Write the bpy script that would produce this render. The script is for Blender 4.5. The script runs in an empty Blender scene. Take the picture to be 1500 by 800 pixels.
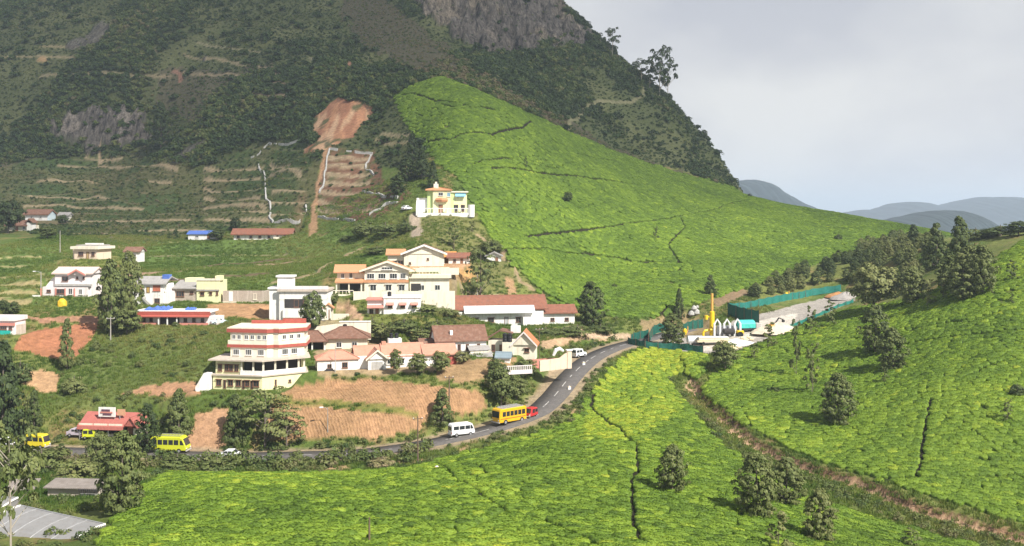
import bpy, bmesh, math, random
import numpy as np
from mathutils import Vector, Matrix

# ------------------------------------------------------------------ camera, sky, sun, exposure
SC = bpy.context.scene
COL = SC.collection
F, HZ, U0 = 1500.0, 312.0, 750.0          # focal length in photo pixels, horizon row, centre column

cam = bpy.data.cameras.new('camera')
cam.sensor_width = 36.0
cam.lens = 36.0 * F / 1500.0
cam.shift_y = -(400.0 - HZ) / 1500.0
cam.clip_start = 0.5
cam.clip_end = 60000.0
camo = bpy.data.objects.new('camera', cam)
COL.objects.link(camo)
camo.rotation_euler = (math.radians(90), 0, 0)
SC.camera = camo

SUN_AZ = (0.71, -0.704)                     # towards the sun, on the ground plane
SUN_EL = math.radians(45)
SC.view_settings.view_transform = 'Standard'
SC.view_settings.look = 'None'
SC.view_settings.exposure = 0.66
SC.view_settings.gamma = 1.0
SC.view_settings.use_curve_mapping = False

world = bpy.data.worlds.new('World')
SC.world = world
world.use_nodes = True
wt = world.node_tree
wt.nodes.clear()
wo = wt.nodes.new('ShaderNodeOutputWorld')
wb = wt.nodes.new('ShaderNodeBackground')
wb.inputs['Strength'].default_value = 0.06
sky = wt.nodes.new('ShaderNodeTexSky')
sky.sky_type = 'NISHITA'
sky.sun_disc = False
sky.sun_elevation = SUN_EL
sky.sun_rotation = math.atan2(SUN_AZ[0], SUN_AZ[1])
sky.altitude = 2000
tcw = wt.nodes.new('ShaderNodeTexCoord')
mpw = wt.nodes.new('ShaderNodeMapping')
mpw.inputs['Scale'].default_value = (1.0, 1.0, 1.9)
mpw.inputs['Location'].default_value = (0.35, 0.2, 0.1)
cn = wt.nodes.new('ShaderNodeTexNoise')
cn.inputs['Scale'].default_value = 4.2
cn.inputs['Detail'].default_value = 5.0
cn.inputs['Roughness'].default_value = 0.5
cr = wt.nodes.new('ShaderNodeValToRGB')
cr.color_ramp.elements[0].position = 0.40
cr.color_ramp.elements[0].color = (6.85, 6.8, 7.1, 1)
cr.color_ramp.elements[1].position = 0.64
cr.color_ramp.elements[1].color = (9.0, 8.85, 8.6, 1)
mxw = wt.nodes.new('ShaderNodeMix')
mxw.data_type = 'RGBA'
# the thin veil of cloud is seen through more air the lower one looks: opacity 1 - exp(-t / sin(elevation))
sxw = wt.nodes.new('ShaderNodeSeparateXYZ')
wt.links.new(tcw.outputs['Generated'], sxw.inputs[0])
def wmath(op, a, b=None):
    n = wt.nodes.new('ShaderNodeMath'); n.operation = op
    for i, q in enumerate((a, b)):
        if q is None: continue
        if isinstance(q, (int, float)): n.inputs[i].default_value = q
        else: wt.links.new(q, n.inputs[i])
    return n.outputs[0]
veil = wmath('SUBTRACT', 1.0, wmath('EXPONENT', wmath('DIVIDE', -0.33, wmath('MAXIMUM', sxw.outputs['Z'], 0.02))))
wt.links.new(veil, mxw.inputs[0])
wt.links.new(tcw.outputs['Generated'], mpw.inputs['Vector'])
wt.links.new(mpw.outputs['Vector'], cn.inputs['Vector'])
wt.links.new(cn.outputs['Fac'], cr.inputs['Fac'])
wt.links.new(sky.outputs['Color'], mxw.inputs[6])
wt.links.new(cr.outputs['Color'], mxw.inputs[7])
wt.links.new(mxw.outputs[2], wb.inputs['Color'])
wt.links.new(wb.outputs['Background'], wo.inputs['Surface'])

sl = bpy.data.lights.new('sun', 'SUN')
sl.energy = 5.0
sl.angle = math.radians(0.6)
sl.color = (1.0, 0.955, 0.88)
so = bpy.data.objects.new('sun', sl)
COL.objects.link(so)
sdir = Vector((SUN_AZ[0] * math.cos(SUN_EL), SUN_AZ[1] * math.cos(SUN_EL), math.sin(SUN_EL)))
so.rotation_euler = sdir.to_track_quat('Z', 'Y').to_euler()
so.location = sdir * 300

SC.cycles.use_denoising = True
SC.cycles.max_bounces = 6
SC.cycles.diffuse_bounces = 3
SC.cycles.transparent_max_bounces = 8
SC.cycles.volume_bounces = 1
SC.cycles.use_adaptive_sampling = True
SC.cycles.adaptive_threshold = 0.015

HAZE = 0.00015
R = random.Random(7)
RNG = np.random.default_rng(11)

# ------------------------------------------------------------------ maths helpers
def W(u, v, Y):
    return Vector(((u - U0) / F * Y, Y, (HZ - v) / F * Y))

def vnoise(x, y, seed=0):
    x = np.asarray(x, float); y = np.asarray(y, float)
    ix = np.floor(x).astype(np.int64); iy = np.floor(y).astype(np.int64)
    fx = x - ix; fy = y - iy
    fx = fx * fx * (3 - 2 * fx); fy = fy * fy * (3 - 2 * fy)
    def hsh(a, b):
        h = (a * 374761393 + b * 668265263 + seed * 1274126177) & 0xffffffff
        h = ((h ^ (h >> 13)) * 1274126177) & 0xffffffff
        return ((h ^ (h >> 16)) & 0xffffff) / float(0xffffff)
    a = hsh(ix, iy); b = hsh(ix + 1, iy); c = hsh(ix, iy + 1); d = hsh(ix + 1, iy + 1)
    return (a + (b - a) * fx) * (1 - fy) + (c + (d - c) * fx) * fy

def fbm(x, y, o=4, seed=0):
    s = 0; a = 0.5; t = 0
    for i in range(o):
        s = s + a * vnoise(x, y, seed + i * 17); t += a
        x = x * 2.03 + 5.1; y = y * 2.03 - 3.7; a *= 0.5
    return s / t

def sstep(a, b, x):
    t = np.clip((x - a) / (b - a), 0, 1)
    return t * t * (3 - 2 * t)

def inpoly(u, v, poly):
    r = np.zeros(np.shape(u), bool)
    n = len(poly)
    for i in range(n):
        x1, y1 = poly[i]; x2, y2 = poly[(i + 1) % n]
        if y1 == y2: continue
        c = ((y1 > v) != (y2 > v)) & (u < (x2 - x1) * (v - y1) / (y2 - y1) + x1)
        r ^= c
    return r

def dline(px, py, pts):
    d = np.full(np.shape(px), 1e9); tt = np.zeros(np.shape(px))
    for i in range(len(pts) - 1):
        ax, ay = pts[i][0], pts[i][1]; bx, by = pts[i + 1][0], pts[i + 1][1]
        dx, dy = bx - ax, by - ay
        L = dx * dx + dy * dy + 1e-9
        t = np.clip(((px - ax) * dx + (py - ay) * dy) / L, 0, 1)
        q = np.hypot(px - ax - t * dx, py - ay - t * dy)
        m = q < d
        d = np.where(m, q, d); tt = np.where(m, i + t, tt)
    return d, tt

def smooth_line(pts, step):
    """Catmull-Rom through 3D points, resampled."""
    P = [np.array(p, float) for p in pts]
    P = [2 * P[0] - P[1]] + P + [2 * P[-1] - P[-2]]
    out = []
    for i in range(1, len(P) - 2):
        n = max(2, int(np.linalg.norm(P[i + 1] - P[i]) / step))
        for k in range(n):
            t = k / n
            a, b, c, d = P[i - 1], P[i], P[i + 1], P[i + 2]
            out.append(0.5 * ((2 * b) + (-a + c) * t + (2 * a - 5 * b + 4 * c - d) * t * t + (-a + 3 * b - 3 * c + d) * t ** 3))
    out.append(P[-2])
    return np.array(out)

# ------------------------------------------------------------------ mesh helpers
def add_mesh(name, V, Fc, mats=None, parent=None, smooth=False, attr=None, midx=None):
    """V (n,3) array, Fc (m,3|4) array."""
    V = np.asarray(V, np.float32); Fc = np.asarray(Fc, np.int32)
    me = bpy.data.meshes.new(name)
    k = Fc.shape[1]
    me.vertices.add(len(V)); me.vertices.foreach_set('co', V.ravel())
    me.loops.add(Fc.size); me.loops.foreach_set('vertex_index', Fc.ravel())
    me.polygons.add(len(Fc))
    me.polygons.foreach_set('loop_start', np.arange(0, Fc.size, k, dtype=np.int32))
    me.polygons.foreach_set('loop_total', np.full(len(Fc), k, np.int32))
    if smooth: me.polygons.foreach_set('use_smooth', np.ones(len(Fc), bool))
    if midx is not None: me.polygons.foreach_set('material_index', np.asarray(midx, np.int32))
    for m in (mats or []): me.materials.append(m)
    if attr:
        for an, (dom, typ, data) in attr.items():
            a = me.attributes.new(an, typ, dom)
            if typ == 'FLOAT_COLOR': a.data.foreach_set('color', np.asarray(data, np.float32).ravel())
            elif typ == 'FLOAT_VECTOR': a.data.foreach_set('vector', np.asarray(data, np.float32).ravel())
            else: a.data.foreach_set('value', np.asarray(data).ravel())
    me.update(calc_edges=True)
    return me

def link(name, me, parent=None, loc=None, label=None, cat=None, group=None, kind=None):
    o = bpy.data.objects.new(name, me)
    COL.objects.link(o)
    if parent is not None: o.parent = parent
    if loc is not None: o.location = loc
    tag(o, label, cat, group, kind)
    return o

def tag(o, label=None, cat=None, group=None, kind=None):
    if label: o['label'] = label
    if cat: o['category'] = cat
    if group: o['group'] = group
    if kind: o['kind'] = kind
    return o

class MB:
    """collects solid shapes; build() links them as one mesh object"""
    def __init__(s): s.v = []; s.f = []
    def poly(s, pts, faces):
        b = len(s.v); s.v += [tuple(p) for p in pts]; s.f += [tuple(b + i for i in q) for q in faces]
        return s
    def box(s, x0, x1, y0, y1, z0, z1):
        p = [(x0, y0, z0), (x1, y0, z0), (x1, y1, z0), (x0, y1, z0), (x0, y0, z1), (x1, y0, z1), (x1, y1, z1), (x0, y1, z1)]
        return s.poly(p, [(0, 3, 2, 1), (4, 5, 6, 7), (0, 1, 5, 4), (1, 2, 6, 5), (2, 3, 7, 6), (3, 0, 4, 7)])
    def prism(s, plan, z0, z1):
        n = len(plan)
        p = [(x, y, z0) for x, y in plan] + [(x, y, z1) for x, y in plan]
        return s.poly(p, [tuple(range(n - 1, -1, -1)), tuple(range(n, 2 * n))] + [(i, (i + 1) % n, n + (i + 1) % n, n + i) for i in range(n)])
    def prism_y(s, prof, y0, y1):
        """profile in x,z extruded along y"""
        n = len(prof)
        p = [(x, y0, z) for x, z in prof] + [(x, y1, z) for x, z in prof]
        return s.poly(p, [tuple(range(n)), tuple(range(2 * n - 1, n - 1, -1))] + [(i, n + i, n + (i + 1) % n, (i + 1) % n) for i in range(n)])
    def prism_x(s, prof, x0, x1):
        n = len(prof)
        p = [(x0, y, z) for y, z in prof] + [(x1, y, z) for y, z in prof]
        return s.poly(p, [tuple(range(n - 1, -1, -1)), tuple(range(n, 2 * n))] + [(i, (i + 1) % n, n + (i + 1) % n, n + i) for i in range(n)])
    def bar(s, a, b, w, h=None):
        a = Vector(a); b = Vector(b); h = h or w
        d = (b - a).normalized()
        up = Vector((0, 0, 1)) if abs(d.z) < 0.95 else Vector((1, 0, 0))
        x = d.cross(up).normalized() * w / 2; y = x.cross(d).normalized() * h / 2
        p = [a - x - y, a + x - y, a + x + y, a - x + y, b - x - y, b + x - y, b + x + y, b - x + y]
        return s.poly(p, [(0, 3, 2, 1), (4, 5, 6, 7), (0, 1, 5, 4), (1, 2, 6, 5), (2, 3, 7, 6), (3, 0, 4, 7)])
    def tube(s, path, radii, n=8):
        rings = []
        for i, p in enumerate(path):
            p = Vector(p)
            d = (Vector(path[min(i + 1, len(path) - 1)]) - Vector(path[max(i - 1, 0)])).normalized()
            up = Vector((0, 1, 0)) if abs(d.y) < 0.9 else Vector((1, 0, 0))
            a = d.cross(up).normalized(); b = d.cross(a).normalized()
            rings.append([p + (a * math.cos(2 * math.pi * k / n) + b * math.sin(2 * math.pi * k / n)) * radii[i] for k in range(n)])
        pts = [q for r in rings for q in r]
        fs = []
        for i in range(len(path) - 1):
            for k in range(n):
                fs.append((i * n + k, (i + 1) * n + k, (i + 1) * n + (k + 1) % n, i * n + (k + 1) % n))
        fs.append(tuple(range(n))); fs.append(tuple(range((len(path) - 1) * n + n - 1, (len(path) - 1) * n - 1, -1)))
        return s.poly(pts, fs)
    def cyl(s, c, r, z0, z1, n=12):
        return s.tube([(c[0], c[1], z0), (c[0], c[1], z1)], [r, r], n)
    def disc_x(s, x0, x1, y, z, r, n=14):
        return s.tube([(x0, y, z), (x1, y, z)], [r, r], n)
    def disc_y(s, y0, y1, x, z, r, n=14):
        return s.tube([(x, y0, z), (x, y1, z)], [r, r], n)
    def build(s, name, m, parent=None, loc=None, bevel=0, smooth=False, **kw):
        me = bpy.data.meshes.new(name)
        me.from_pydata(s.v, [], s.f)
        bm = bmesh.new(); bm.from_mesh(me)
        bmesh.ops.recalc_face_normals(bm, faces=bm.faces)
        if bevel:
            bmesh.ops.bevel(bm, geom=[e for e in bm.edges if e.calc_face_angle(0) > 0.4], offset=bevel, segments=1, affect='EDGES', clamp_overlap=True)
        bm.to_mesh(me); bm.free()
        if smooth:
            me.polygons.foreach_set('use_smooth', np.ones(len(me.polygons), bool))
        me.materials.append(m)
        return link(name, me, parent, loc, **kw)

def empty(name, loc=(0, 0, 0), rz=0, **kw):
    o = bpy.data.objects.new(name, None); COL.objects.link(o)
    o.empty_display_size = 0.5
    o.location = loc; o.rotation_euler = (0, 0, rz)
    tag(o, kw.get('label'), kw.get('cat'), kw.get('group'), kw.get('kind'))
    return o

def copy_tree(o, parent=None):
    c = o.copy(); COL.objects.link(c); c.parent = parent
    for ch in o.children: copy_tree(ch, c)
    return c

# ------------------------------------------------------------------ materials
MATS = {}
def mat(name, col, rough=0.8, var=0.18, scale=2.0, bump=0.0, metal=0.0, wave=None, spec=0.35, dirt=None, stretch=(1, 1, 1)):
    """plain painted / plastered / metal surface with mottling and optional dirt streaks"""
    if name in MATS: return MATS[name]
    m = bpy.data.materials.new(name); m.use_nodes = True
    nt = m.node_tree; b = nt.nodes['Principled BSDF']
    b.inputs['Roughness'].default_value = rough; b.inputs['Metallic'].default_value = metal
    b.inputs['Specular IOR Level'].default_value = spec
    tc = nt.nodes.new('ShaderNodeTexCoord')
    mp = nt.nodes.new('ShaderNodeMapping'); mp.inputs['Scale'].default_value = stretch
    nt.links.new(tc.outputs['Object'], mp.inputs['Vector'])
    n = nt.nodes.new('ShaderNodeTexNoise'); n.inputs['Scale'].default_value = scale; n.inputs['Detail'].default_value = 6
    n.inputs['Roughness'].default_value = 0.65
    nt.links.new(mp.outputs['Vector'], n.inputs['Vector'])
    r = nt.nodes.new('ShaderNodeMapRange'); r.inputs[1].default_value = 0.25; r.inputs[2].default_value = 0.75
    r.inputs[3].default_value = 1 - var; r.inputs[4].default_value = 1 + var * 0.5
    nt.links.new(n.outputs['Fac'], r.inputs[0])
    mx = nt.nodes.new('ShaderNodeMix'); mx.data_type = 'RGBA'; mx.blend_type = 'MULTIPLY'; mx.inputs[0].default_value = 1
    mx.inputs[6].default_value = (*col, 1)
    nt.links.new(r.outputs[0], mx.inputs[7])
    out = mx.outputs[2]
    if dirt:
        mp2 = nt.nodes.new('ShaderNodeMapping'); mp2.inputs['Scale'].default_value = (1.3, 1.3, 0.16)
        nt.links.new(tc.outputs['Object'], mp2.inputs['Vector'])
        n2 = nt.nodes.new('ShaderNodeTexNoise'); n2.inputs['Scale'].default_value = 1.4; n2.inputs['Detail'].default_value = 5
        nt.links.new(mp2.outputs['Vector'], n2.inputs['Vector'])
        r2 = nt.nodes.new('ShaderNodeMapRange'); r2.inputs[1].default_value = 0.5; r2.inputs[2].default_value = 0.78
        r2.inputs[3].default_value = 0; r2.inputs[4].default_value = 0.75
        nt.links.new(n2.outputs['Fac'], r2.inputs[0])
        m2 = nt.nodes.new('ShaderNodeMix'); m2.data_type = 'RGBA'; m2.inputs[7].default_value = (*dirt, 1)
        nt.links.new(r2.outputs[0], m2.inputs[0]); nt.links.new(out, m2.inputs[6]); out = m2.outputs[2]
    hsrc = n.outputs['Fac']
    if wave:
        w = nt.nodes.new('ShaderNodeTexWave'); w.wave_type = 'BANDS'; w.bands_direction = wave[0]
        w.inputs['Scale'].default_value = wave[1]; w.inputs['Distortion'].default_value = 0.6; w.inputs['Detail'].default_value = 1
        nt.links.new(tc.outputs['Object'], w.inputs['Vector'])
        r3 = nt.nodes.new('ShaderNodeMapRange'); r3.inputs[3].default_value = wave[2]; r3.inputs[4].default_value = 1.0
        nt.links.new(w.outputs['Fac'], r3.inputs[0])
        m3 = nt.nodes.new('ShaderNodeMix'); m3.data_type = 'RGBA'; m3.blend_type = 'MULTIPLY'; m3.inputs[0].default_value = 1
        nt.links.new(out, m3.inputs[6]); nt.links.new(r3.outputs[0], m3.inputs[7]); out = m3.outputs[2]
        hsrc = w.outputs['Fac']
    if bump:
        bp = nt.nodes.new('ShaderNodeBump'); bp.inputs['Strength'].default_value = 1.0; bp.inputs['Distance'].default_value = bump
        nt.links.new(hsrc, bp.inputs['Height']); nt.links.new(bp.outputs['Normal'], b.inputs['Normal'])
    nt.links.new(out, b.inputs['Base Color'])
    MATS[name] = m
    return m

def leaf_mat(name, stops, trans=0.25, src='INSTANCER', rough=0.6):
    """foliage: 'tint' chooses the colour along stops, 'lc' varies it leaf by leaf"""
    m = bpy.data.materials.new(name); m.use_nodes = True
    nt = m.node_tree; b = nt.nodes['Principled BSDF']; out = nt.nodes['Material Output']
    b.inputs['Roughness'].default_value = rough; b.inputs['Specular IOR Level'].default_value = 0.25
    a = nt.nodes.new('ShaderNodeAttribute'); a.attribute_type = src; a.attribute_name = 'tint'
    l = nt.nodes.new('ShaderNodeAttribute'); l.attribute_type = 'GEOMETRY'; l.attribute_name = 'lc'
    ad = nt.nodes.new('ShaderNodeMath'); ad.operation = 'ADD'
    nt.links.new(a.outputs['Fac'], ad.inputs[0]); nt.links.new(l.outputs['Fac'], ad.inputs[1])
    cr = nt.nodes.new('ShaderNodeValToRGB')
    e = cr.color_ramp.elements
    while len(e) < len(stops): e.new(0.5)
    for i, (p, c) in enumerate(stops): e[i].position = p; e[i].color = (*c, 1)
    nt.links.new(ad.outputs[0], cr.inputs['Fac'])
    nt.links.new(cr.outputs['Color'], b.inputs['Base Color'])
    t = nt.nodes.new('ShaderNodeBsdfTranslucent')
    nt.links.new(cr.outputs['Color'], t.inputs['Color'])
    mx = nt.nodes.new('ShaderNodeMixShader'); mx.inputs[0].default_value = trans
    nt.links.new(b.outputs[0], mx.inputs[1]); nt.links.new(t.outputs[0], mx.inputs[2])
    nt.links.new(mx.outputs[0], out.inputs['Surface'])
    return m
# ------------------------------------------------------------------ terrain: photo pixel + distance -> height field
# buildings: front base pixel, distance, yaw, pad (x0, x1, depth in metres)
BLD = {
 'four':   (384, 572, 184, 0, (-12, 9, 9)),
 'tower':  (437, 469, 224, 0, (-8, 8, 9)),
 'villa':  (560, 428, 234, 4, (-14, 14, 12)),
 'upper':  (606, 390, 250, 4, (-9, 9, 9)),
 'hut':    (672, 386, 264, 0, (-5, 5, 5)),
 'hutb':   (722, 383, 274, 0, (-4, 4, 4)),
 'awning': (576, 460, 220, 4, (-7, 7, 7)),
 'longw':  (757, 476, 240, 9, (-14, 14, 9)),
 'gableb': (690, 516, 202, 14, (-9, 5, 9)),
 'tank':   (752, 520, 202, -6, (-5, 6, 8)),
 'pink':   (560, 539, 194, 15, (-14, 14, 8)),
 'hip':    (490, 512, 204, 8, (-9, 9, 9)),
 'green':  (650, 312, 294, 3, (-9, 9, 10)),
 'redl':   (383, 351, 332, 4, (-11, 11, 7)),
 'wl':     (54, 323, 392, -4, (-6, 6, 6)),
 'wl2':    (32, 338, 366, -4, (-7, 6, 6)),
 'peach':  (127, 380, 262, -10, (-6, 6, 7)),
 'pinkw':  (98, 434, 238, -3, (-7, 7, 7)),
 'wgrey':  (220, 446, 240, -6, (-5, 5, 6)),
 'cream':  (288, 441, 244, -3, (-7, 7, 6)),
 'unfin':  (357, 443, 244, -2, (-6, 6, 5)),
 'row':    (255, 476, 222, -2, (-9, 9, 6)),
 'teal':   (2, 490, 212, -4, (-6, 4, 7)),
 'shop':   (160, 636, 178, -7, (-6, 6, 6)),
}
ROAD_PX = [(-330, 640, 184), (-160, 650, 178), (0, 657, 174), (110, 661, 171), (230, 665, 169), (340, 668.5, 168), (440, 667, 168), (520, 664, 168), (600, 655, 170),
           (676, 639, 173), (740, 622, 178), (785, 604, 184), (812, 580, 193), (835, 552, 205), (862, 527, 219), (890, 513, 231), (918, 504, 240), (960, 494, 251), (1010, 482, 264)]
ROAD = smooth_line([tuple(W(*p)) for p in ROAD_PX], 1.5)
for _ in range(30):
    ROAD[1:-1, 2] = ROAD[1:-1, 2] * 0.5 + (ROAD[:-2, 2] + ROAD[2:, 2]) * 0.25

CTRL = [
 # near tea slope and greenhouse corner
 (200, 800, 97), (400, 800, 95), (600, 800, 94), (800, 800, 95), (960, 800, 98), (1100, 800, 104), (1250, 800, 112), (1400, 800, 124),
 (300, 740, 116), (500, 740, 115), (700, 740, 115), (880, 740, 118), (450, 700, 137), (650, 695, 136), (300, 700, 138), (800, 680, 140), (860, 640, 160),
 (60, 800, 104), (-100, 790, 108), (90, 725, 132), (-100, 700, 140), (165, 752, 118), (120, 690, 150), (-60, 670, 160),
 (1000, 720, 126), (1110, 757, 118), (1060, 690, 142), (1200, 792, 112), (930, 640, 162), (1000, 620, 175), (950, 570, 200), (900, 560, 206), (960, 525, 228), (1010, 545, 216),
 # gully
 (1020, 580, 206), (1100, 650, 172), (1200, 692, 156), (1330, 742, 140), (1470, 782, 132), (1600, 800, 130),
 # right tea slope
 (1230, 622, 176), (1150, 580, 196), (1300, 545, 196), (1450, 600, 168), (1490, 500, 190), (1450, 430, 216), (1490, 370, 242), (1400, 415, 236), (1300, 460, 238), (1220, 480, 240),
 (1400, 700, 150), (1500, 680, 152), (1600, 600, 165), (1700, 450, 200), (1500, 338, 292), (1420, 360, 284), (1340, 372, 300), (1600, 330, 300), (1800, 320, 320),
 (1120, 500, 240), (1060, 540, 218),
 # building yard
 (1000, 508, 238), (1060, 505, 238), (1130, 488, 246), (1190, 462, 262), (1245, 438, 296), (1070, 462, 268), (1150, 440, 290), (950, 482, 256), (1020, 470, 262),
 # wood between the tea slopes
 (1120, 425, 300), (1250, 395, 316), (1300, 370, 330), (1200, 380, 350), (1330, 348, 400),
 # big tea hill
 (850, 460, 262), (940, 462, 268), (1000, 452, 272), (790, 420, 272), (740, 370, 279), (700, 318, 302), (900, 400, 306), (1000, 385, 318), (1100, 370, 345),
 (800, 345, 312), (900, 330, 340), (1000, 315, 385), (1100, 320, 390), (1200, 330, 410), (700, 250, 325), (800, 260, 358), (650, 180, 362), (640, 119, 405), (720, 160, 380), (590, 150, 395),
 (800, 181, 424), (900, 226, 444), (1000, 260, 458), (1090, 286, 466), (1200, 311, 470), (1330, 335, 462), (1400, 345, 440),
 # mountain behind the tea hill
 (900, 205, 478), (1000, 240, 488), (850, 150, 490), (950, 170, 505), (750, 110, 470), (868, 62, 560), (905, 92, 552), (985, 147, 540), (1045, 218, 530), (1080, 278, 520),
 (812, 0, 590), (800, 80, 520), (690, 80, 505), (650, 30, 530), (700, 0, 552), (780, 40, 548), (600, 60, 490), (560, 0, 555), (500, 60, 510), (400, 30, 540), (300, 60, 530), (200, 20, 570),
 (100, 70, 545), (0, 40, 580), (-100, 60, 590), (400, 120, 470), (300, 150, 478), (200, 120, 512), (60, 130, 520), (-100, 150, 520),
 (150, 160, 503), (90, 160, 505), (210, 165, 497), (150, 220, 488), (90, 215, 490), (210, 218, 482), (0, 200, 500), (300, 205, 445), (400, 190, 430),
 (500, 150, 420), (540, 180, 400), (500, 185, 398), (480, 215, 378), (560, 230, 370), (600, 240, 352), (620, 200, 365), (590, 290, 312),
 (460, 310, 340), (560, 295, 318), (400, 250, 400), (400, 300, 358), (300, 260, 420), (300, 310, 375), (200, 250, 450), (200, 300, 405), (80, 260, 455), (80, 300, 420), (-100, 260, 450), (-100, 330, 370),
 (150, 340, 345), (250, 352, 332), (250, 390, 285), (330, 395, 278), (430, 390, 276), (450, 360, 315), (520, 350, 305), (560, 360, 290), (640, 345, 278), (700, 350, 284), (200, 400, 278), (30, 400, 262), (30, 360, 300), (-100, 400, 265),
 (30, 450, 232), (150, 460, 230), (80, 505, 212), (140, 480, 221), (60, 560, 196), (20, 600, 186), (-100, 560, 195), (130, 590, 187), (200, 560, 194), (250, 520, 205), (230, 490, 215), (300, 500, 207), (300, 590, 181), (240, 620, 178),
 (480, 480, 214), (450, 505, 206), (620, 500, 204), (470, 560, 190), (560, 572, 184), (700, 575, 183), (650, 605, 178), (500, 620, 175), (420, 620, 176), (600, 630, 174), (740, 550, 192), (780, 560, 192), (720, 600, 181),
 (700, 430, 254), (740, 430, 262), (820, 495, 228), (870, 490, 242), (900, 482, 250), (800, 530, 203), (860, 478, 252), (700, 496, 212), (760, 492, 224), (682, 487, 224),
 (520, 470, 218), (340, 460, 230),
]
CTRL += [(b[0], b[1], b[2]) for b in BLD.values()]
C3 = [tuple(W(*c)) for c in CTRL]
C3 += [tuple(p) for p in ROAD[::7]]
# the lie of the land where the photograph does not look: under the viewpoint, past the frame, behind the ridges
C3 += [(0, 0, -1.9), (-12, 8, -3), (12, 8, -3), (0, 40, -15), (-40, 60, -22), (50, 60, -24), (0, 65, -24), (-60, 20, -12), (60, 20, -14), (-90, 85, -32), (95, 85, -35), (0, -60, 4), (-120, 0, -10), (120, 0, -14),
       (70, 700, 55), (115, 650, 18), (150, 610, -18), (170, 700, -40), (140, 560, -12), (160, 560, -20), (200, 560, -30), (230, 560, -34), (240, 480, -24), (250, 430, -24), (220, 380, -22), (300, 420, -30), (300, 600, -45), (0, 800, 110), (100, 850, -20), (250, 800, -55),
       (40, 650, 108), (-60, 660, 150), (-150, 680, 165), (-280, 690, 170), (-330, 640, 130), (-400, 750, 190), (-350, 560, 80), (-350, 450, 20), (-300, 350, -14), (-220, 230, -30), (-200, 160, -40), (-420, 300, -25),
       (-100, 850, 200), (-300, 900, 220), (230, 300, -10), (260, 220, -8), (330, 330, -25), (200, 150, -22), (180, 110, -30)]
C3 = np.array(C3)
_k = C3[:, :2]
def _tps_u(d2): return 0.5 * d2 * np.log(d2 + 1e-9)
_d2 = ((_k[:, None] - _k[None]) ** 2).sum(-1) / 1e4
_n = len(_k)
_A = np.zeros((_n + 3, _n + 3)); _A[:_n, :_n] = _tps_u(_d2) + np.eye(_n) * 0.0015
_A[:_n, _n] = 1; _A[:_n, _n + 1:] = _k / 100; _A[_n, :_n] = 1; _A[_n + 1:, :_n] = (_k / 100).T
_sol = np.linalg.solve(_A, np.concatenate([C3[:, 2], np.zeros(3)]))
def tps(x, y):
    z = np.zeros(x.shape)
    xf, yf = x.ravel(), y.ravel(); zf = z.ravel()
    for i in range(0, len(xf), 20000):
        a = xf[i:i + 20000]; b = yf[i:i + 20000]
        d2 = ((a[:, None] - _k[None, :, 0]) ** 2 + (b[:, None] - _k[None, :, 1]) ** 2) / 1e4
        zf[i:i + 20000] = _tps_u(d2) @ _sol[:_n] + _sol[_n] + a / 100 * _sol[_n + 1] + b / 100 * _sol[_n + 2]
    return zf.reshape(x.shape)

rows = []
y = 6.0
while y < 900:
    rows.append(y)
    y += 2.5 if y < 84 else (y * 0.0042 if y < 290 else (1.15 if y < 560 else 3.2))
YR = np.array(rows)
NC = 700
SR = np.linspace(-0.78, 0.78, NC)
GX = SR[None, :] * YR[:, None]; GY = np.repeat(YR[:, None], NC, 1)
# the spline is smooth: solve it on every 4th node and interpolate
_ri = np.unique(np.r_[np.arange(0, len(YR), 4), len(YR) - 1]); _ci = np.unique(np.r_[np.arange(0, NC, 5), NC - 1])
_zc = tps(GX[np.ix_(_ri, _ci)], GY[np.ix_(_ri, _ci)])
_t = np.array([np.interp(np.arange(NC), _ci, r) for r in _zc])
GZ = np.array([np.interp(np.arange(len(YR)), _ri, _t[:, c]) for c in range(NC)]).T.copy()
# far behind the ridge the sheet settles on the plain
_b = sstep(720, 900, GY) * sstep(-40, 120, GX)
GZ = GZ * (1 - _b) + (-62) * _b

GU = np.repeat((U0 + F * SR)[None, :], len(YR), 0)
GV = HZ - F * GZ / GY

def jit(u, v, a=6, s=0.05, seed=3):
    """pixel coordinates with ragged offset so region borders are natural"""
    return u + (fbm(u * s, v * s, 3, seed) - 0.5) * 2 * a, v + (fbm(u * s + 50, v * s + 9, 3, seed + 5) - 0.5) * 1.4 * a

def in_px(poly, y0=0, y1=1e9, a=5, seed=3):
    ju, jv = jit(GU, GV, a, 0.06, seed)
    return inpoly(ju, jv, poly) & (GY > y0) & (GY < y1)

TEA1 = [(100, 900), (128, 830), (162, 775), (215, 712), (250, 694), (330, 696), (480, 695), (560, 690), (612, 684), (660, 672), (760, 646), (830, 622), (856, 602), (866, 580), (884, 556), (892, 532), (908, 512), (950, 510), (1008, 517), (1034, 522), (1032, 545), (1008, 575),
        (1020, 612), (1052, 650), (1085, 672), (1118, 700), (1180, 730), (1240, 745), (1330, 770), (1420, 800), (1500, 830), (1500, 900)]
TEA2 = [(1026, 578), (1050, 545), (1062, 530), (1090, 515), (1130, 497), (1185, 474), (1245, 452), (1300, 446), (1360, 430), (1430, 398), (1470, 372), (1500, 352), (1600, 340), (1850, 330), (1850, 790), (1600, 800), (1500, 768), (1400, 738), (1300, 706), (1200, 676), (1150, 655), (1100, 626), (1050, 590)]
TEA3 = [(578, 142), (610, 122), (645, 113), (690, 128), (800, 178), (900, 223), (1000, 256), (1090, 278), (1200, 300), (1340, 328), (1460, 344), (1330, 346), (1290, 352), (1200, 386), (1120, 412), (1060, 432), (1010, 446), (960, 466), (905, 466), (862, 458), (815, 442), (780, 418), (742, 376), (716, 344), (700, 315), (672, 262), (640, 240), (612, 205), (590, 172)]
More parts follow.
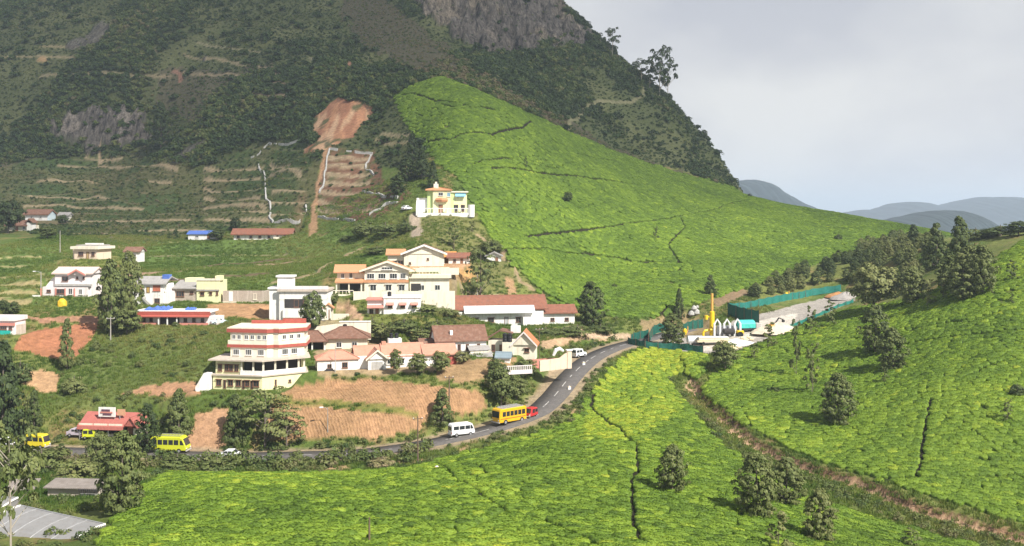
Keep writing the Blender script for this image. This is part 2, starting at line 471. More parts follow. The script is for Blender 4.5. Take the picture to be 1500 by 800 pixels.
TEA_PATHS = [   # worn lines between the blocks of bushes (pixels, width in metres)
 ([(863, 596), (880, 612), (905, 628), (920, 645), (932, 655), (934, 690), (926, 705), (925, 738), (930, 755), (925, 762), (942, 800)], 1.0, 0),
 ([(868, 578), (866, 600)], 1.2, 0),
 ([(640, 682), (664, 704), (700, 724), (720, 738), (742, 752), (690, 778), (655, 792)], 0.8, 0),
 ([(742, 752), (800, 766), (850, 790), (880, 805)], 0.8, 0),
 ([(890, 650), (860, 660), (930, 655)], 0.7, 0),
 ([(700, 684), (712, 700)], 0.9, 0),
 ([(1364, 588), (1362, 600), (1353, 640), (1350, 670), (1343, 700)], 1.3, 0),
 ([(1270, 703), (1340, 702), (1400, 700), (1520, 696)], 1.2, 0),
 ([(1100, 625), (1085, 600), (1140, 560)], 0.4, 0),
 ([(1180, 498), (1290, 494)], 1.2, 0), ([(1140, 520), (1250, 515), (1330, 505), (1420, 492), (1500, 485)], 1.0, 0), ([(1215, 540), (1300, 541)], 0.8, 0),
 ([(1170, 505), (1190, 520)], 0.8, 0), ([(1330, 486), (1420, 470), (1510, 452)], 1.0, 0), ([(1400, 560), (1470, 530)], .7, 0),
 ([(628, 210), (660, 206), (720, 198), (765, 188), (778, 178)], 1.3, 0),
 ([(588, 140), (640, 150), (665, 158), (725, 163)], 1.2, 0), ([(640, 148), (690, 158), (720, 162)], 1.2, 0),
 ([(695, 240), (745, 232)], 1.1, 0), ([(720, 247), (800, 255), (870, 263), (900, 266), (950, 272)], 1.3, 0), ([(845, 226), (900, 236), (990, 262)], 1.0, 0),
 ([(770, 347), (800, 343), (850, 338), (900, 332), (950, 325), (1000, 316), (1050, 307), (1092, 294), (1099, 286)], 1.7, 0),
 ([(996, 320), (1003, 334), (985, 352), (978, 360), (988, 375), (996, 386)], 1.3, 0),
 ([(740, 366), (800, 365), (862, 372), (900, 378), (950, 386), (1000, 386)], 1.4, 0),
 ([(846, 328), (854, 340)], .9, 0), ([(1000, 386), (1060, 392), (1130, 392)], 0.9, 0), ([(966, 462), (985, 445), (1010, 436)], 1.2, 0),
 ([(1000, 390), (990, 400)], 0.8, 0), ([(1080, 340), (1180, 344), (1240, 352)], 0.7, 0),
 ([(690, 316), (702, 336), (725, 358), (752, 388), (772, 412), (800, 432), (850, 455)], 1.6, 0),
]
TERR = [  # stepped fields
 [(40, 236), (180, 228), (300, 245), (360, 215), (450, 205), (470, 250), (455, 310), (440, 330), (330, 338), (300, 352), (200, 356), (40, 340), (-60, 330), (-60, 260)],
 [(478, 215), (550, 222), (560, 262), (600, 285), (570, 312), (520, 325), (465, 322), (462, 270)],
 [(-200, 365), (70, 362), (75, 395), (58, 450), (-200, 460)],
 [(205, 352), (300, 356), (440, 360), (470, 400), (330, 410), (205, 398)],
]
# --- terrace steps
tz = GZ.copy()
terr_tread = np.zeros(GZ.shape)
for i, (poly, hs) in enumerate(zip(TERR, (4.2, 3.0, 2.0, 2.6))):
    m = in_px(poly, 200, 520, 7, 20 + i)
    wob = (fbm(GX * 0.03, GY * 0.03, 3, 40 + i) - 0.5) * hs * 0.9
    q = (GZ + wob) / hs
    fr = q - np.floor(q)
    st = sstep(0.30, 1.0, fr)
    step = (np.floor(q) + st) * hs - wob
    tz = np.where(m, step * 0.8 + GZ * 0.2, tz)
    terr_tread = np.where(m, 1 - sstep(0.16, 0.34, fr), terr_tread)
GZ = tz
# --- relief
ROCKL = [(72, 180), (110, 170), (140, 162), (205, 166), (216, 205), (172, 224), (125, 222), (100, 204), (66, 200)]
ROCKT = [(598, -60), (600, 0), (640, 30), (688, 62), (745, 76), (800, 70), (830, 60), (868, 66), (850, 30), (822, 0), (800, -60)]
mrockl = in_px(ROCKL, 440, 540, 20, 31)
mrockt = in_px(ROCKT, 440, 760, 24, 33)
mount = sstep(330, 470, GY) * (GV < 330)
GZ += (fbm(GX * 0.05, GY * 0.05, 4, 61) - 0.5) * 5.0 * mount * (~in_px(TEA3, 0, 1e9, 0)) * (1 - terr_tread)
_rg = 1 - np.abs(fbm(GX * 0.15, GY * 0.05, 4, 71) - 0.5) * 4
GZ += np.where(mrockl, _rg * 4.5, 0) + np.where(mrockt, _rg * 8.0 - 4, 0)
GZ += (fbm(GX * 0.2, GY * 0.2, 3, 62) - 0.5) * 0.5 * sstep(80, 120, GY)
# gully cut between the two near tea slopes
GUL = smooth_line([tuple(W(*p)) for p in [(1012, 560, 212), (1022, 590, 203), (1060, 626, 183), (1100, 652, 171), (1150, 676, 162), (1200, 695, 155), (1265, 718, 148), (1330, 744, 139.5), (1400, 765, 135), (1470, 786, 131), (1600, 815, 126)]], 2)
dg, tg = dline(GX, GY, GUL)
_gi = np.clip(tg, 0, len(GUL) - 1.001).astype(int)
_gt = GUL[_gi + 1] - GUL[_gi]
gside = np.sign(_gt[..., 0] * (GY - GUL[_gi, 1]) - _gt[..., 1] * (GX - GUL[_gi, 0]))      # +1 on the far bank
GZ -= 0.9 * np.exp(-(dg / 1.5) ** 2)
GZ += np.where(gside > 0, 0.75 * sstep(1.1, 1.7, dg + (fbm(GX * .5, GY * .5, 2, 66) - .5)) * (1 - sstep(8, 22, dg)), 0)
# pads under the buildings
for u, v, Y, yaw, (x0, x1, dp) in BLD.values():
    o = W(u, v, Y); a = math.radians(yaw)
    lx = (GX - o.x) * math.cos(a) + (GY - o.y) * math.sin(a); ly = -(GX - o.x) * math.sin(a) + (GY - o.y) * math.cos(a)
    d = np.maximum(np.maximum(x0 - lx, lx - x1), np.maximum(-1.0 - ly, ly - dp))
    wgt = 1 - sstep(0.3, 3.5, d)
    GZ = GZ * (1 - wgt) + (o.z - 0.03) * wgt
# building yard: one graded level
YARD = [(918, 508), (955, 494), (1040, 496), (1075, 470), (1240, 428), (1252, 440), (1140, 490), (1090, 512), (1030, 520)]
# road bench
dr, tr = dline(GX, GY, ROAD)
_ti = np.clip(tr, 0, len(ROAD) - 1.001); _i0 = _ti.astype(int); _f = _ti - _i0
rz = ROAD[_i0, 2] * (1 - _f) + ROAD[_i0 + 1, 2] * _f
wr = 1 - sstep(4.2, 9.0, dr)
GZ = GZ * (1 - wr) + (rz - 0.07) * wr
GV = HZ - F * GZ / GY

_cm = np.maximum.accumulate(GZ / GY, axis=0)
HOR = np.vstack([np.full((1, NC), -9.0), _cm[:-1]])     # steepest sight line in front of each node

def rc(x, y):
    x = np.asarray(x, float); y = np.asarray(y, float)
    r = np.interp(y, YR, np.arange(len(YR))); c = (x / y - SR[0]) / (SR[1] - SR[0])
    return np.clip(r, 0, len(YR) - 1.001), np.clip(c, 0, NC - 1.001)

def sample(A, x, y):
    r, c = rc(x, y)
    i = r.astype(int); j = c.astype(int); fr = r - i; fc = c - j
    return (A[i, j] * (1 - fr) + A[i + 1, j] * fr) * (1 - fc) + (A[i, j + 1] * (1 - fr) + A[i + 1, j + 1] * fr) * fc

def near(A, x, y):
    r, c = rc(x, y)
    return A[np.rint(r).astype(int), np.rint(c).astype(int)]

def H(x, y): return float(sample(GZ, np.array([x]), np.array([y]))[0])

def G(u, v, ymin=60):
    """first point of the ground along the ray through photo pixel u, v"""
    c = np.clip(((u - U0) / F - SR[0]) / (SR[1] - SR[0]), 0, NC - 1.001); j = int(c); f = c - j
    z = GZ[:, j] * (1 - f) + GZ[:, j + 1] * f
    ray = (HZ - v) / F * YR
    ok = np.where((z >= ray) & (YR > ymin))[0]
    if len(ok) == 0: return None
    i = ok[0]
    if i == 0: i = 1
    a = ray[i - 1] - z[i - 1]; b = z[i] - ray[i]
    t = a / (a + b + 1e-9) if a > 0 else 0
    y = YR[i - 1] * (1 - t) + YR[i] * t
    return Vector(((u - U0) / F * y, y, z[i - 1] * (1 - t) + z[i] * t))
# ------------------------------------------------------------------ what covers the ground
def mixc(A, m, c):
    m = np.clip(m, 0, 1)[..., None]
    return A * (1 - m) + np.array(c)[None, None] * m

n1 = fbm(GX * 0.05, GY * 0.05, 4, 81); n2 = fbm(GX * 0.25, GY * 0.25, 3, 82); n3 = fbm(GX * 0.012, GY * 0.012, 3, 83)
COLG = np.zeros(GZ.shape + (3,)) + np.array((0.085, 0.125, 0.026))
COLG = mixc(COLG, sstep(0.42, 0.62, n1), (0.15, 0.17, 0.045))
COLG = mixc(COLG, sstep(0.55, 0.75, n2) * 0.8, (0.19, 0.135, 0.06))
mmount = in_px([(-400, -400), (-400, 232), (60, 228), (230, 222), (340, 205), (450, 200), (560, 215), (610, 265), (640, 270), (590, 165), (575, 145), (640, 108), (800, 172), (1000, 252), (1090, 282), (1200, 290), (1200, -400)], 330, 2000, 8, 5)
_t3 = in_px(TEA3, 0, 1e9, 2.5, 162); _tr = np.zeros(GZ.shape, bool)
for i, p in enumerate(TERR): _tr |= in_px(p, 200, 520, 6, 20 + i)
mmount = mmount | ((GY > 345) & (GV < 245) & ~_t3 & ~_tr)
COLG = mixc(COLG, mmount * 1.0, (0.065, 0.078, 0.03))
COLG = mixc(COLG, mmount * sstep(0.48, 0.64, n1) * 0.8, (0.095, 0.103, 0.043))
# brownish band of dry scrub under the crag
mdry = in_px([(505, -20), (560, -10), (600, 30), (650, 70), (720, 120), (800, 165), (900, 215), (1010, 255), (1085, 280), (1000, 262), (900, 228), (800, 182), (690, 128), (640, 112), (590, 100), (540, 70), (500, 30)], 380, 700, 14, 8)
COLG = mixc(COLG, mdry * 0.75, (0.062, 0.052, 0.035))
mpurp = in_px([(0, 215), (60, 240), (70, 290), (10, 300), (-60, 260)], 300, 600, 10, 9) | in_px([(230, 100), (430, 95), (450, 160), (300, 200), (230, 150)], 300, 600, 18, 10)
COLG = mixc(COLG, mpurp * 0.6, (0.085, 0.068, 0.048))
mterr = np.zeros(GZ.shape, bool)
for i, p in enumerate(TERR): mterr |= in_px(p, 200, 520, 6, 20 + i)
COLG = mixc(COLG, mterr * 0.9, (0.05, 0.08, 0.026))
COLG = mixc(COLG, mterr * sstep(0.40, 0.66, n1) * 0.7, (0.12, 0.11, 0.05))
brk = sstep(0.40, 0.50, fbm(GX * 0.045 + 31, GY * 0.02, 3, 91))
COLG = mixc(COLG, mterr * terr_tread * brk * 0.4, (0.22, 0.16, 0.10))
soilpatch = sstep(0.61, 0.66, fbm(GX * 0.07 + 7, GY * 0.05, 3, 92)) * (GV > 235)
COLG = mixc(COLG, mterr * soilpatch * 0.5 * (GX > -75), (0.24, 0.15, 0.09))
mterr2 = in_px(TERR[1], 200, 520, 6, 21)
COLG = mixc(COLG, mterr2 * sstep(0.30, 0.52, n2) * 0.9, (0.16, 0.08, 0.05))
# open grass, left fields and the meadow above the village
mgrass = in_px([(200, 352), (450, 350), (520, 335), (580, 350), (600, 372), (480, 395), (440, 420), (330, 425), (250, 405), (200, 400)], 230, 360, 6, 13) | in_px([(-200, 360), (90, 360), (70, 440), (0, 462), (-200, 470)], 200, 330, 6, 14)
COLG = mixc(COLG, mgrass * 0.8, (0.10, 0.155, 0.034))
COLG = mixc(COLG, mgrass * terr_tread * 0.8, (0.24, 0.22, 0.09))
mslope = in_px([(615, 316), (690, 314), (735, 372), (760, 412), (700, 440), (660, 400), (612, 360)], 230, 300, 5, 15)
COLG = mixc(COLG, mslope * 0.7, (0.15, 0.145, 0.055))
msl2 = in_px([(90, 540), (170, 485), (240, 478), (315, 486), (312, 560), (250, 590), (120, 600), (80, 600)], 170, 230, 8, 16)
COLG = mixc(COLG, msl2 * 0.8, (0.115, 0.145, 0.04))
TERR_LINES = [[(125, 231), (178, 231)], [(85, 243), (150, 244), (260, 249)], [(58, 265), (130, 265), (250, 268)], [(42, 286), (140, 287), (158, 292)], [(36, 302), (95, 300), (208, 307)], [(110, 324), (210, 324), (280, 322)], [(105, 342), (200, 345)], [(205, 338), (300, 338)],
 [(300, 247), (385, 247)], [(300, 262), (380, 262)], [(300, 276), (385, 275)], [(300, 290), (380, 291)], [(300, 305), (390, 303)], [(300, 313), (390, 311)], [(300, 322), (395, 322)], [(395, 242), (425, 242)], [(395, 258), (440, 258)], [(400, 280), (445, 280)], [(395, 297), (450, 297)], [(395, 315), (450, 313)],
 [(0, 84), (60, 82), (110, 84)], [(60, 112), (180, 110), (250, 112)], [(170, 72), (230, 74)], [(300, 84), (350, 92)], [(270, 106), (340, 110), (420, 108)], [(360, 122), (450, 122)], [(330, 140), (430, 142)], [(455, 108), (510, 108)], [(60, 68), (120, 70)], [(560, 196), (600, 198)], [(550, 205), (600, 208)],
 [(478, 232), (540, 233)], [(478, 243), (535, 244)], [(476, 255), (540, 256)], [(474, 268), (540, 268)], [(470, 281), (535, 281)], [(468, 294), (560, 295)], [(465, 306), (550, 306)]]
mtl = np.zeros(GZ.shape)
for ln in TERR_LINES:
    w3 = [p for p in (G(u, v, 200) for u, v in ln) if p is not None]
    if len(w3) < 2: continue
    d, _ = dline(GX, GY, w3)
    mtl = np.maximum(mtl, 1 - sstep(0.5, 0.95, d + (n2 - 0.5) * 0.6))
COLG = mixc(COLG, mtl * np.where(GV < 225, 0.55, 0.9), (0.33, 0.255, 0.16))
# bare soils
SOIL = [
 ([(458, 172), (478, 158), (498, 143), (520, 148), (546, 158), (545, 172), (528, 184), (512, 205), (492, 212), (478, 220), (448, 226), (446, 218), (466, 208), (458, 190)], (0.40, 0.20, 0.11), 370, 450, 4),
 ([(472, 210), (484, 214), (476, 240), (472, 262), (466, 285), (459, 305), (468, 318), (466, 340), (452, 346), (455, 326), (454, 312), (460, 285), (467, 258), (470, 235)], (0.36, 0.215, 0.12), 310, 400, 5),
 ([(398, 582), (430, 568), (478, 556), (560, 557), (650, 566), (706, 572), (714, 600), (660, 610), (618, 612), (560, 598), (480, 590), (405, 584)], (0.36, 0.205, 0.108), 160, 200, 2),
 ([(396, 590), (470, 596), (540, 603), (618, 612), (622, 628), (600, 634), (560, 640), (500, 645), (452, 640), (420, 650), (392, 640)], (0.37, 0.21, 0.112), 160, 200, 3),
 ([(18, 512), (30, 492), (60, 483), (118, 474), (146, 474), (138, 492), (120, 512), (106, 530), (88, 528), (56, 520)], (0.36, 0.15, 0.08), 190, 235, 2),
 ([(30, 462), (60, 466), (150, 462), (150, 474), (60, 474)], (0.36, 0.19, 0.12), 200, 250, 3),
 ([(22, 545), (60, 542), (86, 547), (84, 574), (60, 576), (30, 560)], (0.48, 0.29, 0.16), 180, 215, 2),
 ([(176, 578), (210, 566), (250, 560), (300, 560), (296, 576), (240, 580)], (0.38, 0.21, 0.12), 170, 210, 3),
 ([(286, 606), (335, 596), (332, 650), (310, 664), (270, 660)], (0.42, 0.24, 0.14), 160, 190, 4),
 ([(300, 446), (330, 444), (400, 446), (425, 462), (400, 468), (330, 466), (305, 460)], (0.40, 0.23, 0.12), 200, 250, 2),
 ([(640, 530), (760, 524), (740, 545), (680, 560), (640, 556)], (0.33, 0.21, 0.11), 180, 215, 5),
 ([(655, 395), (692, 392), (700, 412), (665, 416)], (0.40, 0.24, 0.10), 220, 270, 3),
 ([(740, 392), (752, 405), (758, 430), (744, 432), (738, 410)], (0.36, 0.22, 0.12), 220, 270, 2),
 ([(790, 500), (830, 494), (872, 489), (872, 493), (840, 501), (808, 512), (792, 510)], (0.42, 0.28, 0.17), 195, 262, 2),
 ([(870, 499), (892, 496), (888, 499), (872, 503)], (0.42, 0.28, 0.17), 195, 262, 1),
 ([(485, 440), (515, 445), (535, 468), (528, 476), (500, 458)], (0.42, 0.27, 0.17), 200, 240, 1),
 ([(600, 385), (690, 378), (690, 392), (600, 394)], (0.42, 0.25, 0.14), 235, 275, 2),
 ([(800, 532), (836, 522), (850, 527), (826, 545), (805, 552)], (0.42, 0.30, 0.19), 190, 225, 1),
 ([(460, 515), (520, 500), (640, 500), (655, 520), (640, 545), (470, 552)], (0.33, 0.24, 0.14), 185, 215, 2),
 ([(400, 470), (480, 466), (520, 472), (520, 490), (470, 500), (430, 500)], (0.28, 0.23, 0.13), 195, 230, 5),
 ([(1040, 440), (1090, 422), (1100, 430), (1050, 450)], (0.22, 0.15, 0.09), 240, 330, 2),
 ([(936, 470), (1000, 462), (1050, 470), (1040, 496), (940, 490)], (0.26, 0.19, 0.10), 235, 290, 3),
]
msoil = np.zeros(GZ.shape)
for i, (p, c, y0, y1, a) in enumerate(SOIL):
    m = in_px(p, y0, y1, a, 100 + i)
    COLG = mixc(COLG, m * (0.86 + 0.14 * n2), c)
    msoil = np.maximum(msoil, m)
_ls = in_px(SOIL[0][0], 370, 450, 4, 100)
COLG = mixc(COLG, _ls * sstep(0.42, 0.62, fbm(GX * 0.5, GZ * 0.10 + GY * .05, 4, 171)) * 0.75, (0.26, 0.12, 0.07))
COLG = mixc(COLG, _ls * sstep(0.55, 0.7, fbm(GX * 0.3 + 40, GZ * 0.08, 3, 172)) * 0.8, (0.50, 0.33, 0.20))
COLG = mixc(COLG, _ls * sstep(0.62, 0.70, fbm(GX * 0.16 + 4, GY * 0.16, 3, 173)) * 0.9, (0.07, 0.085, 0.035))
plow = (in_px(SOIL[2][0], 160, 200, 2, 102) | in_px(SOIL[3][0], 160, 200, 3, 103)).astype(float)
gb = in_px([(405, 580), (470, 584), (560, 592), (618, 603), (618, 609), (560, 603), (470, 594), (405, 588)], 160, 200, 2, 130)
COLG = mixc(COLG, gb * 0.9, (0.16, 0.16, 0.04)); plow *= ~gb
# yard of crushed stone and concrete
myard = in_px(YARD, 228, 320, 1.5, 131)
COLG = mixc(COLG, myard, (0.36, 0.325, 0.285))
COLG = mixc(COLG, in_px([(1110, 470), (1170, 458), (1160, 478), (1130, 492), (1105, 496), (1060, 512), (1010, 516), (1050, 500)], 228, 320, 1.5, 132), (0.55, 0.50, 0.43))
# worn footpaths (pixels, half width in metres, colour)
PATHS = [
 ([(833, 190), (834, 178), (848, 170), (862, 155), (880, 148), (905, 150), (925, 150), (942, 138), (944, 128)], 0.7, (0.17, 0.16, 0.09), 400, 600),
 ([(400, 414), (460, 402), (480, 388), (510, 372), (530, 364)], 0.9, (0.30, 0.23, 0.13), 220, 340),
 ([(608, 318), (612, 345)], 1.4, (0.36, 0.29, 0.22), 230, 300),
 ([(700, 345), (735, 372), (760, 408), (795, 432)], 0.7, (0.30, 0.22, 0.13), 220, 300),
 ([(925, 493), (860, 488), (785, 486)], 1.0, (0.45, 0.33, 0.22), 200, 270),
 ([(655, 432), (700, 432), (745, 430)], 0.35, (0.3, 0.24, 0.15), 220, 260),
 ([(-80, 381), (-20, 380), (62, 377)], 0.6, (0.3, 0.26, 0.12), 200, 330), ([(-80, 393), (64, 389)], 0.7, (0.3, 0.26, 0.12), 200, 330), ([(-80, 406), (60, 403)], 0.8, (0.33, 0.28, 0.13), 200, 330), ([(-80, 420), (56, 416)], 0.9, (0.33, 0.27, 0.13), 200, 330), ([(-80, 432), (50, 430)], 0.7, (0.33, 0.27, 0.13), 200, 330), ([(-80, 444), (40, 443)], 0.9, (0.33, 0.27, 0.13), 200, 330),
 ([(205, 376), (300, 374), (420, 372)], 0.6, (0.2, 0.17, 0.09), 240, 330), ([(210, 412), (330, 404), (440, 398)], 1.0, (0.13, 0.085, 0.055), 240, 330), ([(200, 392), (330, 386), (445, 378)], 1.1, (0.13, 0.085, 0.055), 240, 330),
 ([(190, 404), (260, 398), (310, 392), (380, 388), (450, 382)], 0.8, (0.30, 0.2, 0.13), 240, 330),
 ([(270, 80), (330, 88), (350, 95), (400, 98)], 0.5, (0.2, 0.165, 0.1), 400, 600), ([(290, 62), (380, 76)], 0.5, (0.2, 0.18, 0.11), 400, 600), ([(455, 85), (500, 87)], 0.6, (0.2, 0.18, 0.12), 400, 600),
 ([(255, 104), (263, 108), (265, 118)], 0.9, (0.22, 0.12, 0.08), 400, 600), ([(145, 195), (147, 240)], 0.8, (0.36, 0.27, 0.17), 400, 600), ([(60, 86), (66, 88)], 1.6, (0.3, 0.2, 0.1), 400, 600),
 ([(510, 92), (514, 97)], 1.8, (0.28, 0.16, 0.10), 380, 600),
]
for pts, hw, c, y0, y1 in PATHS:
    w3 = [G(u, v, y0) for u, v in pts]
    w3 = [p for p in w3 if p is not None]
    if len(w3) < 2: continue
    d, _ = dline(GX, GY, w3)
    m = (1 - sstep(hw * 0.7, hw * 1.3, d + (n2 - 0.5) * hw)) * (GY > y0) * (GY < y1)
    COLG = mixc(COLG, m, c); msoil = np.maximum(msoil, m)
# gully bed and its raw bank, soil darkened for the tea hedge's shade
mg = 1 - sstep(0.9, 1.3, dg + (n2 - 0.5) * 1.0)
COLG = mixc(COLG, (1 - sstep(1.6, 2.1, dg)) * (gside > 0), (0.20, 0.12, 0.07))
COLG = mixc(COLG, np.clip(mg, 0, 1), (0.50, 0.33, 0.205))
# road shoulders
_rt = ROAD[_i0 + 1] - ROAD[_i0]
rdside = np.sign(_rt[..., 0] * (GY - ROAD[_i0, 1]) - _rt[..., 1] * (GX - ROAD[_i0, 0]))     # -1 on the valley side, towards the tea
sh = (1 - sstep(3.8, 5.2, dr + (n2 - 0.5) * 2.0)) * (GX < ROAD[-1][0])
COLG = mixc(COLG, sh * 0.9, (0.34, 0.26, 0.17))
edge1 = in_px([(180, 700), (330, 694), (480, 694), (560, 688), (615, 682), (700, 660), (790, 636), (850, 608), (860, 588), (846, 592), (780, 622), (700, 646), (610, 672), (480, 684), (300, 686)], 100, 200, 3, 140)
COLG = mixc(COLG, edge1 * sstep(0.45, 0.6, n2) * 0.9, (0.36, 0.24, 0.13))
mrock = (mrockl | mrockt).astype(float)
mrock = np.maximum(mrock, (in_px([(820, 22), (838, 28), (868, 44), (866, 64), (850, 66), (830, 45)], 500, 640, 4, 150)).astype(float))
mrock = np.maximum(mrock, mmount * sstep(0.66, 0.70, fbm(GX * 0.04, GY * 0.04, 3, 151)) * 0.8 * (GU < 300))
COLG = mixc(COLG, mrock, (0.145, 0.138, 0.132))
COLG = mixc(COLG, mrockl * sstep(0.45, 0.6, n1) * 0.7, (0.30, 0.28, 0.26))
COLG = mixc(COLG, mrockt * sstep(0.45, 0.6, n1) * 0.6, (0.28, 0.25, 0.20))
# tea ground and tea mask
tea = np.zeros(GZ.shape, int)
for i, (p, y0, y1) in enumerate(((TEA1, 60, 240), (TEA2, 90, 420), (TEA3, 215, 500))):
    tea = np.where(in_px(p, y0, y1, 2.5, 160 + i) & (tea == 0), i + 1, tea)
tea[(dr < 6.0)] = 0
tea[(dg < 1.7) & (gside > 0)] = 0
tea[(dg < 4.2) & (gside < 0)] = 0
tea[in_px([(1040, 612), (1070, 640), (1120, 668), (1200, 705), (1300, 745), (1400, 778), (1480, 800), (1420, 800), (1300, 768), (1200, 738), (1130, 705), (1080, 668), (1045, 635)], 100, 240, 2, 171)] = 0
teaf = tea > 0
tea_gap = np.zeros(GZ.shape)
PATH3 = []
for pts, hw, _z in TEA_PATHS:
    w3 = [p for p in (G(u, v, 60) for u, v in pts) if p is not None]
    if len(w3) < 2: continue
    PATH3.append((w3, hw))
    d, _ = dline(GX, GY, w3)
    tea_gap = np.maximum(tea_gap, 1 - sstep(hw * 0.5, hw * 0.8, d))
COLG = mixc(COLG, teaf * 1.0, (0.09, 0.14, 0.018))
COLG = mixc(COLG, teaf * sstep(0.66, 0.72, n2) * 0.5, (0.13, 0.10, 0.05))
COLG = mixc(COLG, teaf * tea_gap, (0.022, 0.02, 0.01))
COLG *= (0.86 + 0.28 * n2)[..., None]

# ------------------------------------------------------------------ ground sheet
gm = bpy.data.materials.new('ground_cover'); gm.use_nodes = True
nt = gm.node_tree; gb_ = nt.nodes['Principled BSDF']; gb_.inputs['Roughness'].default_value = 0.92; gb_.inputs['Specular IOR Level'].default_value = 0.15
ac = nt.nodes.new('ShaderNodeAttribute'); ac.attribute_name = 'gcol'
ak = nt.nodes.new('ShaderNodeAttribute'); ak.attribute_name = 'gmask'      # r rock, g ploughed, b soil
sp = nt.nodes.new('ShaderNodeSeparateColor'); nt.links.new(ak.outputs['Color'], sp.inputs[0])
tc = nt.nodes.new('ShaderNodeTexCoord')
na = nt.nodes.new('ShaderNodeTexNoise'); na.inputs['Scale'].default_value = 0.9; na.inputs['Detail'].default_value = 8; na.inputs['Roughness'].default_value = 0.72
nt.links.new(tc.outputs['Object'], na.inputs['Vector'])
ra = nt.nodes.new('ShaderNodeMapRange'); ra.inputs[1].default_value = 0.28; ra.inputs[2].default_value = 0.72; ra.inputs[3].default_value = 0.55; ra.inputs[4].default_value = 1.4
nt.links.new(na.outputs['Fac'], ra.inputs[0])
m1 = nt.nodes.new('ShaderNodeMix'); m1.data_type = 'RGBA'; m1.blend_type = 'MULTIPLY'; m1.inputs[0].default_value = 1
nt.links.new(ac.outputs['Color'], m1.inputs[6]); nt.links.new(ra.outputs[0], m1.inputs[7])
# rock streaks
mr = nt.nodes.new('ShaderNodeMapping'); mr.inputs['Scale'].default_value = (0.55, 0.3, 0.10)
nt.links.new(tc.outputs['Object'], mr.inputs['Vector'])
nr = nt.nodes.new('ShaderNodeTexNoise'); nr.inputs['Scale'].default_value = 1.0; nr.inputs['Detail'].default_value = 8; nr.inputs['Roughness'].default_value = 0.75
nt.links.new(mr.outputs['Vector'], nr.inputs['Vector'])
rr = nt.nodes.new('ShaderNodeValToRGB'); rr.color_ramp.elements[0].position = 0.38; rr.color_ramp.elements[0].color = (0.25, 0.24, 0.24, 1)
rr.color_ramp.elements[1].position = 0.64; rr.color_ramp.elements[1].color = (1.75, 1.62, 1.45, 1)
nt.links.new(nr.outputs['Fac'], rr.inputs['Fac'])
m2 = nt.nodes.new('ShaderNodeMix'); m2.data_type = 'RGBA'; m2.blend_type = 'MULTIPLY'
nt.links.new(sp.outputs[0], m2.inputs[0]); nt.links.new(m1.outputs[2], m2.inputs[6]); nt.links.new(rr.outputs['Color'], m2.inputs[7])
# furrows: ridges a little over half a metre apart
mw = nt.nodes.new('ShaderNodeMapping'); mw.inputs['Rotation'].default_value = (0, 0, math.radians(62))
nt.links.new(tc.outputs['Object'], mw.inputs['Vector'])
wv = nt.nodes.new('ShaderNodeTexWave'); wv.bands_direction = 'Y'; wv.inputs['Scale'].default_value = 0.62; wv.inputs['Distortion'].default_value = 3.2; wv.inputs['Detail'].default_value = 2; wv.inputs['Detail Scale'].default_value = 1.5
nt.links.new(mw.outputs['Vector'], wv.inputs['Vector'])
fw = nt.nodes.new('ShaderNodeMath'); fw.operation = 'MULTIPLY'; nt.links.new(wv.outputs['Fac'], fw.inputs[0]); nt.links.new(sp.outputs[1], fw.inputs[1])
fh = nt.nodes.new('ShaderNodeMath'); fh.operation = 'MULTIPLY_ADD'; fh.inputs[1].default_value = 0.06
nt.links.new(fw.outputs[0], fh.inputs[0])
nh = nt.nodes.new('ShaderNodeMath'); nh.operation = 'MULTIPLY'; nh.inputs[1].default_value = 0.35; nt.links.new(na.outputs['Fac'], nh.inputs[0])
nt.links.new(nh.outputs[0], fh.inputs[2])
rh = nt.nodes.new('ShaderNodeMath'); rh.operation = 'MULTIPLY'; nt.links.new(nr.outputs['Fac'], rh.inputs[0]); nt.links.new(sp.outputs[0], rh.inputs[1])
rh2 = nt.nodes.new('ShaderNodeMath'); rh2.operation = 'MULTIPLY_ADD'; rh2.inputs[1].default_value = 4.0; nt.links.new(rh.outputs[0], rh2.inputs[0]); nt.links.new(fh.outputs[0], rh2.inputs[2])
bp = nt.nodes.new('ShaderNodeBump'); bp.inputs['Strength'].default_value = 1.0; bp.inputs['Distance'].default_value = 1.0
nt.links.new(rh2.outputs[0], bp.inputs['Height']); nt.links.new(bp.outputs['Normal'], gb_.inputs['Normal'])
nt.links.new(m2.outputs[2], gb_.inputs['Base Color'])

NR = len(YR)
V = np.stack([GX, GY, GZ], -1).reshape(-1, 3)
idx = np.arange(NR * NC).reshape(NR, NC)
Q = np.stack([idx[:-1, :-1], idx[:-1, 1:], idx[1:, 1:], idx[1:, :-1]], -1).reshape(-1, 4)
gc = np.concatenate([COLG.reshape(-1, 3), np.ones((NR * NC, 1))], 1)
gk = np.stack([mrock, plow, msoil, np.ones(GZ.shape)], -1).reshape(-1, 4)
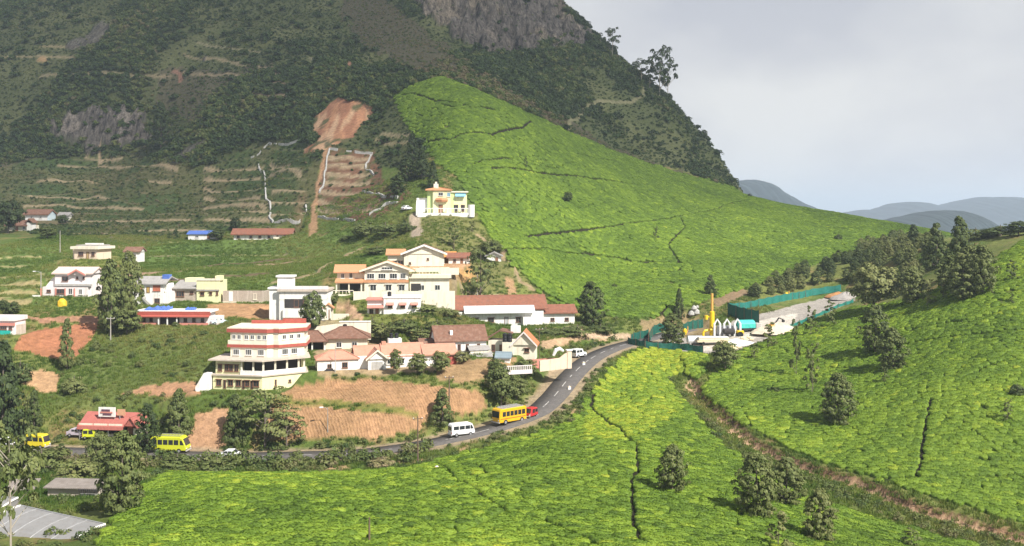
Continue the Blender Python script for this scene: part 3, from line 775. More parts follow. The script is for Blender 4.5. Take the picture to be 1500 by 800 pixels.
# the same sheet runs on to the horizon
far_r = 900 * np.geomspace(1.12, 26, 26)
far_a = np.linspace(-0.78, 0.78, 40)
FX = np.concatenate([far_a[None] * far_r[:, None]], 0); FY = np.repeat(far_r[:, None], 40, 1)
FZ = -62 + (fbm(FX * 0.004, FY * 0.004, 3, 200) - 0.5) * 30 - sstep(900, 1500, FY) * 20
FZ[0] = np.interp(far_a, SR, GZ[-1]) * 0.5 - 35
fb = len(V)
fi = np.arange(FX.size).reshape(26, 40) + fb
sel = np.rint(np.interp(far_a, SR, np.arange(NC))).astype(int)
FQ = np.stack([fi[:-1, :-1], fi[:-1, 1:], fi[1:, 1:], fi[1:, :-1]], -1).reshape(-1, 4)
e = idx[-1, sel]
EQ = np.stack([e[:-1], e[1:], fi[0, 1:], fi[0, :-1]], -1)
V = np.concatenate([V, np.stack([FX, FY, FZ], -1).reshape(-1, 3)]); Q = np.concatenate([Q, FQ, EQ])
gc = np.concatenate([gc, np.tile([0.06, 0.085, 0.03, 1], (FX.size, 1))]); gk = np.concatenate([gk, np.tile([0, 0, 0, 1], (FX.size, 1))])
me = add_mesh('ground', V, Q, [gm], smooth=True, attr={'gcol': ('POINT', 'FLOAT_COLOR', gc), 'gmask': ('POINT', 'FLOAT_COLOR', gk)})
ground = link('ground', me, label='hillside ground of grass, soil, terraces and rock', kind='structure')

# ------------------------------------------------------------------ road
asphalt = mat('asphalt', (0.115, 0.106, 0.10), 0.85, 0.35, 1.2, 0.01, dirt=(0.16, 0.14, 0.12))
paint = mat('road_paint', (0.62, 0.60, 0.56), 0.8, 0.4, 3, dirt=(0.2, 0.19, 0.18))
tang = np.gradient(ROAD[:, :2], axis=0); tang /= np.linalg.norm(tang, axis=1)[:, None]
nrm = np.stack([-tang[:, 1], tang[:, 0]], 1)
def ribbon(name, m, a, b, lift, i0=0, i1=None, thick=0.0, **kw):
    P = ROAD[i0:i1]; N = nrm[i0:i1]
    L = np.c_[P[:, :2] + N * a, P[:, 2] + lift]; Rr = np.c_[P[:, :2] + N * b, P[:, 2] + lift]
    Lb = L - [0, 0, 0.25]; Rb = Rr - [0, 0, 0.25]
    Vv = np.concatenate([L, Rr, Lb, Rb]); n = len(P); k = np.arange(n - 1)
    q = [np.stack([k, k + n, k + n + 1, k + 1], 1)]
    if thick:
        q += [np.stack([k + 1, k + 1 + 2 * n, k + 2 * n, k], 1), np.stack([k + n, k + 3 * n, k + 3 * n + 1, k + n + 1], 1)]
    else:
        Vv = Vv[:2 * n]
    return link(name, add_mesh(name, Vv, np.concatenate(q), [m], smooth=True), **kw)
road = ribbon('road', asphalt, -2.55, 2.55, 0.02, 0, None, 1, label='narrow grey asphalt hill road curving past the village', kind='structure')
seglen = np.r_[0, np.cumsum(np.linalg.norm(np.diff(ROAD[:, :2], axis=0), axis=1))]
for s0 in np.arange(2, seglen[-1] - 4, 6.0):
    i0 = int(np.searchsorted(seglen, s0)); i1 = int(np.searchsorted(seglen, s0 + 3.0)) + 1
    if i1 - i0 >= 2: ribbon('lane_marking', paint, -0.07, 0.07, 0.026, i0, i1, parent=road)
# ------------------------------------------------------------------ foliage templates
def leaf_cards(P, N, size, rng, lc=None):
    """one small bent leaf spray per point: P (n,3), N (n,3) facing"""
    n = len(P)
    N = N / (np.linalg.norm(N, axis=1)[:, None] + 1e-9)
    r = rng.normal(size=(n, 3))
    A = np.cross(N, r); A /= np.linalg.norm(A, axis=1)[:, None] + 1e-9
    B = np.cross(N, A)
    s = (size * rng.uniform(0.6, 1.3, n))[:, None]
    a = rng.uniform(0.55, 0.9, n)[:, None]
    V = np.stack([P - A * s, P - B * s * a + N * s * 0.25, P + A * s, P + B * s * a + N * s * 0.25], 1).reshape(-1, 3)
    Fq = np.arange(n * 4).reshape(n, 4)
    if lc is None: lc = rng.uniform(-0.12, 0.12, n)
    return V, Fq, lc

def cloud(rng, centers, radii, per, size, flat=1.0, out=0.9, axis=0.0):
    Ps, Ns, Ls = [], [], []
    for (c, r) in zip(centers, radii):
        n = per
        d = rng.normal(size=(n, 3)); d /= np.linalg.norm(d, axis=1)[:, None]
        d[:, 2] = np.where(d[:, 2] < -0.35, -d[:, 2], d[:, 2])
        q = rng.uniform(0.55, 1.0, n) ** 0.5
        p = np.array(c) + d * (q * r)[:, None] * np.array([1, 1, flat])
        Ps.append(p); Ns.append(d * out + rng.normal(size=(n, 3)) * 0.33 + np.array([0, 0, 0.25]) + axis * (p - np.array([0, 0, 0.45])) * np.array([1, 1, .8]))
        Ls.append(np.full(n, rng.uniform(-0.07, 0.07)) + rng.uniform(-0.10, 0.10, n))
    P = np.concatenate(Ps); N = np.concatenate(Ns); L = np.concatenate(Ls)
    return leaf_cards(P, N, size, rng, L)

TEA_M = leaf_mat('tea_leaf', [(0.0, (0.065, 0.115, 0.016)), (0.35, (0.135, 0.225, 0.025)), (0.7, (0.26, 0.37, 0.038)), (1.0, (0.46, 0.50, 0.05))], 0.2)
SCRUB_M = leaf_mat('scrub_leaf', [(0.0, (0.024, 0.042, 0.017)), (0.35, (0.06, 0.10, 0.027)), (0.65, (0.14, 0.165, 0.045)), (1.0, (0.21, 0.155, 0.10))], 0.15)
GRASS_M = leaf_mat('grass_blade', [(0.0, (0.055, 0.11, 0.018)), (0.4, (0.125, 0.185, 0.03)), (0.75, (0.22, 0.225, 0.06)), (1.0, (0.30, 0.25, 0.12))], 0.3)

def tea_mesh(seed):
    rng = np.random.default_rng(seed)
    # cushion: clipped flat top, rounded shoulder
    nr_, na_ = 6, 14
    prof = [(0.0, 0.60), (0.28, 0.605), (0.48, 0.585), (0.62, 0.53), (0.70, 0.40), (0.68, 0.02)]
    V = []
    for i, (r, z) in enumerate(prof):
        for k in range(na_):
            a = 2 * math.pi * k / na_
            w = 1 + 0.10 * math.sin(3 * a + seed) + 0.08 * math.sin(5 * a + seed * 2)
            V.append((r * w * math.cos(a), r * w * math.sin(a), z + rng.normal() * 0.022))
    V = np.array(V)
    Fq = []
    for i in range(nr_ - 1):
        for k in range(na_):
            Fq.append((i * na_ + k, (i + 1) * na_ + k, (i + 1) * na_ + (k + 1) % na_, i * na_ + (k + 1) % na_))
    Fq = np.array(Fq); lc0 = rng.uniform(-0.12, 0.0, len(Fq))
    n = 190
    a = rng.uniform(0, 2 * math.pi, n); r = 0.70 * np.sqrt(rng.uniform(0, 1, n))
    z = np.interp(r, [p[0] for p in prof[:5]], [p[1] for p in prof[:5]]) + 0.02
    w = 1 + 0.10 * np.sin(3 * a + seed) + 0.08 * np.sin(5 * a + seed * 2)
    P = np.stack([r * w * np.cos(a), r * w * np.sin(a), z], 1)
    N = np.stack([np.cos(a) * r * 0.8, np.sin(a) * r * 0.8, np.full(n, 0.8)], 1) + rng.normal(size=(n, 3)) * 0.33
    v2, f2, l2 = leaf_cards(P, N, 0.085, rng)
    return add_mesh('tea_bush', np.concatenate([V, v2]), np.concatenate([Fq, f2 + len(V)]), [TEA_M], smooth=False,
                    attr={'lc': ('FACE', 'FLOAT', np.concatenate([lc0, l2]).astype(np.float32))})

def shrub_mesh(seed, nc, per, size, m, flat=0.8, name='shrub'):
    rng = np.random.default_rng(seed)
    cs, rs = [], []
    for i in range(nc):
        a = rng.uniform(0, 6.28); q = rng.uniform(0, 0.62)
        r = rng.uniform(0.28, 0.5)
        cs.append((q * math.cos(a), q * math.sin(a), rng.uniform(0.15, 0.75) * (1 - q * 0.5))); rs.append(r)
    v, f, l = cloud(rng, cs, rs, per, size, flat)
    return add_mesh(name, v, f, [m], attr={'lc': ('FACE', 'FLOAT', l.astype(np.float32))})

def tuft_mesh(seed):
    rng = np.random.default_rng(seed)
    V, Fq, L = [], [], []
    for i in range(34):
        a = rng.uniform(0, 6.28); r = 0.55 * math.sqrt(rng.uniform()); h = rng.uniform(0.18, 0.5)
        x, y = r * math.cos(a), r * math.sin(a); b = rng.uniform(0, 6.28); w = 0.05
        lx, ly = rng.normal() * 0.12, rng.normal() * 0.12
        k = len(V)
        V += [(x - w * math.cos(b), y - w * math.sin(b), -0.05), (x + w * math.cos(b), y + w * math.sin(b), -0.05), (x + lx + w * .5 * math.cos(b), y + ly + w * .5 * math.sin(b), h), (x + lx - w * .5 * math.cos(b), y + ly - w * .5 * math.sin(b), h)]
        Fq.append((k, k + 1, k + 2, k + 3)); L.append(rng.uniform(-0.15, 0.15))
    return add_mesh('grass_tuft', np.array(V), np.array(Fq), [GRASS_M], attr={'lc': ('FACE', 'FLOAT', np.array(L, np.float32))})

def instancer(name, P, scl, tint, vid, meshes, label, rz=None, tilt=None, zs=None, parent=None, kind='stuff'):
    """one object that carries every plant of a mass too many to count"""
    n = len(P)
    tmpl = []
    for i, m in enumerate(meshes):
        tmpl.append(bpy.data.objects.new(name + '_source', m))     # not linked into the scene
    me = bpy.data.meshes.new(name)
    me.vertices.add(n); me.vertices.foreach_set('co', np.asarray(P, np.float32).ravel())
    rot = np.zeros((n, 3), np.float32); rot[:, 2] = RNG.uniform(0, 6.28, n) if rz is None else rz
    if tilt is not None: rot[:] = tilt
    sc3 = np.repeat(np.asarray(scl, np.float32)[:, None], 3, 1)
    if zs is not None: sc3[:, 2] *= zs
    for an, typ, key, data in (('rot', 'FLOAT_VECTOR', 'vector', rot), ('scl', 'FLOAT_VECTOR', 'vector', sc3), ('tint', 'FLOAT', 'value', np.asarray(tint, np.float32)), ('vid', 'INT', 'value', np.asarray(vid, np.int32))):
        a = me.attributes.new(an, typ, 'POINT'); a.data.foreach_set(key, data.ravel())
    me.update()
    o = link(name, me, parent, label=label, kind=kind)
    ng = bpy.data.node_groups.new(name + '_spread', 'GeometryNodeTree')
    ng.interface.new_socket('Geometry', in_out='INPUT', socket_type='NodeSocketGeometry')
    ng.interface.new_socket('Geometry', in_out='OUTPUT', socket_type='NodeSocketGeometry')
    gi = ng.nodes.new('NodeGroupInput'); go = ng.nodes.new('NodeGroupOutput')
    join = ng.nodes.new('GeometryNodeJoinGeometry')
    def attr(nm, typ):
        a = ng.nodes.new('GeometryNodeInputNamedAttribute'); a.data_type = typ; a.inputs['Name'].default_value = nm; return a
    ar, asc, av = attr('rot', 'FLOAT_VECTOR'), attr('scl', 'FLOAT_VECTOR'), attr('vid', 'INT')
    e2r = ng.nodes.new('FunctionNodeEulerToRotation'); ng.links.new(ar.outputs['Attribute'], e2r.inputs[0])
    for i, t in enumerate(tmpl):
        oi = ng.nodes.new('GeometryNodeObjectInfo'); oi.inputs['Object'].default_value = t; oi.inputs['As Instance'].default_value = True
        cmp_ = ng.nodes.new('FunctionNodeCompare'); cmp_.data_type = 'INT'; cmp_.operation = 'EQUAL'
        ng.links.new(av.outputs['Attribute'], cmp_.inputs[2]); cmp_.inputs[3].default_value = i
        ip = ng.nodes.new('GeometryNodeInstanceOnPoints')
        ng.links.new(gi.outputs[0], ip.inputs['Points']); ng.links.new(cmp_.outputs[0], ip.inputs['Selection'])
        ng.links.new(oi.outputs['Geometry'], ip.inputs['Instance'])
        ng.links.new(e2r.outputs[0], ip.inputs['Rotation']); ng.links.new(asc.outputs['Attribute'], ip.inputs['Scale'])
        ng.links.new(ip.outputs[0], join.inputs[0])
    ng.links.new(join.outputs[0], go.inputs[0])
    md = o.modifiers.new('spread', 'NODES'); md.node_group = ng
    return o

def scatter(x0, x1, y0, y1, step, jitter=0.45, rot=0.0, seed=0):
    rng = np.random.default_rng(seed)
    cx, cy = (x0 + x1) / 2, (y0 + y1) / 2; L = math.hypot(x1 - x0, y1 - y0) / 2
    a = np.arange(-L, L, step)
    X, Y = np.meshgrid(a, a)
    X = X + (np.arange(len(a)) % 2)[:, None] * step * 0.5
    X = X + rng.uniform(-jitter, jitter, X.shape) * step; Y = Y + rng.uniform(-jitter, jitter, Y.shape) * step
    x = cx + X * math.cos(rot) - Y * math.sin(rot); y = cy + X * math.sin(rot) + Y * math.cos(rot)
    x = x.ravel(); y = y.ravel()
    m = (x > x0) & (x < x1) & (y > y0) & (y < y1) & (np.abs(x / np.maximum(y, 1)) < 0.60)
    return x[m], y[m]

def visible(x, y, z, h=2.0, slack=0.006):
    return (z + h) / y > near(HOR, x, y) - slack

# ------------------------------------------------------------------ tea
TEA_MESH = [tea_mesh(s) for s in range(1, 9)]
def slope_rot(P):
    """bushes are plucked level with the slope: tilt each one to the ground under it"""
    x, y = P[:, 0], P[:, 1]; e = 1.6
    gx = (sample(GZ, x + e, y) - sample(GZ, x - e, y)) / (2 * e); gy = (sample(GZ, x, y + e) - sample(GZ, x, y - e)) / (2 * e)
    L = np.sqrt(gx * gx + gy * gy + 1)
    return np.stack([-np.arcsin(np.clip(-gy / L, -1, 1)), np.arctan2(-gx / L, 1 / L), np.zeros(len(x))], 1)
near_pts = []
def tea_points(k, x0, x1, y0, y1, step, rot, sc):
    x, y = scatter(x0, x1, y0, y1, step, 0.28, rot, 300 + k)
    z = sample(GZ, x, y); u = U0 + F * x / y; v = HZ - F * z / y
    m = (near(tea, x, y) == k) & (v < 880) & (u > -140) & (u < 1640) & visible(x, y, z, 1.0)
    m &= fbm(x * 0.35, y * 0.35, 2, 311) < 0.83
    x, y, z = x[m], y[m], z[m]
    for w3, hw in PATH3:           # bushes stand back from the worn paths and line them
        thr = sc * 0.62 + {1: 0.26, 2: 0.2, 3: 0.22}[k] * hw
        d, tq = dline(x, y, w3)
        n = d < thr
        if not n.any(): continue
        P3_ = np.array([tuple(p) for p in w3]); i0 = np.minimum(tq[n].astype(int), len(P3_) - 2); f = (tq[n] - i0)[:, None]
        q = P3_[i0, :2] * (1 - f) + P3_[i0 + 1, :2] * f
        dv = np.stack([x[n], y[n]], 1) - q; dl = np.linalg.norm(dv, axis=1)[:, None] + 1e-6
        nw = q + dv / dl * (thr * RNG.uniform(0.92, 1.18, len(dl))[:, None])
        x[n] = nw[:, 0]; y[n] = nw[:, 1]
    z = sample(GZ, x, y)
    P = np.stack([x, y, z - 0.02], 1)
    s = sc * RNG.uniform(0.85, 1.15, len(x))
    return P, s

def tea_tint(P, base, amp_big, amp_small, seed):
    a = fbm(P[:, 0] * 0.035, P[:, 1] * 0.035, 3, seed); b = fbm(P[:, 0] * 0.16, P[:, 1] * 0.16, 2, seed + 3)
    t = base + (a - 0.5) * amp_big + (b - 0.5) * amp_big * 0.7 + RNG.normal(0, amp_small, len(P))
    t += (RNG.uniform(size=len(P)) < 0.10) * 0.16
    return np.clip(t, 0.1, 0.92)

P1, s1 = tea_points(1, -75, 90, 78, 240, 1.16, 0.35, 1.10)
P1[:, 2] += RNG.uniform(-0.14, 0.05, len(P1))
t1 = tea_tint(P1, 0.49, 0.45, 0.12, 401)
vy = fbm(P1[:, 0] * 0.02, P1[:, 1] * 0.02, 2, 9)
_u1 = U0 + F * P1[:, 0] / P1[:, 1]; _v1 = HZ - F * P1[:, 2] / P1[:, 1]
t1 += 0.30 * inpoly(_u1, _v1, [(855, 640), (862, 590), (905, 505), (1040, 512), (1012, 575), (1000, 600), (950, 640), (900, 650)])     # the fresh flush beside the road
t1 = np.clip(t1, 0.1, 0.95)
P2, s2 = tea_points(2, 30, 230, 100, 330, 1.08, -0.2, 1.08)
P2[:, 2] += RNG.uniform(-0.12, 0.05, len(P2))
t2 = tea_tint(P2, 0.52, 0.4, 0.09, 411)
P3, s3 = tea_points(3, -60, 260, 215, 500, 1.26, 0.15, 1.26)
P3[:, 2] += RNG.uniform(-0.16, 0.06, len(P3))
t3 = tea_tint(P3, 0.39, 0.36, 0.08, 421)
# the bushes that show largest are things of their own
px = s1 / P1[:, 1]; uu = U0 + F * P1[:, 0] / P1[:, 1]; vv = HZ - F * (P1[:, 2] + 0.4) / P1[:, 1]
inf = (uu > 4) & (uu < 1496) & (vv < 796)
order = np.argsort(np.where(inf, -px, 1))[:300]
R1 = slope_rot(P1)
for i in order:
    o = link('tea_bush', TEA_MESH[i % 8], None, tuple(P1[i]), 'clipped green tea bush in the tea slope below the road', 'tea bush', 'tea bushes on the slope below the road')
    o.rotation_euler = tuple(R1[i]); o.scale = (s1[i], s1[i], s1[i] * 0.88); o['tint'] = float(t1[i])
rest = np.setdiff1d(np.arange(len(P1)), order)
instancer('tea_plantation_below_road', P1[rest], s1[rest], t1[rest], rest % 8, TEA_MESH, 'tea bushes covering the slope between road and stream gully', zs=0.88, tilt=R1[rest])
instancer('tea_plantation_beyond_gully', P2, s2, t2, RNG.integers(0, 8, len(P2)), TEA_MESH, 'bright tea bushes covering the slope beyond the stream gully', zs=0.85, tilt=slope_rot(P2))
instancer('tea_plantation_on_hill', P3, s3, t3, RNG.integers(0, 8, len(P3)), TEA_MESH, 'tea bushes covering the big hill behind the village', zs=0.85, tilt=slope_rot(P3))

# ------------------------------------------------------------------ scrub on the mountain, weeds and grass
SHR = [shrub_mesh(s, 7, 26, 0.14, SCRUB_M) for s in (21, 22, 23, 24)]
x, y = scatter(-330, 190, 330, 640, 1.65, 0.5, 0.3, 500)
z = sample(GZ, x, y); u = U0 + F * x / y; v = HZ - F * z / y
zone = (near(mmount, x, y) > 0) | ((near(mterr, x, y) > 0) & (near(terr_tread, x, y) < 0.35))
m = zone & ((near(mrock, x, y) < 0.5) | (RNG.uniform(size=len(x)) < 0.10)) & (near(msoil, x, y) < 0.5) & (near(mtl, x, y) < 0.4) & (near(tea, x, y) == 0) & (v > -60) & visible(x, y, z, 2)
dens = fbm(x * 0.03, y * 0.03, 3, 501)
trr = near(mterr, x, y) > 0
keep = RNG.uniform(size=len(x)) < np.where(trr, 0.9, sstep(0.25, 0.48, dens) * 0.48 + 0.5)
keep &= ~((near(mterr2, x, y) > 0) & (RNG.uniform(size=len(x)) < 0.75))
m &= keep
x, y, z = x[m], y[m], z[m]; trr = trr[m]
big = fbm(x * 0.02, y * 0.02, 3, 502)
sc_ = np.where(trr, RNG.uniform(0.4, 1.15, len(x)), RNG.uniform(0.6, 1.9, len(x)) * (0.65 + sstep(0.5, 0.66, big) * 1.0))
tint = 0.32 + (fbm(x * 0.05, y * 0.05, 3, 503) - 0.5) * 0.8 + RNG.normal(0, 0.17, len(x))
dryv = near(mdry, x, y)
tint = np.where(dryv, np.where(RNG.uniform(size=len(x)) < 0.45, 0.9, 0.40) + RNG.normal(0, 0.12, len(x)), tint)
sc_ = np.where(dryv, sc_ * 0.85, sc_)
_bg = (RNG.uniform(size=len(x)) < 0.035) & ~trr & ~(dryv > 0)
sc_ = np.where(_bg, RNG.uniform(2.2, 3.6, len(x)), sc_); tint = np.where(_bg, 0.14 + RNG.uniform(0, .12, len(x)), tint)
tint = np.where(trr, tint + 0.10, tint)
tint = np.clip(tint, 0.12, 0.9)
instancer('mountain_scrub', np.stack([x, y, z - 0.15], 1), sc_, tint, np.arange(len(x)) % 4, SHR, 'dense dark green scrub covering the mountain flank')
print('scrub', len(x), 'tea', len(P1), len(P2), len(P3))

TUFT = [tuft_mesh(s) for s in (31, 32, 33)]
x, y = scatter(-150, 70, 120, 345, 0.95, 0.5, 0.2, 520)
z = sample(GZ, x, y); u = U0 + F * x / y; v = HZ - F * z / y
m = (near(tea, x, y) == 0) & (near(msoil, x, y) < 0.5) & (near(dr, x, y) > 4.6) & (near(myard, x, y) == 0) & visible(x, y, z, 1) & (v < 860) & (RNG.uniform(size=len(x)) < np.where(y > 240, 0.7, 0.9))
for uu_, vv_, Y, yaw, (a0, a1, dp) in BLD.values():
    o_ = W(uu_, vv_, Y); a_ = math.radians(yaw)
    lx = (x - o_.x) * math.cos(a_) + (y - o_.y) * math.sin(a_); ly = -(x - o_.x) * math.sin(a_) + (y - o_.y) * math.cos(a_)
    m &= ~((lx > a0 - 0.5) & (lx < a1 + 0.5) & (ly > -1) & (ly < dp))
x, y, z = x[m], y[m], z[m]
tint = np.clip(0.42 + (fbm(x * 0.06, y * 0.06, 3, 522) - 0.5) * 1.0 + RNG.normal(0, 0.08, len(x)), 0.1, 0.9)
instancer('meadow_grass', np.stack([x, y, z], 1), RNG.uniform(0.6, 1.3, len(x)), tint, np.arange(len(x)) % 3, TUFT, 'rough grass and weeds between houses, fields and road')
# low weeds and bushes along the verges and the gully
x, y = scatter(-110, 110, 100, 262, 1.7, 0.5, 0.1, 540)
z = sample(GZ, x, y); u = U0 + F * x / y; v = HZ - F * z / y
verge = (near(dr, x, y) > 3.5) & (near(dr, x, y) < 13) & (near(tea, x, y) == 0) & (u < 905)
gul = (near(dg, x, y) > 2.6) & (near(dg, x, y) < 9) & (near(gside, x, y) < 0) & (near(tea, x, y) == 0) & (y < 215)
vil = (near(msl2, x, y) > 0) | ((u > 430) & (u < 780) & (v > 440) & (v < 560)) | ((u < 240) & (v > 560)) | ((u > 930) & (u < 1120) & (v > 400) & (v < 492))
fld = (near(plow, x, y) > 0) | (near(gb, x, y) > 0) | ((u > 440) & (u < 715) & (v > 556) & (v < 640))
m = (verge | gul | vil) & ~fld & (near(msoil, x, y) < 0.5) & (near(myard, x, y) == 0) & (near(tea, x, y) == 0) & (near(dr, x, y) > 3.5)
m &= RNG.uniform(size=len(x)) < np.where(gul, 0.95, np.where(verge, np.where((x < -14) & (near(rdside, x, y) < 0), 1.3, 0.7), 0.26)) * sstep(0.25, 0.5, fbm(x * 0.12, y * 0.12, 2, 541))
for uu_, vv_, Y, yaw, (a0, a1, dp) in BLD.values():
    o_ = W(uu_, vv_, Y); a_ = math.radians(yaw)
    lx = (x - o_.x) * math.cos(a_) + (y - o_.y) * math.sin(a_); ly = -(x - o_.x) * math.sin(a_) + (y - o_.y) * math.cos(a_)
    m &= ~((lx > a0 - 1.2) & (lx < a1 + 1.2) & (ly > -1.5) & (ly < dp + 0.5))
x, y, z = x[m], y[m], z[m]
SHR2 = [shrub_mesh(s, 8, 34, 0.11, SCRUB_M, 0.9) for s in (61, 62, 63)]
tint = np.clip(0.50 + (fbm(x * 0.1, y * 0.1, 2, 542) - 0.5) * 0.7 + RNG.normal(0, 0.08, len(x)), 0.15, 0.85)
instancer('verge_undergrowth', np.stack([x, y, z - 0.1], 1), RNG.uniform(0.45, 1.25, len(x)) * np.where((near(dr, x, y) < 9) & (x < -14) & (near(rdside, x, y) < 0), np.where(near(dr, x, y) < 6.5, 1.9, 1.3), 1.0), tint, np.arange(len(x)) % 3, SHR2, 'weedy bushes along road verges and stream gully')
# ------------------------------------------------------------------ trees
TREE_M = leaf_mat('tree_leaf', [(0.0, (0.022, 0.036, 0.016)), (0.3, (0.06, 0.09, 0.026)), (0.55, (0.145, 0.172, 0.052)), (0.8, (0.225, 0.23, 0.085)), (1.0, (0.27, 0.21, 0.115))], 0.12)
BARK = mat('bark_grey', (0.17, 0.14, 0.11), 0.9, 0.4, 3, 0.02, stretch=(1, 1, 0.2))
BARK_P = mat('bark_pale', (0.42, 0.37, 0.30), 0.85, 0.35, 3, 0.02, stretch=(1, 1, 0.2))

def tree_mesh(kind, seed):
    """unit-height tree: (trunk builder, crown mesh); crown radius is about 0.5 before the width scale"""
    rng = np.random.default_rng(seed)
    cs, rs, limbs = [], [], []
    per, size, flat = 36, 0.026, 0.8
    top = 0.97
    lean = rng.normal(0, 0.02, 2)
    def axis(z): return np.array([lean[0] * z, lean[1] * z, z])
    if kind == 'oak':          # silver oak: feathery, ovate, broken outline
        n = 190
        for i in range(n):
            z = 0.06 + 0.91 * ((i + rng.uniform()) / n)
            rmax = 0.46 * math.sin(math.pi * min(1, (z * 0.88 + 0.13))) ** 0.75
            a = rng.uniform(0, 6.28); q = rmax * math.sqrt(rng.uniform(0.12, 1)) * rng.uniform(0.75, 1.12)
            cs.append((q * math.cos(a) + lean[0] * z, q * math.sin(a) + lean[1] * z, z)); rs.append(rng.uniform(0.045, 0.095))
        per, size, flat = 36, 0.024, 0.6
    elif kind == 'cone':       # conifer: tiers of drooping boughs
        n = 125
        for i in range(n):
            z = 0.05 + 0.92 * ((i + rng.uniform()) / n)
            rmax = 0.50 * (1.02 - z) ** 0.72 * (1 if z > 0.14 else 0.8)
            a = rng.uniform(0, 6.28); q = rmax * rng.uniform(0.45, 1.05)
            cs.append((q * math.cos(a), q * math.sin(a), z - q * 0.12)); rs.append(rng.uniform(0.06, 0.12) * (1.2 - 0.5 * z))
        per, size, flat = 46, 0.025, 0.6
    elif kind == 'round':      # broadleaf, rounded dense crown
        n = 130
        for i in range(n):
            d = rng.normal(size=3); d /= np.linalg.norm(d); q = rng.uniform(0.5, 1.02)
            c = np.array([0, 0, 0.56]) + d * q * np.array([0.44, 0.44, 0.40])
            if c[2] < 0.12: continue
            cs.append(tuple(c)); rs.append(rng.uniform(0.06, 0.11))
        per, size = 38, 0.028
    elif kind == 'euc':        # eucalyptus: tall bare stem, separate tufts held out on thin limbs
        n = 30
        for i in range(n):
            z = 0.30 + 0.68 * ((i + rng.uniform()) / n)
            a = rng.uniform(0, 6.28); q = rng.uniform(0.10, 0.44) * (1.25 - 0.75 * abs(z - 0.7))
            cs.append((q * math.cos(a) + lean[0] * z, q * math.sin(a) + lean[1] * z, z)); rs.append(rng.uniform(0.075, 0.15))
        per, size, flat = 70, 0.027, 0.55
    elif kind == 'thin':       # young, sparse, see-through
        n = 26
        for i in range(n):
            z = 0.18 + 0.80 * ((i + rng.uniform()) / n)
            a = rng.uniform(0, 6.28); q = rng.uniform(0.05, 0.42) * (1.15 - 0.6 * z)
            cs.append((q * math.cos(a), q * math.sin(a), z)); rs.append(rng.uniform(0.05, 0.11))
        per, size, flat = 34, 0.036, 0.5
    elif kind == 'pine':       # open spreading pine with layered sprays
        n = 40
        for i in range(n):
            z = 0.25 + 0.72 * ((i + rng.uniform()) / n)
            a = rng.uniform(0, 6.28); q = rng.uniform(0.15, 0.5) * (1.1 - 0.45 * z)
            cs.append((q * math.cos(a), q * math.sin(a), z)); rs.append(rng.uniform(0.07, 0.14))
        per, size, flat = 42, 0.028, 0.35
    elif kind == 'bush':
        n = 54
        for i in range(n):
            a = rng.uniform(0, 6.28); q = 0.42 * math.sqrt(rng.uniform()); z = rng.uniform(0.12, 0.85) * (1 - q)
            cs.append((q * math.cos(a), q * math.sin(a), z)); rs.append(rng.uniform(0.09, 0.15))
        per, size = 36, 0.036
    v, f, l = cloud(rng, cs, rs, per, size, flat, 0.8, 1.6)
    crown = add_mesh('crown', v, f, [TREE_M], attr={'lc': ('FACE', 'FLOAT', l.astype(np.float32))})
    t = MB()
    r0 = {'euc': 0.014, 'thin': 0.012, 'bush': 0.03, 'pine': 0.02}.get(kind, 0.022)
    pts = [tuple(axis(z) + np.array([rng.normal(0, 0.006), rng.normal(0, 0.006), 0])) for z in (-0.04, 0.12, 0.3, 0.5, 0.7, 0.88)]
    t.tube(pts, [r0 * 1.35, r0 * 1.1, r0, r0 * 0.75, r0 * 0.5, r0 * 0.2], 7)
    for c in sorted(cs, key=lambda c: -math.hypot(c[0], c[1]))[:14 if kind != 'bush' else 6]:
        z0 = max(0.05, c[2] - 0.45 * math.hypot(c[0], c[1]) - 0.04)
        b = axis(z0); c = np.array(c); mid = b * 0.5 + c * 0.5 + np.array([0, 0, 0.015])
        t.tube([tuple(b), tuple(mid), tuple(c)], [r0 * 0.45, r0 * 0.3, r0 * 0.12], 5)
    me = bpy.data.meshes.new('trunk'); me.from_pydata(t.v, [], t.f); me.materials.append(BARK_P if kind == 'euc' else BARK)
    return me, crown

TREES = {k: [tree_mesh(k, 900 + 13 * i + j * 101) for i in range(n)] for j, (k, n) in enumerate((('oak', 4), ('cone', 3), ('round', 3), ('euc', 4), ('thin', 3), ('pine', 2), ('bush', 3)))}
TCOUNT = {}
KNAME = {'oak': 'silver_oak_tree', 'cone': 'conifer_tree', 'round': 'broadleaf_tree', 'euc': 'eucalyptus_tree', 'thin': 'young_tree', 'pine': 'pine_tree', 'bush': 'bush'}
def tree(kind, u, v, hpx, wpx, label, tint=0.4, group=None, Y=None, sink=0.1):
    p = G(u, v) if Y is None else W(u, v, Y)
    if p is None: print('no ground for tree', u, v); return
    k = p.y / F
    i = TCOUNT.get(kind, 0); TCOUNT[kind] = i + 1
    tm, cm = TREES[kind][i % len(TREES[kind])]
    root = empty(KNAME[kind], (p.x, p.y, p.z - sink), RNG.uniform(0, 6.28), label=label, cat='bush' if kind == 'bush' else 'tree', group=group)
    root.scale = (wpx * k, wpx * k, hpx * k)
    link('trunk', tm, root)
    c = link('crown', cm, root); c['tint'] = float(tint + (0.06 if tint > 0.22 else 0))
    return root

T = tree
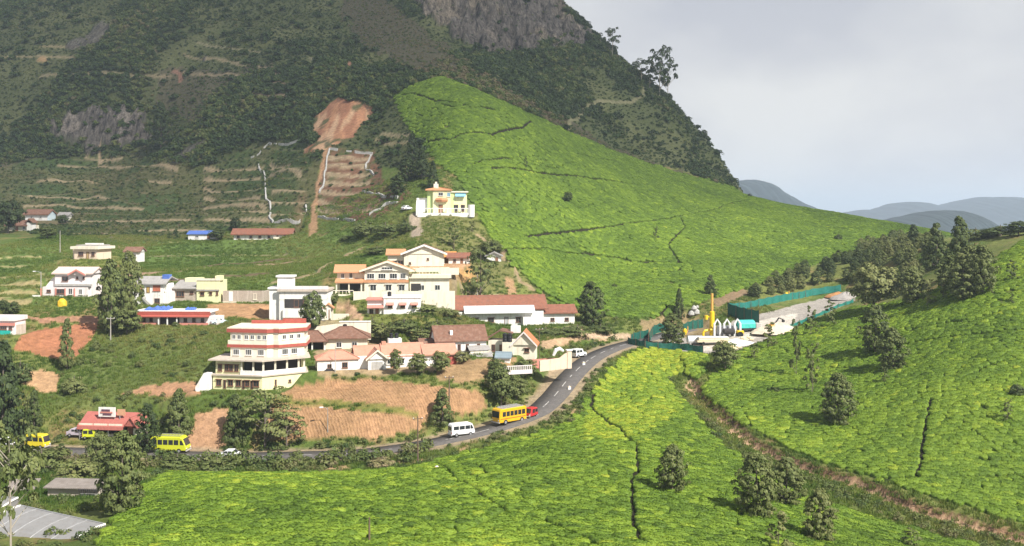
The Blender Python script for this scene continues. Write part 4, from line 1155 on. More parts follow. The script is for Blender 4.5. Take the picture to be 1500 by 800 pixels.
# on the ridge against the sky
T('euc', 897, 88, 47, 26, 'tall lone eucalyptus leaning on the ridge below the crag', 0.18)
T('euc', 966, 140, 72, 38, 'tallest ridge eucalyptus with a flat layered crown against the sky', 0.18)
T('euc', 978, 143, 58, 30, 'slim eucalyptus at the outer edge of the ridge clump', 0.18)
T('euc', 940, 121, 34, 32, 'short bushy eucalyptus beside the tallest ridge tree', 0.2)
T('euc', 952, 128, 30, 24, 'small eucalyptus between the ridge trees', 0.2)
T('bush', 981, 146, 13, 9, 'small dark shrub at the foot of the ridge eucalypts', 0.2)
T('round', 862, 62, 15, 13, 'dark round tree on the overhanging ridge rock', 0.15)
T('bush', 873, 72, 10, 12, 'low bush just under the overhanging ridge rock', 0.2)
T('bush', 1030, 200, 14, 13, 'bush on the steep lower end of the ridge', 0.22); T('bush', 1042, 212, 12, 16, 'scrubby bush beside the last rocks of the ridge', 0.22)
# mountain flank
T('oak', 236, 216, 66, 34, 'tall dark tree beside the grey cliff over the terraces', 0.18)
T('cone', 604, 236, 42, 26, 'dark conifer standing at the upper corner of the tea hill', 0.15); T('cone', 618, 262, 44, 30, 'broad dark conifer behind the green villa', 0.15)
T('cone', 634, 277, 42, 22, 'dark conifer touching the roof of the green villa', 0.17); T('oak', 596, 266, 36, 34, 'dark bushy tree uphill of the villa driveway', 0.2)
T('oak', 583, 285, 30, 30, 'dark scrubby tree at the edge of the brown terraces', 0.22)
T('bush', 535, 345, 26, 46, 'wide green bush below the brown terraces', 0.42); T('bush', 565, 345, 24, 44, 'broad bush beside the villa drive', 0.36); T('bush', 596, 340, 20, 32, 'dark bush at the top of the villa drive', 0.3)
T('bush', 505, 352, 10, 22, 'low bush in the meadow above the orange villa', 0.36); T('bush', 552, 372, 14, 40, 'hedge-like bush behind the orange villa', 0.34)
T('round', 12, 342, 52, 50, 'big dark tree over the white hillside cottages', 0.2); T('round', 92, 330, 16, 18, 'small round tree beside the hillside cottage', 0.25)
T('round', 70, 350, 18, 30, 'bushy tree below the hillside cottages', 0.36); T('round', 345, 338, 22, 18, 'dark tree behind the long red-roofed house', 0.2); T('round', 318, 352, 18, 28, 'bush beside the blue-sheeted shed', 0.3)
# left village
T('oak', 163, 488, 110, 54, 'tallest tree of the pair beside the pinkish house', 0.42, sink=0.4); T('oak', 190, 470, 104, 48, 'greyish companion of the tall tree by the white house', 0.5, sink=0.4)
T('round', 186, 490, 40, 46, 'low bushy tree at the foot of the tall pair', 0.45); T('cone', 98, 541, 76, 30, 'slender pointed conifer in front of the red field', 0.46)
T('cone', 4, 648, 150, 84, 'huge dark conifer beside the yellow soil patch', 0.2); T('cone', 50, 632, 62, 30, 'thin dark conifer on the bank under the yellow soil', 0.3); T('thin', 36, 640, 60, 30, 'spindly young tree over the yellow van', 0.5)
T('round', 18, 462, 22, 26, 'round garden tree by the teal-walled house', 0.3); T('round', 4, 456, 18, 18, 'dark garden tree behind the teal-walled house', 0.25)
T('round', 238, 445, 30, 14, 'narrow green tree between the white and cream houses', 0.38); T('round', 330, 436, 14, 16, 'green bush behind the bare block wall', 0.4); T('round', 357, 434, 12, 20, 'light bush above the bare block wall', 0.42)
T('round', 458, 493, 68, 40, 'dense round tree in front of the white tower house', 0.38); T('round', 486, 446, 18, 24, 'leafy tree by the orange gateway', 0.4)
T('bush', 258, 478, 10, 12, 'small tree in the courtyard of the blue-sheeted row', 0.4); T('bush', 140, 512, 18, 16, 'bright green bush at the corner of the red field', 0.5)
# slope and fields by the road
T('cone', 262, 640, 72, 48, 'dense fresh-green conifer above the lime minibus', 0.42); T('cone', 345, 650, 74, 44, 'dark green conifer below the four-storey building', 0.34); T('pine', 388, 652, 84, 84, 'spreading open pine below the four-storey building', 0.58)
T('pine', 420, 655, 60, 60, 'wispy pine sapling leaning over the lower field', 0.56); T('cone', 648, 622, 54, 42, 'compact conifer at the corner of the ploughed field', 0.40); T('cone', 515, 676, 32, 20, 'small conifer beside the road under the ploughed field', 0.44)
T('round', 734, 598, 66, 46, 'bushy green tree behind the yellow bus', 0.42); T('round', 727, 556, 32, 32, 'round tree beside the pink railing', 0.38); T('round', 770, 552, 28, 40, 'bush under the peach gateway wall', 0.44); T('round', 757, 585, 34, 40, 'leafy bush on the bank above the bend', 0.5)
T('round', 676, 533, 20, 26, 'brownish bush in front of the gabled cottage', 0.72); T('round', 645, 548, 36, 34, 'grey-green bush at the end of the pink-roofed house', 0.5); T('round', 612, 550, 34, 34, 'loose bush in front of the pink-roofed house', 0.52); T('round', 580, 548, 38, 22, 'tall bush against the pink-roofed house', 0.45)
T('oak', 868, 478, 66, 50, 'tall dark tree at the end of the long white house', 0.3); T('bush', 800, 489, 12, 50, 'clipped hedge at the porch of the long white house', 0.4); T('bush', 825, 491, 14, 44, 'hedge stretch beside the long white house steps', 0.42)
T('bush', 845, 488, 16, 60, 'low hedge in front of the long white house', 0.44); T('bush', 880, 486, 14, 40, 'low bush under the tall tree by the long house', 0.36)
T('pine', 703, 438, 78, 52, 'tall pine with a bare stem beside the orange villa', 0.42); T('thin', 665, 366, 44, 30, 'small tree on the lawn below the green villa', 0.40); T('thin', 692, 340, 18, 16, 'sapling on the lawn below the green villa', 0.42)
T('round', 720, 378, 28, 40, 'round tree by the tiny hut under the tea hill', 0.45); T('bush', 640, 372, 12, 14, 'bush behind the brown gabled house', 0.3); T('bush', 560, 392, 14, 30, 'bush behind the orange roofs', 0.34)
T('bush', 620, 458, 16, 60, 'scrub below the cream retaining wall', 0.5); T('bush', 655, 462, 16, 40, 'scrub beside the long white house', 0.55)
T('bush', 560, 495, 26, 52, 'brownish thicket between bungalow and awning house', 0.62); T('bush', 592, 486, 24, 54, 'dark green thicket below the awning house', 0.4); T('bush', 618, 497, 20, 44, 'mixed scrub behind the salmon roofs', 0.5); T('bush', 545, 480, 18, 40, 'olive scrub beside the boundary wall coping', 0.55); T('bush', 640, 484, 20, 46, 'scrub by the tank of the gabled cottage', 0.46)
T('oak', 216, 664, 74, 40, 'dark narrow tree between red shop and lime minibus', 0.22); T('oak', 180, 752, 122, 82, 'large grey-green tree standing at the tea field corner', 0.44)
T('round', 145, 690, 60, 40, 'leafy green tree in front of the red shop', 0.46); T('euc', 16, 806, 186, 92, 'tall pale-stemmed eucalyptus rising beside the greenhouse', 0.45, Y=92)
T('bush', 60, 690, 40, 80, 'broad green bush bank below the yellow van', 0.46); T('bush', 112, 700, 36, 70, 'yellowish bush bank behind the low shed', 0.62); T('bush', 20, 695, 60, 60, 'tangled bush at the roadside below the white van', 0.44)
T('bush', 260, 684, 24, 60, 'bushy verge clump below the lime minibus', 0.42); T('bush', 318, 690, 26, 56, 'bright green verge bush below the white car', 0.44); T('bush', 435, 680, 28, 26, 'rounded green bush on the verge below the fields', 0.46); T('bush', 404, 682, 22, 30, 'dark green verge bush beneath the pine', 0.38)
T('bush', 470, 656, 14, 20, 'small green bush at the foot of the lower field', 0.5); T('bush', 560, 684, 20, 44, 'reddish brown bush beside the road pole', 0.86); T('bush', 30, 560, 40, 40, 'dark bush by the yellow soil', 0.3); T('bush', 108, 575, 30, 40, 'grey-green bush beneath the slender conifer', 0.55)
# gully and right-hand tea slope
T('oak', 985, 724, 74, 56, 'lone bushy tree in the tea slope beside the worn path', 0.46); T('oak', 1110, 758, 96, 74, 'broadest tree of the group by the stream gully', 0.48); T('oak', 1152, 742, 74, 62, 'tree on the gully bank joined to the broad one', 0.50)
T('oak', 1200, 794, 80, 58, 'feathery pale tree below the gully group', 0.58); T('thin', 1140, 806, 60, 50, 'sparse pale tree beneath the gully group', 0.66); T('thin', 1335, 806, 34, 40, 'low sapling at the lower edge of the gully thicket', 0.5)
T('oak', 1228, 622, 76, 62, 'dense pointed tree in the slope beyond the gully', 0.44); T('oak', 1282, 520, 74, 56, 'taller of the two close trees with long shadows', 0.40); T('oak', 1308, 543, 64, 50, 'shorter of the two close trees with long shadows', 0.42)
T('thin', 1190, 578, 76, 34, 'sparse tree with a pinkish stem on the slope', 0.5); T('thin', 1167, 552, 84, 24, 'tall thin sapling on the slope below the yard', 0.44); T('round', 1062, 544, 46, 44, 'bushy tree at the head of the gully', 0.48)
T('oak', 985, 508, 50, 44, 'dark tree standing inside the netted yard', 0.40); T('thin', 1216, 480, 40, 26, 'forked young tree below the yard fence', 0.42); T('thin', 1188, 492, 44, 26, 'young tree by the near yard netting', 0.44); T('thin', 1125, 512, 40, 34, 'grey-green young tree by the sand heap', 0.5); T('thin', 1105, 528, 26, 20, 'small sapling below the cement bags', 0.5)
T('thin', 1476, 618, 34, 24, 'bare-stemmed sapling among the tea', 0.5); T('bush', 1490, 580, 24, 26, 'dark bush at the high side of the tea slope', 0.3); T('thin', 1482, 446, 18, 12, 'tiny lone sapling high in the tea', 0.35); T('thin', 1482, 412, 32, 24, 'small conical sapling near the hedge top', 0.36)
T('thin', 1296, 562, 26, 18, 'thin sapling under the two close trees', 0.46); T('bush', 1135, 575, 12, 20, 'dark shrub in the tea beyond the gully', 0.3)
T('round', 1280, 458, 76, 80, 'big olive-brown tree beside the end of the yard', 0.62); T('oak', 1337, 445, 56, 46, 'open-branched tree behind the two close trees', 0.52); T('thin', 1358, 452, 44, 34, 'pale open tree with visible branches', 0.6); T('thin', 1382, 440, 40, 30, 'open sapling in the shade of the conifers', 0.5)
T('cone', 1372, 392, 66, 46, 'broad dark conifer on the skyline by the taller one', 0.32); T('cone', 1406, 402, 86, 50, 'tallest conifer on the skyline over the tea', 0.34); T('oak', 1440, 432, 74, 52, 'bushy tree in front of the skyline conifers', 0.46); T('oak', 1412, 440, 60, 56, 'grey-green tree beneath the skyline conifers', 0.5)
T('cone', 1338, 362, 34, 26, 'small dark conifer at the end of the woodland belt', 0.22); T('oak', 1392, 425, 54, 50, 'dark tree in the middle of the skyline group', 0.38); T('oak', 1420, 425, 66, 60, 'olive tree under the tallest conifer', 0.5)
T('bush', 1465, 346, 20, 60, 'dark hedge bush along the skyline track', 0.28); T('round', 1492, 345, 22, 44, 'round bush on the skyline at the hedge end', 0.26); T('bush', 1430, 350, 20, 50, 'low bush on the skyline', 0.4)
# lone trees in the big tea hill
T('round', 832, 298, 18, 16, 'dark round bush standing alone in the hill tea', 0.24); T('thin', 770, 248, 20, 10, 'thin lone tree high in the hill tea', 0.24); T('thin', 960, 351, 19, 13, 'faint sapling beside the long hill path', 0.35); T('cone', 1041, 434, 32, 26, 'conifer over the yellow mast', 0.3); T('cone', 995, 466, 44, 20, 'pointed conifer at the hill foot by the yard', 0.28)
T('bush', 1098, 290, 9, 8, 'shrub at the end of the long hill path', 0.2); T('bush', 1228, 352, 12, 14, 'small shrub near the shoulder of the tea hill', 0.24); T('bush', 900, 422, 9, 9, 'small shrub low in the hill tea', 0.3)
T('bush', 722, 372, 24, 24, 'bush at the corner of the hill path', 0.35)

# belt of wood between the two tea slopes: one mass
x, y = scatter(60, 150, 262, 420, 4.7, 0.5, 0.2, 560)
z = sample(GZ, x, y); u = U0 + F * x / y; v = HZ - F * z / y
m = inpoly(u, v, [(1085, 441), (1092, 432), (1110, 424), (1200, 388), (1290, 352), (1335, 345), (1372, 352), (1380, 385), (1330, 420), (1262, 430), (1232, 414), (1190, 420), (1150, 430)]) & (near(myard, x, y) == 0)
x, y, z, u = x[m], y[m], z[m], u[m]
WOODM = [TREES['oak'][i][1] for i in (0, 1, 2)]
hh = RNG.uniform(2.4, 4.8, len(x))
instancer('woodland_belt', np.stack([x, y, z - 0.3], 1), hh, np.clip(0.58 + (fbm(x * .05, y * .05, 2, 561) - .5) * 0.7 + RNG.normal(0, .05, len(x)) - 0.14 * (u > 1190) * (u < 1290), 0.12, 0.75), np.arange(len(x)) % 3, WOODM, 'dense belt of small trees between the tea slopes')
# ------------------------------------------------------------------ buildings
WHITE = mat('wall_white', (0.82, 0.80, 0.76), 0.85, 0.07, 0.8, dirt=(0.55, 0.50, 0.43))
CREAM = mat('wall_cream', (0.78, 0.72, 0.58), 0.85, 0.08, 0.8, dirt=(0.55, 0.47, 0.36))
PEACH = mat('wall_peach', (0.76, 0.60, 0.46), 0.85, 0.08, 0.8, dirt=(0.5, 0.38, 0.28))
PINKW = mat('wall_pink_white', (0.80, 0.72, 0.70), 0.85, 0.07, 0.8, dirt=(0.6, 0.5, 0.46))
YELW = mat('wall_pale_yellow', (0.78, 0.76, 0.45), 0.85, 0.08, 0.8, dirt=(0.55, 0.52, 0.32))
LIME = mat('wall_lime', (0.55, 0.68, 0.30), 0.85, 0.1, 0.8)
BLOCK = mat('wall_bare_block', (0.46, 0.38, 0.31), 0.95, 0.3, 2.5, 0.02, dirt=(0.6, 0.52, 0.44))
REDB = mat('band_red', (0.40, 0.095, 0.07), 0.75, 0.18, 1.0, 0.01)
PINKB = mat('band_pink', (0.62, 0.25, 0.20), 0.8, 0.15, 1.0)
ORT = mat('roof_orange_tile', (0.66, 0.33, 0.17), 0.85, 0.16, 1.2, 0.03, wave=('X', 1.5, 0.74))
PKT = mat('roof_salmon_tile', (0.64, 0.32, 0.22), 0.85, 0.18, 1.2, 0.03, wave=('X', 1.5, 0.76))
BRT = mat('roof_brown_tile', (0.27, 0.14, 0.095), 0.9, 0.35, 1.5, 0.03, wave=('X', 1.6, 0.65), dirt=(0.36, 0.24, 0.18))
RDT = mat('roof_red_tile', (0.34, 0.14, 0.09), 0.9, 0.3, 1.2, 0.03, wave=('X', 1.6, 0.68), dirt=(0.2, 0.13, 0.1))
GRT = mat('roof_grey_sheet', (0.40, 0.38, 0.36), 0.8, 0.25, 1.0, 0.02, wave=('X', 1.3, 0.8), dirt=(0.26, 0.22, 0.19))
SLAB = mat('roof_slab', (0.56, 0.48, 0.40), 0.9, 0.22, 0.9, dirt=(0.40, 0.33, 0.26))
TERR_M = mat('roof_terrace_cream', (0.74, 0.67, 0.52), 0.9, 0.12, 0.8, dirt=(0.55, 0.48, 0.36))
GLASS = mat('window_glass', (0.035, 0.04, 0.045), 0.18, 0.25, 2.0, spec=0.6)
FRAME = mat('window_frame_white', (0.70, 0.68, 0.64), 0.6, 0.1, 2)
FRB = mat('window_frame_brown', (0.22, 0.11, 0.07), 0.6, 0.2, 2)
WOOD = mat('door_wood', (0.30, 0.15, 0.08), 0.6, 0.25, 2, stretch=(6, 6, 1))
SHUT = mat('shutter_rust', (0.50, 0.17, 0.10), 0.7, 0.15, 2)
DARK = mat('dark_shade_and_parts', (0.05, 0.045, 0.045), 0.9, 0.3, 1)  # near-black that paints shade into openings, also used for dark machine parts
BLUE = mat('sheet_blue', (0.10, 0.19, 0.55), 0.55, 0.3, 1.3, 0.05)
TEALP = mat('panel_teal', (0.02, 0.42, 0.36), 0.6, 0.15, 1.3)
TARP = mat('tarp_turquoise', (0.07, 0.55, 0.48), 0.5, 0.25, 1.5, 0.05)
BLACKP = mat('tank_black', (0.022, 0.022, 0.025), 0.45, 0.2, 3)
CONC = mat('concrete', (0.45, 0.43, 0.40), 0.9, 0.25, 1.5, dirt=(0.3, 0.28, 0.25))
STEEL = mat('galvanised', (0.5, 0.5, 0.5), 0.5, 0.2, 3, metal=0.6)

class Bd:
    """a building in its own frame; every measure in photo pixels at its distance, x right, y away, z up"""
    def __init__(s, key, name, label, cat='house', group=None, at=None):
        u, v, Y, yaw = (BLD[key][:4] if at is None else at)
        s.k = Y / F
        s.root = empty(name, W(u, v, Y), math.radians(yaw), label=label, cat=cat, group=group)
    def add(s, part, mb, m, parent=None, bevel=0):
        k = s.k
        mb.v = [(x * k, y * k, z * k) for x, y, z in mb.v]
        return mb.build(part, m, parent or s.root, bevel=bevel)
    def blk(s, part, x0, x1, y0, y1, z0, z1, m, parent=None):
        o = s.add(part, MB().box(x0, x1, y0, y1, z0, z1), m, parent)
        return dict(F=((x0, y0), (x1, y0)), R=((x1, y0), (x1, y1)), L=((x0, y1), (x0, y0)), o=o)
    def plan(s, part, pts, z0, z1, m, parent=None):
        return s.add(part, MB().prism(pts, z0, z1), m, parent)
    def gable(s, x0, x1, y0, y1, z, rise, m, along='x', eave=2.5, t=1.6, wallm=None, part='roof'):
        """pitched roof of two slabs with a ridge; along = ridge direction"""
        mb = MB()
        if along == 'x':
            c = (y0 + y1) / 2; sl = rise / (c - y0)
            for a in (-1, 1):
                ye = (y0 - eave) if a < 0 else (y1 + eave)
                ze = z - eave * sl
                mb.prism_x([(ye, ze), (c, z + rise), (c, z + rise + t), (ye, ze + t)] if a < 0 else [(c, z + rise), (ye, ze), (ye, ze + t), (c, z + rise + t)], x0 - eave, x1 + eave)
            r = s.add(part, mb, m)
            s.add('ridge_cap', MB().prism_x([(c - 1.2, z + rise + t - 0.5), (c, z + rise + t + 0.7), (c + 1.2, z + rise + t - 0.5)], x0 - eave - .1, x1 + eave + .1), m, r)
            if wallm:
                for xe in ((x0, x0 + 1), (x1 - 1, x1)):
                    s.add('gable_wall', MB().prism_x([(y0, z), (y1, z), (c, z + rise - 0.3)], *xe), wallm)
        else:
            c = (x0 + x1) / 2; sl = rise / (c - x0)
            for a in (-1, 1):
                xe = (x0 - eave) if a < 0 else (x1 + eave)
                ze = z - eave * sl
                mb.prism_y([(xe, ze), (c, z + rise), (c, z + rise + t), (xe, ze + t)] if a < 0 else [(c, z + rise), (xe, ze), (xe, ze + t), (c, z + rise + t)], y0 - eave, y1 + eave)
            r = s.add(part, mb, m)
            s.add('ridge_cap', MB().prism_y([(c - 1.2, z + rise + t - 0.5), (c, z + rise + t + 0.7), (c + 1.2, z + rise + t - 0.5)], y0 - eave - .1, y1 + eave + .1), m, r)
            if wallm:
                s.add('gable_wall', MB().prism_y([(x0, z), (x1, z), (c, z + rise - 0.3)], y0, y0 + 1), wallm)
        return r
    def verge(s, x0, x1, y, z, rise, m, eave=2.5, t=1.7, w=1.6):
        """barge boards along a gable that faces the camera"""
        c = (x0 + x1) / 2; sl = rise / (c - x0)
        xa, za = x0 - eave, z - eave * sl
        s.add('barge_board', MB().prism_y([(xa, za - w * 0.4), (c, z + rise - w * 0.4), (c, z + rise + t + .4), (xa, za + t + .4)], y - eave - 0.8, y - eave - 0.1), m)
        s.add('barge_board', MB().prism_y([(c, z + rise - w * 0.4), (x1 + eave, za - w * 0.4), (x1 + eave, za + t + .4), (c, z + rise + t + .4)], y - eave - 0.85, y - eave - 0.15), m)
    def hip(s, x0, x1, y0, y1, z, rise, m, eave=3, inset=None, part='roof'):
        x0 -= eave; x1 += eave; y0 -= eave; y1 += eave
        i = (y1 - y0) / 2 if inset is None else inset; c = (y0 + y1) / 2
        b = [(x0, y0, z), (x1, y0, z), (x1, y1, z), (x0, y1, z)]
        tp = [(x0 + i, c, z + rise), (x1 - i, c, z + rise)]
        lo = [(x, y_, z - 1.2) for x, y_, _ in b]
        mb = MB().poly(b + tp + lo, [(0, 1, 5, 4), (1, 2, 5), (2, 3, 4, 5), (3, 0, 4), (6, 7, 1, 0), (7, 8, 2, 1), (8, 9, 3, 2), (9, 6, 0, 3), (9, 8, 7, 6)])
        r = s.add(part, mb, m)
        hb = MB()
        for a, b_ in ((b[0], tp[0]), (b[1], tp[1]), (tp[0], tp[1])):
            hb.bar((a[0], a[1], a[2] + .4), (b_[0], b_[1], b_[2] + .4), 1.4, 1.0)
        s.add('ridge_cap', hb, m, r)
        return r
    def win(s, edge, t, z0, w, h, fm=None, name='window', hood=None, bars=1, glass=None, off=0.0):
        """framed window on a wall edge: frame proud of the wall, pane set back inside it, mullions, sill"""
        (ax, ay), (bx, by) = edge
        L = math.hypot(bx - ax, by - ay); dx, dy = (bx - ax) / L, (by - ay) / L; nx, ny = dy, -dx
        cx, cy = ax + (bx - ax) * t, ay + (by - ay) * t
        def bxs(mb, a0, a1, d0, d1, z0_, z1_):
            P = []
            for z in (z0_, z1_):
                for a, d in ((a0, d0), (a1, d0), (a1, d1), (a0, d1)):
                    P.append((cx + dx * a + nx * d, cy + dy * a + ny * d, z))
            return mb.poly(P, [(0, 3, 2, 1), (4, 5, 6, 7), (0, 1, 5, 4), (1, 2, 6, 5), (2, 3, 7, 6), (3, 0, 4, 7)])
        f = 0.10 / s.k * 0.9; dp = 0.10 / s.k
        mb = MB()
        bxs(mb, -w / 2, -w / 2 + f, off, off + dp, z0, z0 + h); bxs(mb, w / 2 - f, w / 2, off, off + dp, z0, z0 + h)
        bxs(mb, -w / 2 + f, w / 2 - f, off, off + dp, z0 + h - f, z0 + h); bxs(mb, -w / 2 + f, w / 2 - f, off, off + dp, z0, z0 + f)
        for i in range(bars):
            c = -w / 2 + w * (i + 1) / (bars + 1)
            bxs(mb, c - f * .35, c + f * .35, off, off + dp * .8, z0 + f, z0 + h - f)
        if hood:
            bxs(mb, -w / 2 - f * 2, w / 2 + f * 2, off, off + hood / s.k, z0 + h + f * 0.4, z0 + h + f * 1.4)
        wo_ = s.add(name, mb, fm or FRAME)
        s.add('pane' if name == 'window' else 'panel', bxs(MB(), -w / 2 + f, w / 2 - f, off + dp * 0.1, off + dp * 0.35, z0 + f, z0 + h - f), glass or GLASS, wo_)
        if name == 'window':
            s.add('sill', bxs(MB(), -w / 2 - f, w / 2 + f, off, off + dp * 2, z0 - f * 0.9, z0 - 0.02), fm or FRAME, wo_)
        return wo_
    def door(s, edge, t, z0, w, h, m=None):
        return s.win(edge, t, z0, w, h, FRB, 'door', bars=0, glass=m or WOOD)
    def rail(s, x0, x1, y, z0, h, m, n=8):
        mb = MB().box(x0, x1, y, y + .8, z0 + h - 1, z0 + h)
        for i in range(n + 1):
            x = x0 + (x1 - x0) * i / n
            mb.box(x - .35, x + .35, y + .1, y + .7, z0, z0 + h - 1)
        return s.add('railing', mb, m)
    def tank(s, x, y, z, r, h, parent=None):
        mb = MB()
        mb.tube([(x, y, z), (x, y, z + h * .25), (x, y, z + h * .3), (x, y, z + h * .55), (x, y, z + h * .6), (x, y, z + h * .85), (x, y, z + h * .97), (x, y, z + h)], [r, r, r * .93, r, r * .93, r, r * .5, r * .2], 14)
        return s.add('water_tank', mb, BLACKP, parent)

def scaled(pts, f, fy=None):
    cx = sum(p[0] for p in pts) / len(pts); cy = sum(p[1] for p in pts) / len(pts)
    return [(cx + (x - cx) * f, cy + (y - cy) * (fy or f)) for x, y in pts]

# --- four-storey stepped building with red bands
b = Bd('four', 'stepped_building', 'four-storey cream building with red bands, open verandah and outside stair', 'building')
low = [(-76, 14), (0, 0), (56, 42), (44, 88), (-70, 74)]
b.plan('ground_storey', low, -14, 20, YELW)
b.plan('floor_ledge', scaled(low, 1.05), 20, 22, SLAB)
inner = [(-76 + 3, 17), (-34, 9), (-34, 26), (0, 22), (46, 52), (42, 86), (-68, 72)]
b.plan('verandah_storey', inner, 22, 42, YELW)
b.add('verandah_back_shade', MB().prism([(-33, 25.3), (0, 21.2), (45, 50.8), (46, 51.6), (0, 22.1), (-33, 26)], 23, 41), DARK)  # dark skin over the back wall, painting in the verandah's shade
for (p, q) in (((-34, 6.3), (0, 0)), ((0, 0), (55, 41.3))):
    dx, dy = q[0] - p[0], q[1] - p[1]; L = math.hypot(dx, dy); nx, ny = dy / L, -dx / L
    b.add('parapet', MB().prism([(p[0], p[1]), (q[0], q[1]), (q[0] - nx * 2, q[1] - ny * 2), (p[0] - nx * 2, p[1] - ny * 2)], 22, 28), WHITE)
for cx_, cy_ in ((-32, 8), (-14, 4.4), (1, 3), (16, 14), (31, 25), (46, 36), (53, 42)):
    b.blk('column', cx_ - 1.2, cx_ + 1.2, cy_ - 1.2, cy_ + 1.2, 28, 42, CREAM)
b.plan('roof_slab', scaled(low, 1.10), 42, 44, SLAB)
up = [(-58, 42), (0, 32), (8, 36), (16, 34), (50, 58), (46, 104), (-54, 104)]
b.plan('upper_storeys', up, 44, 86, CREAM)
b.plan('red_band', scaled(up, 1.08), 58, 62.4, REDB); b.plan('balcony_band', scaled(up, 1.06), 62.5, 68.5, CREAM)
b.plan('red_band', scaled(up, 1.09), 80.5, 86, REDB); b.plan('roof_terrace', scaled(up, 1.08), 86.1, 87.6, TERR_M)
b.add('parapet', MB().box(-40, 8, 96, 99, 87.6, 93).box(8, 44, 100, 103, 87.6, 95), REDB)
for e, ts, z0, h in ((((-58, 42), (0, 32)), (.1, .24, .44, .60, .78, .93), 70, 7), (((-58, 42), (0, 32)), (.16, .5, .83), 46.5, 9), (((16, 34), (50, 58)), (.22, .5, .78), 70, 7), (((16, 34), (50, 58)), (.25, .6), 47, 9)):
    for t in ts: b.win(e, t, z0, 6.2 if h < 8 else 10, h, FRAME, bars=1 if h < 8 else 2)
e = ((-76, 14), (0, 0))
for t, w_ in ((.12, 8), (.36, 8), (.52, 8), (.70, 7), (.88, 9)): b.win(e, t, 5, w_, 9, FRB, bars=1, hood=.3)
b.door(e, .24, 1, 4, 13, DARK); b.door(e, .62, 1, 4, 13, DARK); b.door(e, .79, 1, 4, 13, DARK)
e = ((-73, 17), (-34, 9))
for t in (.18, .45, .62, .84): b.win(e, t, 26, 6.5, 10, FRB, hood=.3)
b.win(((0, 0), (56, 42)), .3, 5, 3, 9, FRB, bars=0); b.win(((0, 0), (56, 42)), .62, 8, 4, 4, FRB, bars=0)
st = MB()
for i in range(9):
    st.box(-84 - i * 1.3, -78 - i * 0.2, 10 - i * 2.2, 18 - i * 1.4, -12, 24 - i * 2.7)
b.add('outside_stair', st, WHITE); b.add('stair_wall', MB().prism_y([(-96, -12), (-78, -12), (-78, 28), (-84, 26), (-96, 6)], -6, -4), WHITE)
b.add('entry_ramp', MB().prism_y([(-112, -22), (-92, -12), (-92, -5), (-112, -13)], -8, -5), WHITE)

# --- white house with the stair tower
b = Bd('tower', 'tower_house', 'white house with tall stair tower and roof water room')
w = b.blk('wall', -28, 42, 0, 50, -16, 42, WHITE); b.blk('upper_back', -28, 42, -0.5, 2.2, 30, 33, WHITE)
b.blk('stair_tower', -44, -28.2, 6, 40, -16, 45, WHITE); b.blk('tower_slab', -46, -26, 4, 42, 45, 47.5, WHITE)
b.blk('roof_slab', -30, 44, -3, 52, 42, 45, SLAB); b.blk('parapet', -30, 44, -3.2, -1, 45.1, 50, PINKW); b.blk('water_room', -34, -12, 14, 34, 47.6, 62, WHITE); b.blk('water_room_slab', -36, -10, 12, 36, 62, 64.5, WHITE)
r_ = b.blk('recess_shade', -20, 8, -0.6, 0, 18, 31, DARK); b.win(w['F'], .36, 19, 7, 11, FRB); b.win(w['F'], .55, 20, 7, 9, FRB)  # flat dark panel on the wall, painted as the shade of a sunken bay
b.blk('plinth_band', -29, 12, -1.4, -0.2, -12, -2, REDB); b.blk('balcony_wall', -22, 12, -4, -2, 4, 17, WHITE); b.door(w['R'], .3, 0, 6, 14)

# --- big orange-roofed villa
b = Bd('villa', 'orange_roof_villa', 'large cream villa with orange tiled roofs on a walled terrace')
w = b.blk('wall', -26, 38, 0, 34, -8, 31, CREAM); b.gable(-30, 44, -2, 34, 31, 13, ORT, 'y', 3, wallm=CREAM); b.verge(-30, 44, -2, 31, 13, CREAM, 3)
l = b.blk('wing_wall', -66, -26.2, 6, 36, -8, 30, CREAM); b.gable(-68, -28, 3, 38, 29.5, 8, ORT, 'x', 3, wallm=CREAM)
b.blk('string_course', -27, 38.5, -1.5, -.2, 14, 18, ORT); b.add('porch_roof', MB().prism_x([(-8, 14), (6, 18), (6, 20), (-8, 16)], -68, -27), ORT)
for cx_ in (-66, -48, -30): b.blk('column', cx_ - 1, cx_ + 1, -6, -4, -8, 14, CREAM)
b.blk('porch_back_shade', -62, -30, 5.2, 5.8, -4, 12, DARK)  # dark sheet before the wing wall paints the porch's shade
for t in (.14, .40, .66, .88): b.win(w['F'], t, 19.5, 11 if t < .8 else 8, 8, FRAME, bars=2)
b.win(((-30, -2), (44, -2)), .5, 33, 16, 4, FRAME, bars=3)
for t in (.2, .55, .85): b.win(w['F'], t, 2, 9, 9, FRAME, hood=.35)
b.win(l['F'], .5, 20, 5, 9, FRAME); b.win(l['F'], .2, 20, 5, 7, FRAME)
w2 = b.blk('annex_wall', 40, 98, 4, 44, -14, 20, CREAM); b.blk('annex_slab', 39, 101, 0, 47, 20, 24, TERR_M); b.win(w2['F'], .3, 2, 8, 8); b.win(w2['F'], .7, 2, 8, 8); b.rail(54, 98, 2, 24, 12, CREAM, 9)
b.blk('courtyard_shade', 42, 56, 3.2, 3.8, -6, 12, DARK)  # dark panel on the annex wall, shade put in by colour
b.blk('terrace', -40, 106, -22, 0, -24, -6, CREAM); b.blk('terrace_parapet', -40, 106, -23.5, -22.1, -24, 3, CREAM); b.blk('terrace_wall', -72, -40.2, -12, 4, -24, -2, CREAM); b.rail(-72, -41, -12, -2, 6, CREAM, 6)
for x in (-14, -4, 12, 30): b.add('planter', MB().tube([(x, -20, -6), (x, -20, -3), (x, -20, -2)], [1.6, 2, 1.2], 8), BRT)

